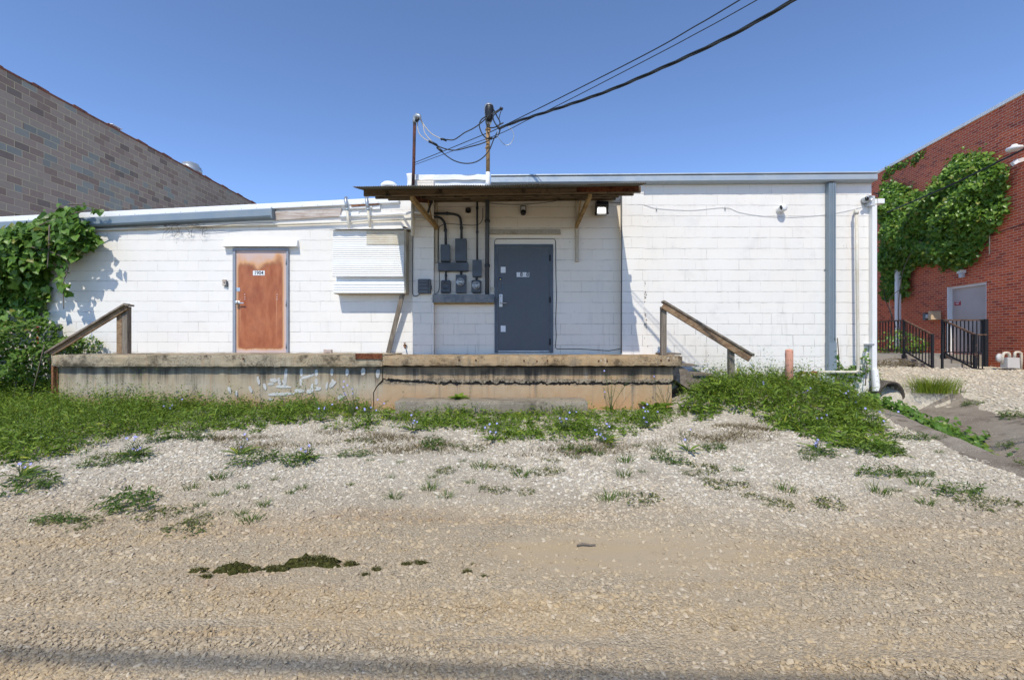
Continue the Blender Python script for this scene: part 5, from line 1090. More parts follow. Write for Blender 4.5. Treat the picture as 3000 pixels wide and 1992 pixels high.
# local frame: x runs towards the camera (-Y), y runs to -X ; wall face at local y = 0
def local(name, mb, mat, parent, bevel=0):
    v = mb.v; o_ = Vector(ORG[parent.name]); ORG[parent.name] = Vector((0, 0, 0)); o = mb.build(name, MT[mat], parent, bevel); ORG[parent.name] = o_; return o
ztb = H + 7.40
m = MB(); m.box(-22, 15.5, -12, 0, -0.2, ztb); local('wall', m, 'brown_block', bb)
m = MB(); m.box(-22, 15.5, -12, 0.035, ztb, ztb + 0.045)
xx = -22.0
while xx < 15.3:
    m.prism([(xx, ztb + 0.04), (xx + 0.5, ztb + 0.04), (xx + 0.46, ztb + 0.085), (xx + 0.02, ztb + 0.06)], 0.045, -0.3); xx += 1.24
local('coping', m, 'coping_red', bb)

# ------------------------------------------------------------------ red brick building on the right
ang = math.atan(0.129); RO = Vector((11.15 + 0.129 * 13.0, 13.0, 0))
rb = thing('brick_building', 'tall red brick building with a mauve grey door at the right edge', 'building', RO, None, math.radians(90) - ang)
ex = Vector((math.sin(ang), math.cos(ang), 0)); ey = Vector((-math.cos(ang), math.sin(ang), 0))   # local x runs away, local y points out of the wall
def WP(px, py, off=0.0):               # photo pixel on the brick wall plane -> local (s, z)
    k = (px - 1500.0) / F; Y = (11.15 - off / math.cos(ang)) / (k - 0.129); p = P(px, py, Y); return (p - RO).dot(ex), p.z
zr = H + 6.08
m = MB(); dl, dzt = WP(2775, 842); dr_, dzt2 = WP(2890, 827); dzb = H - 0.36
m.box(-11, dr_, -0.3, 0, -0.2, zr); m.box(dl, 5.2, -0.3, 0, -0.2, zr); m.box(dr_, dl, -0.3, 0, dzt, zr); m.box(dr_, dl, -0.3, 0, -0.2, dzb); m.box(-11, 5.1, -10, -0.29, -0.2, zr - 0.02)
local('wall', m, 'red_brick', rb)
m = MB(); m.box(-11, 5.25, -10, 0.05, zr, zr + 0.09); local('coping', m, 'white_metal', rb)
m = MB(); m.box(5.2, 6.6, -8, 0.28, -0.2, zr - 0.35); local('pilaster', m, 'red_brick', rb)
m = MB(); m.box(6.6, 7.5, -1.2, 0.55, 3.0, zr - 0.25); local('chimney', m, 'red_brick', rb)
m = MB(); m.box(dl - 0.03, dl, -0.20, 0.004, dzb, dzt); m.box(dr_, dr_ + 0.03, -0.20, -0.01, dzb, dzt); m.box(dr_ + 0.03, dl - 0.03, -0.2, -0.05, dzt - 0.06, dzt); local('door_frame', m, 'white_paint', rb)
m = MB(); m.box(dr_ + 0.03, dl - 0.03, -0.17, -0.12, dzb + 0.01, dzt - 0.06); d3 = local('door', m, 'door_grey', rb)
s0, z0 = WP(2797, 896, -0.12); s1, z1 = WP(2815, 882, -0.12)
m = MB(); m.box(min(s0, s1), max(s0, s1), -0.12, -0.112, z0, z1)
sg = local('sign', m, 'sign_red', d3)
m = MB(); zz = (z0 + z1) / 2; m.box(min(s0, s1) + 0.03, max(s0, s1) - 0.03, -0.112, -0.109, zz + 0.035, zz + 0.05); m.box(min(s0, s1) + 0.06, max(s0, s1) - 0.05, -0.112, -0.109, zz - 0.02, zz + 0.005); local('sign', m, 'plate_white', d3)
def wl(px, py, off): s_, z_ = WP(px, py, off); return RO + ex * s_ + ey * off + Vector((0, 0, z_))
t_ = thing('door_light', 'small white box light on the brick wall above the mauve grey door', 'wall light', wl(2820, 812, 0.0))
m = MB(); m.beam(wl(2815, 797, 0.02), wl(2828, 795, 0.02), 0.22, 0.09, (0, 0, 1)); m.build('housing', MT['white_paint'], t_)
m = MB(); m.beam(wl(2817, 801, 0.10), wl(2817, 813, 0.10), 0.09, 0.09); m.build('lamp', MT['light_plastic'], t_)
t_ = thing('wall_lamp', 'round white lamp on an arm high on the brick wall, above the other lamp', 'wall light', wl(2985, 440, 0.0))
m = MB(); m.lathe(wl(2972, 441, 0.35), (0, 0, 1), [(0, 0.13), (0.03, 0.155), (0.07, 0.15), (0.10, 0.07), (0.14, 0.05)], 22); m.build('lamp_head', MT['white_metal'], t_)
m = MB(); m.tube([wl(2972, 428, 0.35), wl(2985, 427, 0.15), wl(2995, 428, 0.0)], 0.02, 8); m.build('arm', MT['light_plastic'], t_)
t_ = thing('wall_lamp', 'small bent white floodlight on the brick wall below the round lamp', 'wall light', wl(2990, 485, 0.0))
m = MB(); m.beam(wl(2966, 481, 0.28), wl(2980, 473, 0.2), 0.13, 0.10); m.build('lamp_head', MT['white_paint'], t_)
m = MB(); m.beam(wl(2980, 473, 0.2), wl(2996, 468, 0.0), 0.08, 0.09); m.build('arm', MT['white_paint'], t_)
t_ = thing('electric_meter', 'dark meter box with a round dial on the brick wall left of the grey door', 'electric meter', wl(2721, 940, 0.0))
m = MB(); m.beam(wl(2721, 917, 0.05), wl(2721, 938, 0.05), 0.26, 0.12, ex); m.build('housing', MT['grey_plastic'], t_)
m = MB(); m.lathe(wl(2721, 927, 0.10), ey, [(0, 0.075), (0.06, 0.07), (0.08, 0.04)], 18); m.build('dial', MT['light_plastic'], t_)
t_ = thing('utility_box', 'tan utility box on the brick wall beside the dark meter', 'utility box', wl(2742, 938, 0.0))
m = MB(); m.beam(wl(2742, 911, 0.08), wl(2742, 938, 0.08), 0.32, 0.16, ex); m.build('housing', MT['dirt_tan'], t_, bevel=0.01)
m = MB(); m.beam(wl(2742, 913, 0.165), wl(2742, 936, 0.165), 0.28, 0.012, ex); m.build('cover', MT['dirt_tan'], t_)
# thin wires on the brick wall
m = MB(); m.tube([wl(2899, 560, 0.02), wl(2899, 745, 0.02)], 0.013, 6); tag(m.build('wall_conduit', MT['cream_metal']), 'thin pale conduit running down the brick wall from the vine', 'conduit')
m = MB(); pts = spline([P(3090, 390, 9.8), P(3000, 437, 10.2), P(2900, 487, 10.8), P(2800, 536, 11.6), P(2700, 580, 12.6), P(2600, 622, 14.0)], 6); m.tube(pts, 0.019, 6); tag(m.build('overhead_wire', MT['cable']), 'thick black wire crossing in front of the ivy on the brick building', 'wire')
m = MB(); m.tube([wl(3000, 655, 0.06), wl(2900, 690, 0.06), wl(2700, 745, 0.15), wl(2640, 762, 0.2)], 0.010, 6); tag(m.build('overhead_wire', MT['cable']), 'thin black wire low across the brick wall below the ivy', 'wire')
# landing, steps, railings
zl = H - 0.365
st_ = thing('entrance_steps', 'grey concrete landing with steps at the brick building door', 'steps', (11.2, 12.2, 0.55))
def footprint(m, a, b, c, d, z0, z1):
    q = [a, b, c, d]; m.add([(*p, z0) for p in q] + [(*p, z1) for p in q], [(0,3,2,1),(4,5,6,7),(0,1,5,4),(1,2,6,5),(2,3,7,6),(3,0,4,7)])
wx = lambda y: 11.15 + 0.129 * y
m = MB(); footprint(m, (8.3, 12.42), (wx(12.42) + 0.02, 12.42), (wx(15) + 0.02, 15.0), (8.6, 15.0), 0.2, zl); m.build('landing', MT['grey_concrete'], st_)
for i in range(3):
    m = MB(); m.rough_box(10.45, 11.62 + 0.1 * (i == 2), 12.42 - 0.29 * (i + 1), 12.43 - 0.29 * i, 0.2, zl - 0.105 * (i + 1), 0.12, 0.004, i); m.build('step', MT['grey_concrete'], st_)
def railing(label, pts_top, drop, nb, posts, extra=()):
    t_ = thing('iron_railing', label, 'railing', (pts_top[0][0], pts_top[0][1], zl), 'black iron railings at the brick building door')
    m = MB()
    for a, b in zip(pts_top[:-1], pts_top[1:]): m.beam(a, b, 0.045, 0.035)
    m.build('top_rail', MT['rail_rust'], t_)
    m = MB(); lo_ = [Vector(p) - Vector((0, 0, drop)) for p in pts_top]
    for a, b in zip(lo_[:-1], lo_[1:]): m.beam(a, b, 0.035, 0.03)
    m.build('bottom_rail', MT['rail_black'], t_)
    m = MB()
    for (a, b), n_ in zip(zip(pts_top[:-1], pts_top[1:]), nb):
        for i in range(1, n_):
            p = Vector(a).lerp(Vector(b), i / n_); m.box(p.x - 0.009, p.x + 0.009, p.y - 0.009, p.y + 0.009, p.z - drop, p.z)
    m.build('baluster', MT['rail_black'], t_)
    for x, y, z0_, z1_, w in posts:
        m = MB(); m.box(x - w/2, x + w/2, y - w/2, y + w/2, z0_, z1_); m.build('post', MT['rail_black'], t_)
zt_ = H + 0.566; zb3 = H + 0.165
AL = (10.53, 12.35, zt_); BL = (10.53, 11.52, zb3); CL = (10.72, 14.4, zt_)
AR = (11.58, 12.35, zt_); BR = (11.58, 11.50, zb3); ER = (11.86, 11.50, zb3); WRp = (12.5, 12.15, zt_)
gL = float(gz(10.53, 11.5)); gR = float(gz(11.6, 11.5))
railing('black iron railing on the left of the brick building steps running back along the landing', [CL, AL, BL], 0.82, [18, 9], [(AL[0], AL[1], zl - 0.1, zt_ + 0.02, 0.05), (BL[0], BL[1], gL - 0.05, zb3 + 0.02, 0.05), (10.78, 11.52, gL - 0.05, zb3 + 0.02, 0.04)])
railing('black iron railing sloping down the right of the brick building steps', [AR, BR, ER], 0.86, [9, 3], [(AR[0], AR[1], gR - 0.05, zt_ + 0.02, 0.06), (BR[0], BR[1], gR - 0.05, zb3 + 0.02, 0.06)])
railing('black iron railing across the landing in front of the mauve grey door', [(11.62, 12.35, zt_), WRp], 0.86, [10], [(12.5, 12.15, gR - 0.05, zt_ + 0.02, 0.09)])
# gas meter by the brick wall
t_ = thing('gas_meter', 'pale gas meter with cream pipes at the foot of the brick wall', 'gas meter', (12.5, 11.2, 0.6)); yq = 11.35
m = MB(); m.rough_box(PX(2942, yq), PX(2978, yq), yq - 0.08, yq + 0.1, PZ(1078, yq), PZ(1047, yq), 0.08, 0.006, 8); m.build('body', MT['light_plastic'], t_)
m = MB(); m.lathe(P(2922, 1048, yq), (0.4, -1, 0), [(0, 0.09), (0.03, 0.11), (0.06, 0.10), (0.08, 0.05)], 18); m.build('regulator', MT['light_plastic'], t_)
m = MB(); m.tube(arc([(2935, 1066), (2938, 1034), (2948, 1033), (2957, 1034), (2958, 1048)], yq), 0.03, 10); m.tube(arc([(2972, 1048), (2973, 1031), (2985, 1032), (2993, 1033), (2991, 1085)], yq), 0.03, 10); m.build('pipe', MT['cream_metal'], t_)
# white post and far white wall behind the ivy
o = MB(); yv = 15.2; o.pbox(2629, 2640, 740, 1030, yv, yv + 0.11); o = o.build('post', MT['white_metal']); tag(o, 'white post standing in the shade under the ivy behind the iron railing', 'post')
t_ = thing('shed_wall', 'pale white shed wall glimpsed in the gap beside the tall white building', 'wall', (13.6, 17.2, 0.3))
m = MB(); m.box(12.5, 14.4, 17.2, 17.5, 0.1, PZ(840, 17.2)); m.build('wall', MT['white_paint'], t_)
m = MB(); m.box(12.4, 14.5, 17.1, 17.6, PZ(840, 17.2), PZ(832, 17.2)); m.build('roof_edge', MT['galv'], t_)
# utility pedestal behind the shrub
t_ = thing('utility_pedestal', 'green grey utility cabinet with red and orange stickers behind the left shrub', 'utility cabinet', P(122, 1040, 9.0)); yp3 = 8.95
m = MB(); m.pbox(104, 139, 952, 1060, yp3, yp3 + 0.25); m.build('cabinet', MT['pedestal'], t_, bevel=0.008)
m = MB(); m.pbox(101, 142, 947, 952.5, yp3 - 0.02, yp3 + 0.27); m.build('lid', MT['pedestal'], t_, bevel=0.006)
m = MB(); m.pbox(105.5, 114, 957, 972, yp3 - 0.004, yp3); m.build('sticker', MT['sign_red'], t_, label='red sticker')
m = MB(); m.pbox(105.5, 112, 986, 1006, yp3 - 0.004, yp3); m.build('sticker', MT['sign_orange'], t_, label='orange sticker')
m = MB(); m.tube([P(118, 1000, YL - 0.04), P(118, 850, YL - 0.04), P(119, 765, YL - 0.04), P(120, 690, YL - 0.04)], 0.02, 8); tag(m.build('drain_pipe', MT['dark_conduit']), 'thin dark drain pipe on the low white wall behind the left vine', 'pipe')

# overhead line behind the camera whose shadow falls across the driven gravel
oc = MB(); pts = spline([Vector((-14, -4.2 + 0.9, 8.1)), Vector((-5, -4.0, 7.9)), Vector((0, -4.25, 7.85)), Vector((6, -4.62, 7.95)), Vector((16, -5.3, 8.3))], 8); oc.tube(pts, 0.024, 8)
tag(oc.build('overhead_wire', MT['cable']), 'thick overhead cable crossing high over the gravel lot', 'wire')

# ------------------------------------------------------------------ plants
def nrmz(a): return a / np.maximum(np.linalg.norm(a, axis=-1, keepdims=True), 1e-9)
LEAF = {  # half outline (u across, v along), fold lift
 'vine': ([(0,0),(0,0.45),(0,1.0)], [(0.34,-0.12),(0.56,0.22),(0.30,0.66)]),
 'oval': ([(0,0),(0,0.5),(0,1.0)], [(0.16,0.10),(0.26,0.42),(0.15,0.80)]),
 'long': ([(0,0),(0,0.5),(0,1.0)], [(0.07,0.10),(0.12,0.45),(0.07,0.82)])}
def leaves(pos, size, normal, tipdir, shape='vine', fold=0.18, curl=0.15):
    mid, half = LEAF[shape]; n = len(pos)
    N = nrmz(normal); Tn = tipdir - N * (tipdir * N).sum(-1, keepdims=True); Tn = nrmz(Tn); B = np.cross(N, Tn)
    uv = mid + half + [(-u, v) for u, v in half]
    T_ = []
    for u, v in uv: T_.append((u, v, -abs(u) * -fold * 1.6 - curl * v * v))
    T_ = np.array(T_)
    V = pos[:, None] + size[:, None, None] * (T_[None, :, 0, None] * B[:, None] + T_[None, :, 1, None] * Tn[:, None] + T_[None, :, 2, None] * N[:, None])
    f = np.array([(0,3,4,1),(1,4,5,2),(0,1,7,6),(1,2,8,7)])
    Fq = (f[None] + (np.arange(n) * 9)[:, None, None]).reshape(-1, 4)
    return V.reshape(-1, 3), Fq
def blades(base, L, lean, az, w):
    n = len(base); ts = np.array([0, 0.4, 0.75, 1.0]); d = np.stack([np.cos(az), np.sin(az), np.zeros(n)], -1); sd = np.stack([-np.sin(az), np.cos(az), np.zeros(n)], -1)
    tw = rng.random(n) * 3.14; sd = sd * np.cos(tw)[:, None] + d * np.sin(tw)[:, None]
    out = []
    for t, ww in zip(ts, (1.0, 0.85, 0.5, 0.0)):
        c = base + d * (lean * L * t ** 1.7)[:, None] + np.array([0, 0, 1.0]) * (L * t * (1 - 0.35 * lean * t))[:, None]
        if ww > 0: out += [c - sd * (w * ww / 2)[:, None], c + sd * (w * ww / 2)[:, None]]
        else: out += [c]
    V = np.stack(out, 1).reshape(-1, 3)
    f4 = np.array([(0,1,3,2),(2,3,5,4),(4,5,6,6)])
    Fq = (f4[None] + (np.arange(n) * 7)[:, None, None]).reshape(-1, 4)
    return V, Fq
def tri_fix(Fq):                        # quads with a doubled corner become triangles -> all triangles
    a = Fq[:, [0, 1, 2]]; b = Fq[:, [0, 2, 3]]; b = b[(b[:, 1] != b[:, 2])]
    return np.concatenate([a, b])
def sprigs(base, h, nl, lsize, spread, shape='oval'):
    """small upright leafy stems: leaves set along a leaning stem"""
    n = len(base); k = nl; az = rng.random(n) * 6.28; ln = rng.random(n) * 0.55
    t = np.linspace(0.12, 1.0, k)[None] + rng.normal(0, 0.04, (n, k))
    c = base[:, None] + np.stack([np.cos(az)[:, None] * (ln * h)[:, None] * t ** 1.5, np.sin(az)[:, None] * (ln * h)[:, None] * t ** 1.5, h[:, None] * t], -1)
    la = rng.random((n, k)) * 6.28; el = rng.normal(0.35, 0.4, (n, k))
    d = np.stack([np.cos(la) * np.cos(el), np.sin(la) * np.cos(el), np.sin(el)], -1)
    up = np.array([0, 0, 1.0]) + rng.normal(0, 0.45, (n, k, 3))
    s = lsize * (0.55 + 0.8 * rng.random((n, k))) * (1.15 - 0.45 * t)
    c = c + d * spread * (rng.random((n, k, 1)))
    return leaves(c.reshape(-1, 3), s.ravel(), up.reshape(-1, 3), d.reshape(-1, 3), shape, 0.15, 0.25)
def join(parts):
    Vs, Fs, R = [], [], []; o = 0
    for V, Fq, r in parts:
        Vs.append(V); Fs.append(tri_fix(Fq) + o); R.append(r); o += len(V)
    return np.concatenate(Vs), np.concatenate(Fs), np.concatenate(R)
def inpoly(x, y, poly):
    c = np.zeros(len(x), bool); n = len(poly)
    for i in range(n):
        x1, y1 = poly[i]; x2, y2 = poly[(i + 1) % n]
        cond = ((y1 > y) != (y2 > y)) & (x < (x2 - x1) * (y - y1) / (y2 - y1 + 1e-12) + x1); c ^= cond
    return c
def scatter(poly, n):
    p = np.array(poly); lo, hi = p.min(0), p.max(0); out = []
    tot = 0
    while tot < n:
        q = lo + rng.random((n * 2, 2)) * (hi - lo); q = q[inpoly(q[:, 0], q[:, 1], poly)]; out.append(q); tot += len(q)
    q = np.concatenate(out)[:n]; return np.concatenate([q, gz(q[:, 0], q[:, 1])[:, None]], 1)
def gpoly(l): return [tuple(G(a, b))[:2] for a, b in l]
def edged(q, poly, w=0.35):            # distance to outline, 0..1
    d = np.full(len(q), 9.0); n = len(poly)
    for i in range(n):
        a = np.array(poly[i]); b = np.array(poly[(i + 1) % n]); ab = b - a; t = np.clip(((q[:, :2] - a) @ ab) / (ab @ ab + 1e-9), 0, 1)
        d = np.minimum(d, np.linalg.norm(q[:, :2] - (a + t[:, None] * ab), axis=1))
    return np.clip(d / w, 0, 1)
def patch_noise(q, f=1.4, s=0.0):
    return 0.5 + 0.5 * np.sin(q[:, 0] * f + s + 1.3 * np.sin(q[:, 1] * f * 1.3)) * np.sin(q[:, 1] * f * 1.7 + 0.7 * np.sin(q[:, 0] * f * 2.1 + s))

def cover(poly, nb, ns, nt, hfun, leaf=0.034, long_=0.30, tall=1.6, gap=0.5):
    """nb grass blades, ns leafy sprigs, nt tall thin sprigs with small leaves"""
    def thin(n, lo):
        q = scatter(poly, n); e = edged(q, poly, 0.4)
        k = np.clip(lo + e, 0, 1) * (1 - gap + gap * patch_noise(q, 2.1, 1.0)) * (0.35 + 0.65 * patch_noise(q, 6.3, 4.0))
        m_ = rng.random(n) < k; return q[m_], e[m_]
    q, e = thin(nb, 0.15); n = len(q)
    h = hfun(q) * (0.4 + 0.6 * e) * (0.5 + 0.7 * rng.random(n) + 0.9 * (rng.random(n) < 0.05))
    V, Fq = blades(q - [0, 0, 0.01], h, 0.25 + 0.95 * rng.random(n), rng.random(n) * 6.28, 0.0035 + 0.009 * rng.random(n) ** 2)
    r1 = np.repeat(np.clip(rng.normal(0.38, 0.22, n) + 0.35 * (patch_noise(q, 3.3, 9.0) - 0.4) + 0.5 * (rng.random(n) < 0.08), 0, 1), 7)
    tag(np_mesh('grass', V, tri_fix(Fq), MT['grass'], rnd=r1, smooth=True), kind='stuff')
    q, e = thin(ns, 0.10); n = len(q); h = hfun(q) * (0.4 + 0.6 * e) * (0.45 + 0.75 * rng.random(n))
    parts = []
    V, Fq = sprigs(q, h, 9, leaf, leaf * 0.8, 'oval'); parts.append((V, Fq, np.repeat(np.clip(rng.normal(0.32, 0.22, n * 9) + np.repeat(0.4 * (patch_noise(q, 4.1, 3.0) - 0.4) + rng.normal(0, 0.1, n), 9), 0, 0.96), 9)))
    k = int(n * long_); V, Fq = sprigs(q[:k], h[:k] * 0.95, 6, leaf * 3.0, leaf * 0.7, 'long'); parts.append((V, Fq, np.repeat(np.clip(rng.normal(0.60, 0.22, k * 6), 0, 0.96), 9)))
    q, e = thin(nt, 0.3); n = len(q); h = hfun(q) * tall * (0.6 + 0.6 * rng.random(n))
    V, Fq = sprigs(q, h, 13, leaf * 0.85, leaf * 0.9, 'oval'); parts.append((V, Fq, np.repeat(np.clip(rng.normal(0.5, 0.2, n * 13), 0, 0.96), 9)))
    V, Fq = blades(q, h, 0.1 + 0.5 * rng.random(n), rng.random(n) * 6.28, np.full(n, 0.003)); parts.append((V, Fq, np.repeat(0.5 + 0.5 * rng.random(n), 7)))
    Vj, Fj, R = join(parts); tag(np_mesh('weeds', Vj, Fj, MT['weed_leaf'], rnd=R), kind='stuff')
L_left = gpoly([(-500, 1150), (-60, 1140), (120, 1160), (172, 1178), (400, 1190), (700, 1192), (1000, 1194), (1110, 1198), (1130, 1212), (1010, 1222), (950, 1236), (820, 1252), (760, 1272), (600, 1270), (500, 1285), (420, 1282), (330, 1300), (280, 1328), (180, 1350), (120, 1362), (0, 1376), (-500, 1440)])
L_mid = gpoly([(1100, 1198), (1300, 1202), (1700, 1203), (1975, 1198), (2000, 1222), (1960, 1245), (1900, 1262), (1850, 1288), (1780, 1308), (1700, 1300), (1640, 1296), (1560, 1300), (1480, 1302), (1420, 1285), (1330, 1268), (1230, 1266), (1150, 1255), (1080, 1265), (1000, 1262), (920, 1262), (960, 1232), (1050, 1215)])
L_right = gpoly([(1985, 1120), (2200, 1112), (2420, 1108), (2560, 1108), (2600, 1190), (2585, 1240), (2620, 1290), (2670, 1335), (2590, 1345), (2500, 1328), (2440, 1310), (2370, 1288), (2300, 1264), (2250, 1262), (2215, 1230), (2160, 1212), (2090, 1230), (2040, 1238), (1985, 1222)])
def hL(q): return (0.11 + 0.10 * sm(q[:, 1], 5.6, 7.4) + 0.12 * sm(-q[:, 0], 3.5, 6.5)) * (0.45 + 0.75 * patch_noise(q, 1.7) + 0.5 * patch_noise(q, 5.1, 3.0))
def hM(q): return (0.07 + 0.06 * sm(q[:, 1], 5.8, 7.4)) * (0.4 + 1.2 * patch_noise(q, 3.4, 1.0))
def hR(q): return (0.09 + 0.28 * sm(q[:, 1], 5.4, 7.2)) * (0.45 + 0.6 * patch_noise(q, 2.0, 3.0) + 0.45 * patch_noise(q, 5.3, 1.0)) * (0.75 + 0.35 * sm(-np.abs(q[:, 0] - 3.6), -1.6, 0.0)) + 0.16 * sm(q[:, 1], 7.6, 8.2) * sm(q[:, 0], 4.6, 5.2)
cover(L_left, 21000, 13000, 1500, lambda q: 0.95 * hL(q), 0.038, 0.2, 1.9, 0.32)
cover(L_mid, 15000, 4600, 420, hM, 0.034, 0.25, 2.0, 0.85)
cover(L_right, 24000, 8500, 900, lambda q: 0.9 * hR(q), 0.042, 0.55, 1.7, 0.55)
L_wall = gpoly([(175, 1180), (400, 1190), (700, 1192), (1080, 1196), (1080, 1206), (700, 1208), (400, 1208), (175, 1200)])
cover(L_wall, 300, 500, 420, lambda q: 0.16 + 0.26 * patch_noise(q, 4.0, 2.0) ** 1.5, 0.046, 0.15, 1.4, 0.85)
# low brown creeping weeds thinning out between the green and the bare gravel
L_dry = gpoly([(600, 1285), (1000, 1262), (1500, 1300), (1900, 1285), (2100, 1245), (2230, 1240), (2300, 1290), (1900, 1330), (1500, 1340), (1000, 1330), (700, 1330)])
q = scatter(L_dry, 15000); q = q[rng.random(len(q)) < patch_noise(q, 3.1, 4.0) ** 2.0]; n = len(q)
V, Fq = blades(q, 0.03 + 0.06 * rng.random(n), 0.8 + 0.6 * rng.random(n), rng.random(n) * 6.28, 0.004 + 0.003 * rng.random(n))
tag(np_mesh('dry_grass', V, tri_fix(Fq), MT['dry'], rnd=np.repeat(rng.random(n), 7)), kind='stuff')

# --- tufts and clumps standing apart in the gravel: one object each
def tuft_mesh(kind, seed):
    g = np.random.default_rng(seed)
    if kind == 'grass':
        n = 46; b = np.concatenate([g.normal(0, 0.035, (n, 2)), np.zeros((n, 1))], 1)
        V, Fq = blades(b, 0.05 + 0.07 * g.random(n), 0.5 + 0.7 * g.random(n), np.arctan2(b[:, 1], b[:, 0]) + g.normal(0, 0.5, n), 0.004 + 0.004 * g.random(n)); return V, tri_fix(Fq), np.repeat(g.random(n) * 0.95, 7), 'tuft'
    if kind == 'creeping':
        n = 60; a = g.random(n) * 6.28; r = 0.13 * np.sqrt(g.random(n)); b = np.stack([np.cos(a) * r * 1.4, np.sin(a) * r, np.full(n, 0.006)], 1)
        V, Fq = sprigs(b, 0.012 + 0.02 * g.random(n), 4, 0.022, 0.03, 'oval'); return V, tri_fix(Fq), np.repeat(g.random(n * 4), 9), 'dark_weed'
    n = 46; a = g.random(n) * 6.28; r = 0.15 * np.sqrt(g.random(n)); b = np.stack([np.cos(a) * r * 1.5, np.sin(a) * r, np.zeros(n)], 1)
    V, Fq = sprigs(b, 0.05 + 0.09 * g.random(n) * (1 - r / 0.2), 7, 0.05, 0.03, 'long'); return V, tri_fix(Fq), np.repeat(g.random(n * 7) * 0.95, 9), 'tuft'
PROTO = {}
def proto(kind, k):
    if (kind, k) not in PROTO:
        V, Fq, R, mt = tuft_mesh(kind, 11 * k + len(kind)); o = np_mesh({'grass': 'grass_tuft', 'creeping': 'creeping_weed', 'broad': 'weed_clump'}[kind], V, Fq, MT[mt], rnd=R)
        PROTO[(kind, k)] = [o, False]
    return PROTO[(kind, k)]
def plant(kind, px, py, sc, label, cat, group, k=0, sy=1.0):
    pr_ = proto(kind, k); 
    if pr_[1]: o = pr_[0].copy(); COL.objects.link(o)
    else: o = pr_[0]; pr_[1] = True
    o.location = G(px, py); o.rotation_euler = (0, 0, random.random() * 6.28 if sy == 1.0 else 0.15 * random.random()); o.scale = (sc, sc * sy, sc * (0.8 + 0.3 * random.random()))
    tag(o, label, cat, group); return o
A = lambda l: [(1000 + a / 2.24, 1000 + b / 2.24) for a, b in l]; Bq = lambda l: [(2000 + a / 2.24, 1000 + b / 2.24) for a, b in l]; Cq = lambda l: [(a / 2.24, 1000 + b / 2.24) for a, b in l]
gt = A([(750,690),(380,800),(600,895),(330,895),(55,945),(845,930),(580,970),(795,790),(190,785),(910,830),(1190,885),(1850,885),(1980,860),(1750,1040),(1860,1015),(2080,730),(1680,745),(1860,790),(690,1020),(345,1030),(1940,690),(1760,700)]) + \
     Bq([(360,850),(685,990),(830,780),(1550,945),(1410,985),(1300,1000),(1680,730),(1940,650),(1600,1070),(560,1080)]) + Cq([(1430,900),(1440,1010),(1740,1080),(1600,965),(1570,1140),(1250,970),(1980,970),(1800,910),(1900,1000),(1650,1180),(1310,1085)])
for i, (px, py) in enumerate(gt): plant('grass', px, py, 0.45 + 0.75 * random.random() ** 1.6, 'small green grass tuft sprouting from the pale gravel before the dock', 'grass tuft', 'grass tufts in the pale gravel', i % 4)
cr = A([(700,850),(1080,840),(1320,868),(1390,845),(1000,978),(1215,992),(1530,760),(1370,785),(870,712),(1980,1040),(130,660)]) + Bq([(150,840),(165,920),(300,952),(465,1022),(965,1072),(2070,1055),(60,870),(650,1075),(1920,1080)]) + Cq([(1070,1140),(330,1190),(1220,1240),(700,760),(1330,1170),(560,1200)])
for i, (px, py) in enumerate(cr): plant('creeping', px, py, 0.55 + 0.6 * random.random(), 'flat dark creeping weed spread on the bare gravel', 'weed', 'dark creeping weeds on the gravel', i % 3)
for (px, py), sc, sy, lab in zip(Cq([(850,1075),(200,960),(880,770),(1290,640),(1680,790),(1960,790),(380,1185),(1080,650),(640,820)]) + Bq([(205,705),(890,745),(1290,880),(1800,1005),(1540,885),(2200,500),(1900,420),(2200,830),(1720,650),(1300,735),(1480,640),(2150,690)]) + A([(600,690),(2160,790),(1530,720),(80,755)]),
      [1.15,1.2,1.1,1.0,1.2,1.1,0.8,1.0,0.9, 0.8,0.9,1.0,1.0,0.8,1.2,1.0,0.9,0.9,1.2,1.1,1.0, 1.0,0.9,0.9,0.9], [1,1,1,1,1,1,.4,1,.6, 1,1,.6,.6,.5,1,.5,1,.5,.8,.8,.5, 1,1,1,.5],
      ['dense dark leafy clump alone on the gravel at the far left, nearest the camera', 'leafy weed clump with blue flowers at the left edge of the gravel', 'leafy clump with several blue flowers in the gravel before the left grass', 'leafy weed standing apart in the gravel in front of the left dock wall', 'left half of the broad low clump in the gravel before the orange door', 'right half of the broad low clump in the gravel before the orange door', 'thin flat strip of weeds on the gravel below the dense dark clump', 'broad leafy weed at the front edge of the left grass', 'thin trailing weed leading into the clump with several blue flowers',
       'round leafy weed in the pale gravel right of the middle weeds', 'low clump with blue flowers left of the right weed bank tip', 'wide flat green clump on bare gravel below the right weed bank', 'long green clump on the gravel near the right edge', 'thin dark clump above the long green clump at right', 'leafy weed at the right edge of the drainage channel', 'small dark weeds on the far slope of the drainage channel', 'weed on the near lip of the channel at the right edge of the photo', 'grassy weeds inside the bottom of the drainage channel', 'leafy weeds at the tip of the right weed bank', 'low weeds trailing off the front of the right weed bank', 'thin weeds beside the concrete lip of the channel', 'low weed clump in front of the step block', 'leafy weed between the middle weeds and the right weed bank', 'brownish weed at the front of the middle weeds', 'thin weeds in the gravel left of the step block']):
    plant('broad', px, py, sc, lab, 'weed', 'leafy weed clumps in the gravel', random.randrange(3), sy)
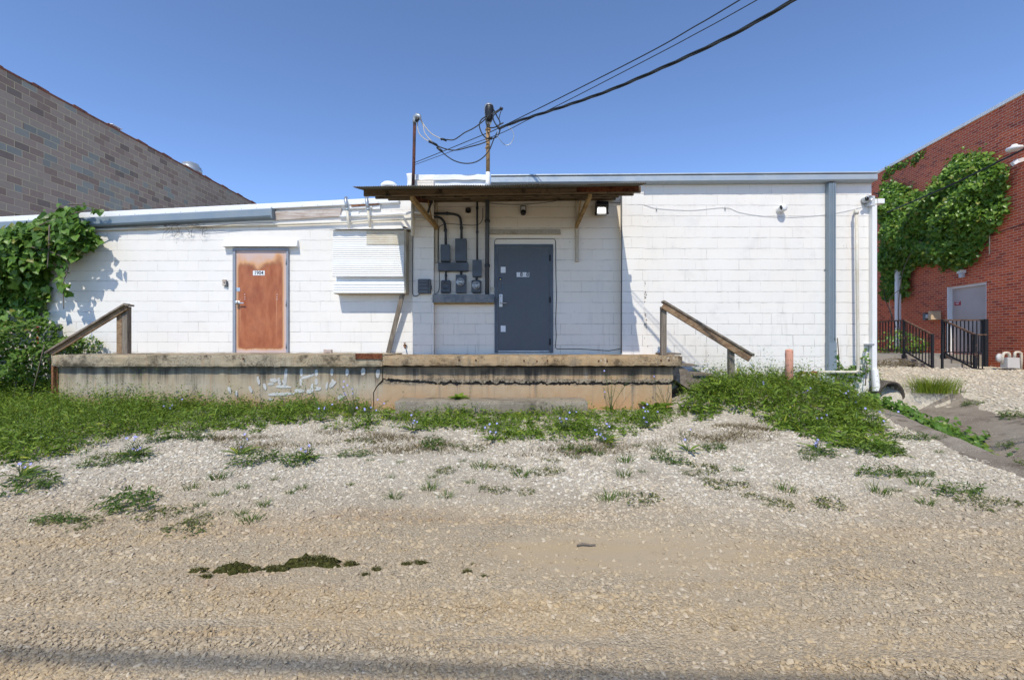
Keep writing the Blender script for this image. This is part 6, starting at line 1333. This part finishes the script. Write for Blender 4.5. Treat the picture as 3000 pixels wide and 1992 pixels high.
# tall grass tuft on the far bank of the channel
g_ = np.random.default_rng(5); n = 900; b = np.concatenate([g_.normal(0, 0.16, (n, 2)) * [1.5, 1.0], np.zeros((n, 1))], 1)
V, Fq = blades(b, 0.22 + 0.25 * g_.random(n), 0.3 + 0.7 * g_.random(n), np.arctan2(b[:, 1], b[:, 0]) + g_.normal(0, 0.6, n), 0.006 + 0.006 * g_.random(n))
o = np_mesh('grass_tuft', V, tri_fix(Fq), MT['grass'], rnd=np.repeat(g_.random(n), 7), smooth=True); o.location = G(2735, 1152); o.scale = (0.72, 0.72, 0.9); tag(o, 'big bright green grass tuft on the far bank of the drainage channel', 'grass tuft')
# dock leaves
for px, py, sc, lab in ((900, 1185, 1.0, 'broad leaved dock plant against the left dock wall before the orange door'), (1345, 1168, 0.45, 'small broad leaved plant growing on the step block'), (1920, 1205, 0.8, 'broad leaved dock plant at the right foot of the dock wall'), (2140, 1075, 0.6, 'broad leaved plant in the weeds under the right handrail')):
    n = 16; a = np.arange(n) * 2.4; el = 0.5 + 0.6 * rng.random(n); d = np.stack([np.cos(a) * np.cos(el), np.sin(a) * np.cos(el), np.sin(el)], -1)
    V, Fq = leaves(np.zeros((n, 3)) + d * 0.03, (0.28 + 0.14 * rng.random(n)) * sc, np.array([0, 0, 1.0]) + rng.normal(0, 0.2, (n, 3)) - d * 0.5, d, 'oval', 0.2, 0.35)
    o = np_mesh('dock_plant', V, tri_fix(Fq), MT['weed_leaf'], rnd=np.repeat(0.35 + 0.4 * rng.random(n), 9)); g0 = G(px, py) if px != 1345 else P(1345, 1172, 7.5); o.location = g0; tag(o, lab, 'plant', 'broad leaved plants by the dock')
# chicory: wiry branched stems with blue flowers
def chicory(px, py, h, lab, nbr=6, fl=8, base=None):
    p0 = base or G(px, py); t_ = thing('chicory_plant', lab, 'wildflower', p0, 'chicory plants with blue flowers')
    m = MB(); tips = []
    for k in range(nbr):
        a = random.random() * 6.28; sp_ = 0.25 + 0.75 * random.random(); hh = h * (0.55 + 0.5 * random.random())
        pts = [p0 + Vector((math.cos(a) * sp_ * hh * f ** 1.3 + random.gauss(0, 0.006), math.sin(a) * sp_ * hh * f ** 1.3, hh * f)) for f in (0, 0.25, 0.5, 0.75, 1)]
        m.tube(pts, [0.004, 0.0035, 0.003, 0.0025, 0.0015], 5); tips += [pts[4], pts[3], pts[2]]
        for j in (2, 3):
            q_ = pts[j] + Vector((random.gauss(0, 0.06), random.gauss(0, 0.06), 0.05 + 0.06 * random.random())); m.tube([pts[j], q_], [0.002, 0.0012], 4); tips.append(q_)
    m.build('stem', MT['stem'], t_)
    n = 10; az = rng.random(n) * 6.28; d = np.stack([np.cos(az), np.sin(az), 0.4 + 0.5 * rng.random(n)], -1)
    V, Fq = leaves(np.array(p0)[None] + d * 0.02, 0.12 + 0.10 * rng.random(n), np.array([0, 0, 1.0]) - d * 0.4, d, 'long', 0.15, 0.3); np_mesh('leaf', V, tri_fix(Fq), MT['weed_leaf'], t_, rnd=np.repeat(rng.random(n), 9))
    random.shuffle(tips)
    for c in tips[:max(2, int(fl * 0.6))]:
        f = MB(); ax_ = Vector((random.gauss(0, 0.35), -0.8, 0.7 + random.gauss(0, 0.3))).normalized(); u = ax_.orthogonal().normalized(); w = ax_.cross(u); vs = [c + ax_ * 0.004]; fs = []; NP = 14
        for k in range(NP): a = 6.283 * k / NP; r_ = 0.0165 if k % 2 else 0.010; vs.append(c + (u * math.cos(a) + w * math.sin(a)) * r_ + ax_ * 0.007)
        f.add(vs, [(0, 1 + k, 1 + (k + 1) % NP) for k in range(NP)]); f.build('flower', MT['petal'], t_)
for px, py, h, lab, nb_, fl_ in ((1035, 1222, 0.55, 'tall chicory in front of the crack in the dock wall', 8, 12), (940, 1235, 0.35, 'low chicory with blue flowers near the dock plant', 6, 8), (1080, 1240, 0.35, 'chicory with many blue flowers left of the step block', 7, 12), (1210, 1262, 0.22, 'short chicory in front of the left end of the step block', 5, 7), (1790, 1205, 0.72, 'tall wiry chicory at the right of the step block', 8, 4), (1950, 1200, 0.62, 'tall wiry chicory at the right end of the dock wall', 5, 3), (1450, 1292, 0.22, 'short chicory in the front of the middle weeds', 6, 9), (1650, 1262, 0.35, 'chicory with blue flowers in front of the right part of the step block', 7, 10), (1770, 1300, 0.22, 'low chicory with a dense group of blue flowers', 9, 16), (1900, 1255, 0.3, 'chicory with blue flowers in front of the right dock corner', 8, 14), (2145, 1110, 0.42, 'chicory flowering beside the lower handrail post', 7, 9), (2225, 1120, 0.5, 'branched chicory between the handrail and the bollard', 9, 8), (2210, 1160, 0.32, 'chicory in the weeds before the bollard', 6, 8), (2350, 1190, 0.4, 'chicory in the weeds right of the bollard', 7, 8), (2440, 1150, 0.5, 'tall chicory in front of the blue grey downspout', 7, 8), (2490, 1200, 0.4, 'chicory with blue flowers below the gas pipe', 8, 12), (2560, 1260, 0.3, 'chicory at the right end of the weed bank', 7, 8), (2410, 1250, 0.25, 'chicory in the lower weed bank', 6, 5), (480, 1225, 0.32, 'chicory with blue flowers in the left grass', 7, 9), (510, 1180, 0.42, 'tall chicory against the left dock wall', 6, 4), (250, 1160, 0.35, 'chicory in the tall grass at the left dock corner', 5, 4), (395, 1335, 0.16, 'low chicory flowering on the gravel at the left', 9, 12), (60, 1400, 0.15, 'low chicory at the left edge of the gravel', 6, 5), (130, 1305, 0.16, 'low chicory in the front of the left grass', 5, 4), (700, 1335, 0.2, 'low chicory in the clump before the orange door', 6, 5), (900, 1345, 0.16, 'low chicory at the right of the clump before the orange door', 6, 5), (2395, 1320, 0.14, 'low chicory flowering on the gravel below the weed bank', 7, 7), (2018, 1325, 0.26, 'single upright chicory alone on the gravel', 4, 3)):
    chicory(px, py, h, lab, nb_, fl_)
# moss clumps
def moss(px, py, rx, ry, h, lab, seed):
    rx *= 0.86; ry *= 0.9; c = G(px, py); iv, fi = icosa(); m = MB(); bm = []
    n = 30; vs = []; fs = []; rings = 7
    for i in range(rings + 1):
        for k in range(n):
            a = 6.283 * k / n; f = i / rings
            w_ = 1 + 0.75 * mnoise.noise(Vector((math.cos(a) * 2.4, math.sin(a) * 2.4, seed))) + 0.5 * mnoise.noise(Vector((math.cos(a) * 7, math.sin(a) * 7, seed)))
            r_ = math.sin(f * 1.5708) * w_; x = math.cos(a) * rx * r_; y = math.sin(a) * ry * r_
            z = h * math.cos(f * 1.5708) * (0.55 + 1.15 * abs(mnoise.noise(Vector((x * 24, y * 24, seed)))) + 0.3 * mnoise.noise(Vector((x * 50, y * 50, seed)))) + 0.012 * mnoise.noise(Vector((x * 70, y * 70, seed + 3))) * (1 - f)
            vs.append((c.x + x, c.y + y, c.z + z - 0.006))
    for i in range(rings):
        for k in range(n): k2 = (k + 1) % n; fs.append((i*n+k, (i+1)*n+k, (i+1)*n+k2, i*n+k2))
    m.add(vs, fs, True)
    g = np.random.default_rng(seed); nb = int(900 * rx * ry / 0.02) + 60; a = g.random(nb) * 6.28; r_ = np.sqrt(g.random(nb)) * 1.02
    b = np.stack([c.x + np.cos(a) * rx * r_ * 0.92, c.y + np.sin(a) * ry * r_ * 0.92, c.z + h * 0.75 * np.sqrt(np.clip(1 - r_ ** 2, 0, 1)) - 0.004], 1)
    t_ = thing('moss_clump', lab, 'moss', c, 'moss clumps on the driven gravel'); m.build('mound', MT['moss'], t_)
    V, Fq = blades(b, 0.007 + 0.014 * g.random(nb), 0.5 + 0.9 * g.random(nb), g.random(nb) * 6.28, 0.003 + 0.003 * g.random(nb)); np_mesh('fibre', V, tri_fix(Fq), MT['moss_fibre'], t_, rnd=np.repeat(g.random(nb), 7))
MT['moss_fibre'] = leafy('moss_fibre', (0.04, 0.04, 0.01), (0.11, 0.105, 0.03), (0.21, 0.195, 0.07), 0.15)
for i, (px, py, rx, ry, h, lab) in enumerate(((583, 1673, .060, .028, .02, 'small olive moss clump at the left end of the row'), (683, 1671, .105, .050, .045, 'second largest olive moss clump, left of the middle of the row'), (748, 1670, .045, .025, .02, 'narrow moss clump joining two larger ones'), (812, 1668, .085, .035, .03, 'olive moss clump left of the largest one'), (925, 1652, .165, .055, .055, 'largest olive moss clump on the driven gravel'), (1025, 1655, .045, .028, .025, 'moss clump touching the right end of the largest one'), (1102, 1670, .036, .018, .015, 'round moss clump right of the largest one'), (1071, 1685, .028, .014, .012, 'tiny moss clump below the round one'), (603, 1690, .042, .018, .015, 'small moss clump below the left end of the row'), (1195, 1653, .05, .016, .016, 'left of two flat moss clumps in the middle of the gravel'), (1228, 1650, .055, .020, .016, 'right of two flat moss clumps in the middle of the gravel'), (1368, 1677, .035, .016, .018, 'dark lone moss lump in the middle of the gravel'), (1417, 1690, .022, .010, .01, 'tiny moss spot at the right end of the row'), (1388, 1655, .014, .007, .008, 'tiny moss speck above the dark lone lump'))):
    moss(px, py, rx, ry, h, lab, i + 1)
st2 = MB(); a = G(1690, 1603, 0.012); b = G(1745, 1601, 0.012); st2.tube([a, a.lerp(b, .3) + Vector((0, .008, .006)), a.lerp(b, .7), b], [0.005, 0.007, 0.006, 0.004], 8); tag(st2.build('stick', MT['grey_wood']), 'short grey stick lying on the bare dusty patch of gravel', 'stick')

# --- left vine on the low building and the shrub under it
def vine_group(name, lab, regions, mat, stems, size=(0.07, 0.13), shape='vine', droop=0.8, out=np.array([0, -1.0, 0])):
    t_ = thing(name, lab, 'climbing plant', stems[0][0])
    parts = []
    for pos in regions:
        n = len(pos); nm = out * (0.55 + 0.6 * rng.random((n, 1))) + np.array([0, 0, 1.0]) * (0.1 + 0.75 * rng.random((n, 1))) + rng.normal(0, 0.38, (n, 3))
        tip = np.array([0, 0, -1.0]) * droop + rng.normal(0, 0.5, (n, 3)) + out * 0.25
        V, Fq = leaves(pos, size[0] + (size[1] - size[0]) * rng.random(n), nm, tip, shape, 0.16, 0.22); cl = 0.5 + 0.5 * np.sin(pos[:, 0] * 7.1 + pos[:, 1] * 3.0) * np.sin(pos[:, 2] * 8.3 + pos[:, 1] * 2.0); parts.append((V, Fq, np.repeat(np.clip(rng.normal(0.40, 0.25, n) + 0.25 * cl, 0, 0.985), 9)))
    V, Fq, R = join(parts); np_mesh('foliage', V, Fq, MT[mat], t_, rnd=R)
    m = MB()
    for s_ in stems: m.tube(spline(s_, 5), [0.014 * (1 - 0.6 * i / (len(s_) * 5)) for i in range(len(spline(s_, 5)))], 6)
    m.build('stem', MT['bark'], t_); return t_
def region_img(poly, n, Y0, Y1, wall=None, bulge=None):
    """leaf positions filling the volume between depth Y0 (front) and Y1, outlined on the plane at their mean depth"""
    Ym = 0.5 * (Y0 + Y1); pz = [(PX(a, Ym), PZ(b, Ym)) for a, b in poly]; p = np.array(pz); lo, hi = p.min(0), p.max(0); out_ = []; tot = 0
    while tot < n:
        q = lo + rng.random((n * 2, 2)) * (hi - lo); q = q[inpoly(q[:, 0], q[:, 1], pz)]; out_.append(q); tot += len(q)
    q = np.concatenate(out_)[:n]; e = edged(np.concatenate([q, q[:, :1]], 1), pz, 0.28)
    lumpy = 0.5 + 0.5 * np.sin(q[:, 0] * 5.3 + 1.1 * np.sin(q[:, 1] * 4.1)) * np.sin(q[:, 1] * 6.1 + np.sin(q[:, 0] * 3.0))
    f = Y1 - (Y1 - Y0) * (0.15 + 0.85 * e * (0.45 + 0.55 * lumpy)) * (0.35 + 0.65 * rng.random(n) ** 0.5)
    return np.stack([q[:, 0], f, q[:, 1]], 1)
zv = lambda l: [(a / 3.564, 560 + b / 3.564) for a, b in l]
top_poly = zv([(-700, 330), (0, 370), (90, 310), (260, 300), (390, 230), (420, 190), (520, 240), (600, 150), (650, 130), (700, 230), (760, 250), (850, 330), (900, 440), (960, 440), (975, 500), (890, 520), (860, 590), (780, 580), (740, 660), (700, 690), (620, 660), (560, 700), (480, 720), (420, 700), (430, 800), (380, 860), (200, 960), (100, 940), (0, 1000), (-700, 1000)])
low_poly = zv([(200, 840), (480, 810), (450, 950), (420, 1100), (400, 1180), (330, 1160), (270, 1060), (230, 960)])
thin_poly = zv([(-400, 900), (120, 950), (220, 1050), (300, 1180), (260, 1260), (150, 1240), (60, 1180), (-400, 1250)])
strand1 = np.array([P(a, b, 8.72) for a, b in zv([(650, 740), (690, 775), (620, 815), (675, 870), (635, 920), (670, 970), (650, 1000), (685, 1060)])])
strand3 = np.array([P(182 + random.gauss(0, 7), random.uniform(735, 865), 8.80 + random.gauss(0, 0.03)) for _ in range(34)] + [P(205 + random.gauss(0, 9), random.uniform(680, 760), 8.80 + random.gauss(0, 0.04)) for _ in range(16)])
strand2 = np.array([P(a, b, 8.9) for a, b in zv([(470, 1000), (485, 1060), (520, 1090), (530, 1140), (820, 190), (850, 170), (900, 150), (960, 210), (1000, 220), (1040, 195), (440, 200), (630, 135), (790, 215)])])
dk_ = [P(118, 1040, YL - 0.06), P(117, 930, YL - 0.06), P(119, 850, YL - 0.07), P(112, 760, YL - 0.12), P(130, 680, 8.9)]
vine_group('climbing_vine', 'big leaved green vine hanging over the gutter at the left end', [region_img(top_poly, 1900, 8.55, 9.12), region_img(low_poly, 330, 8.85, 9.15), region_img(thin_poly, 480, 8.75, 9.15), region_img(zv([(-700, 1000), (160, 1180), (330, 1180), (420, 1240), (330, 1400), (100, 1420), (-700, 1400)]), 260, 8.7, 9.1), strand1, strand2, strand3, region_img(top_poly, 420, 8.45, 8.8)], 'vine_leaf', [dk_, [P(60, 720, 8.8), P(140, 735, 8.6), P(200, 770, 8.75), P(186, 830, 8.72), P(187, 905, 8.72)], [P(-60, 760, 8.9), P(40, 700, 8.7), P(140, 650, 8.7), P(240, 620, 8.8), P(300, 612, 8.85)], [P(145, 660, 8.62), P(143, 720, 8.58), P(139, 785, 8.62)], [P(200, 600, 8.9), P(240, 600, 8.8), P(290, 613, 8.9)]], (0.075, 0.155))
def bush(name, lab, poly, Y0, Y1, n, size, mat, stems, shape='oval'):
    pos = region_img(poly, n, Y0, Y1); pos[:, 2] = np.maximum(pos[:, 2], gz(pos[:, 0], pos[:, 1]) + 0.03 + 0.10 * rng.random(n)); t_ = thing(name, lab, 'shrub', stems[0][0])
    d = rng.normal(0, 0.7, (n, 3)) + np.array([0, -0.4, 0.2]); nm = np.array([0, -0.5, 0.8]) + rng.normal(0, 0.45, (n, 3))
    V, Fq = leaves(pos, size[0] + (size[1] - size[0]) * rng.random(n), nm, d, shape, 0.12, 0.2); np_mesh('foliage', V, tri_fix(Fq), MT[mat], t_, rnd=np.repeat(np.clip(rng.normal(0.5, 0.25, n), 0, 1), 9))
    m = MB()
    for s_ in stems: m.tube(spline(s_, 4), 0.009, 5)
    m.build('stem', MT['bark'], t_)
bush('shrub', 'dense bushy green shrub at the left end of the dock', [(-260, 930), (0, 945), (60, 925), (100, 955), (105, 990), (150, 985), (185, 1000), (160, 1035), (152, 1070), (150, 1120), (170, 1155), (100, 1150), (-260, 1165)], 7.7, 8.95, 9500, (0.055, 0.10), 'shrub_leaf', [[P(40, 1170, 8.2), P(50, 1080, 8.3), P(30, 990, 8.4)], [P(90, 1170, 8.2), P(110, 1090, 8.1), P(130, 1010, 8.2)]])
bush('shrub', 'small leafy weed bush rising behind the left handrail against the wall', [(165, 1000), (215, 990), (260, 985), (292, 1005), (285, 1030), (230, 1033), (170, 1030)], 8.85, 9.12, 260, (0.04, 0.075), 'shrub_leaf', [[P(200, 1036, 9.0), P(220, 1010, 9.0), P(250, 992, 9.0)]])
# --- creeper at the right corner and over the culvert
def ground_creeper(name, lab, path, width, n, hmax):
    pth = np.array(path); k = rng.random(n) * (len(pth) - 1); i0 = k.astype(int); f = (k - i0)[:, None]; c = pth[i0] * (1 - f) + pth[np.minimum(i0 + 1, len(pth) - 1)] * f
    c = c + rng.normal(0, width, (n, 2)); z = gz(c[:, 0], c[:, 1]) + 0.02 + hmax * rng.random(n) * (1 - 0.7 * k / (len(pth) - 1)); pos = np.column_stack([c, z])
    t_ = thing(name, lab, 'shrub', (pth[0][0], pth[0][1], float(gz(*pth[0])))); d = rng.normal(0, 0.7, (n, 3)) + np.array([0.2, -0.6, -0.2]); nm = np.array([0, -0.5, 0.8]) + rng.normal(0, 0.35, (n, 3))
    V, Fq = leaves(pos, 0.04 + 0.04 * rng.random(n), nm, d, 'vine', 0.12, 0.2); np_mesh('foliage', V, tri_fix(Fq), MT['vine_leaf'], t_, rnd=np.repeat(np.clip(rng.normal(0.5, 0.25, n), 0, 0.96), 9))
    m = MB(); m.tube(spline([Vector((a, b, float(gz(a, b)) + 0.04)) for a, b in path], 4), 0.008, 5); m.build('stem', MT['bark'], t_)
ground_creeper('creeper', 'bright green creeper tumbling past the culvert mouth at the foot of the right corner', [(6.35, 8.25), (6.5, 7.9), (6.55, 7.5), (6.5, 7.1), (6.42, 6.75), (6.35, 6.5)], 0.19, 1100, 0.30)
bush('creeper', 'thin creeper climbing the wall between the downspout and the gas pipe', [(2440, 1100), (2449, 985), (2458, 980), (2462, 1040), (2480, 1075), (2520, 1070), (2530, 1120), (2450, 1130)], 8.35, 8.62, 170, (0.045, 0.075), 'vine_leaf', [[P(2455, 1140, 8.5), P(2458, 1060, 8.55), P(2453, 990, 8.6)]], 'vine')
bush('creeper', 'sparse creeper on the wall right of the gas pipe', [(2525, 1060), (2545, 1010), (2555, 1060), (2550, 1100), (2525, 1110)], 8.45, 8.63, 40, (0.04, 0.065), 'vine_leaf', [[P(2535, 1130, 8.55), P(2540, 1060, 8.6)]], 'vine')
# --- big ivy on the brick building
z8 = lambda l: [(2450 + a / 1.742, 250 + b / 1.742) for a, b in l]
def region_wall(poly, n, off0, off1):
    pz = [WP(a, b, 0.5 * (off0 + off1)) for a, b in poly]; p = np.array(pz); lo, hi = p.min(0), p.max(0); out_ = []; tot = 0
    while tot < n:
        q = lo + rng.random((n * 2, 2)) * (hi - lo); q = q[inpoly(q[:, 0], q[:, 1], pz)]; out_.append(q); tot += len(q)
    q = np.concatenate(out_)[:n]; e = edged(np.concatenate([q, q[:, :1]], 1), pz, 0.5)
    lumpy = 0.5 + 0.5 * np.sin(q[:, 0] * 2.9 + 1.1 * np.sin(q[:, 1] * 2.3)) * np.sin(q[:, 1] * 3.7 + np.sin(q[:, 0] * 2.0))
    q = q + rng.normal(0, 0.09, (n, 2)) * (rng.random((n, 1)) < 0.30)
    f = off0 + (off1 - off0) * (0.1 + 0.9 * e * (0.35 + 0.65 * lumpy)) * (0.3 + 0.7 * rng.random(n) ** 0.5)
    R0, exa, eya = np.array(RO), np.array(ex), np.array(ey)
    return R0 + q[:, :1] * exa + f[:, None] * eya + np.stack([np.zeros(n), np.zeros(n), q[:, 1]], 1)
iv_poly = z8([(200, 500), (260, 505), (330, 545), (385, 560), (420, 545), (480, 480), (540, 400), (580, 350), (640, 355), (690, 350), (725, 400), (790, 440), (785, 500), (765, 580), (790, 640), (750, 700), (690, 760), (680, 800), (640, 860), (620, 900), (560, 935), (510, 925), (490, 910), (430, 905), (345, 915), (312, 940), (300, 1000), (310, 1060), (280, 1080), (210, 1090)])
iv_top = z8([(225, 470), (250, 420), (300, 400), (380, 370), (440, 320), (445, 345), (390, 400), (330, 420), (280, 440), (250, 490)])
iv_low = z8([(215, 1000), (300, 960), (315, 1040), (330, 1080), (280, 1090), (240, 1100)])
iv_edge = z8([(780, 560), (825, 470), (860, 400), (800, 380), (830, 560), (820, 650), (730, 840), (690, 830), (720, 780)])
vi = vine_group('climbing_ivy', 'huge green creeper mass hanging on the red brick wall', [region_wall(iv_poly, 5200, 0.0, 0.40), region_wall(iv_poly, 14500, 0.05, 0.95), region_wall(iv_top, 170, 0.0, 0.15), region_wall(iv_low, 160, 0.1, 0.6), region_wall(iv_edge, 130, 0.0, 0.12)], 'ivy_leaf', [[wl(2640, 1030, 0.6), wl(2632, 900, 0.6), wl(2650, 780, 0.6), wl(2700, 700, 0.5)], [wl(2600, 1030, 0.5), wl(2612, 930, 0.4), wl(2590, 860, 0.3), wl(2620, 780, 0.4)], [wl(2625, 960, 0.7), wl(2606, 880, 0.7), wl(2650, 840, 0.6)]], (0.055, 0.115), out=np.array(ey) * 0.7 + np.array([0, -0.5, 0]))
bush('brambles', 'tangled dry brambles at the foot of the brick building landing', [(2570, 1062), (2640, 1048), (2700, 1060), (2740, 1085), (2640, 1078), (2570, 1075)], 11.4, 12.2, 300, (0.05, 0.10), 'dry', [[P(2580, 1075, 11.8), P(2630, 1050, 11.9), P(2700, 1075, 11.7)], [P(2600, 1078, 11.7), P(2660, 1055, 11.8), P(2720, 1082, 11.6)], [P(2570, 1066, 12), P(2660, 1068, 11.7), P(2690, 1056, 11.9)]], 'long')
bush('brambles', 'dark leafy brambles behind the iron railing under the ivy', [(2590, 1040), (2600, 990), (2660, 960), (2720, 985), (2735, 1040)], 12.9, 14.2, 420, (0.07, 0.13), 'ivy_leaf', [[P(2620, 1045, 13.5), P(2650, 1000, 13.6), P(2700, 970, 13.4)]], 'oval')
# twiggy dead vine under the low building's gutter
t_ = thing('dead_vine', 'bare dead vine twigs under the gutter of the low white building', 'dead vine', P(540, 665, YL - 0.06))
m = MB()
for i in range(26):
    px = random.uniform(430, 640); py = 662 + random.gauss(0, 5); pts = [P(px, py, YL - 0.07)]
    for k in range(4): px += random.uniform(-16, 16); py += random.choice([random.uniform(-4, 8), random.uniform(4, 20)]) if i % 3 else random.uniform(-3, 3); pts.append(P(px, py, YL - 0.03 - 0.06 * random.random()))
    m.tube(pts, [0.004, 0.0035, 0.003, 0.002, 0.0015], 4)
m.tube(spline(pt([(250, 668), (330, 662), (420, 666), (500, 658), (600, 664), (700, 656), (800, 652)], YL - 0.09), 5), 0.006, 5)
m.build('twigs', MT['bark'], t_)
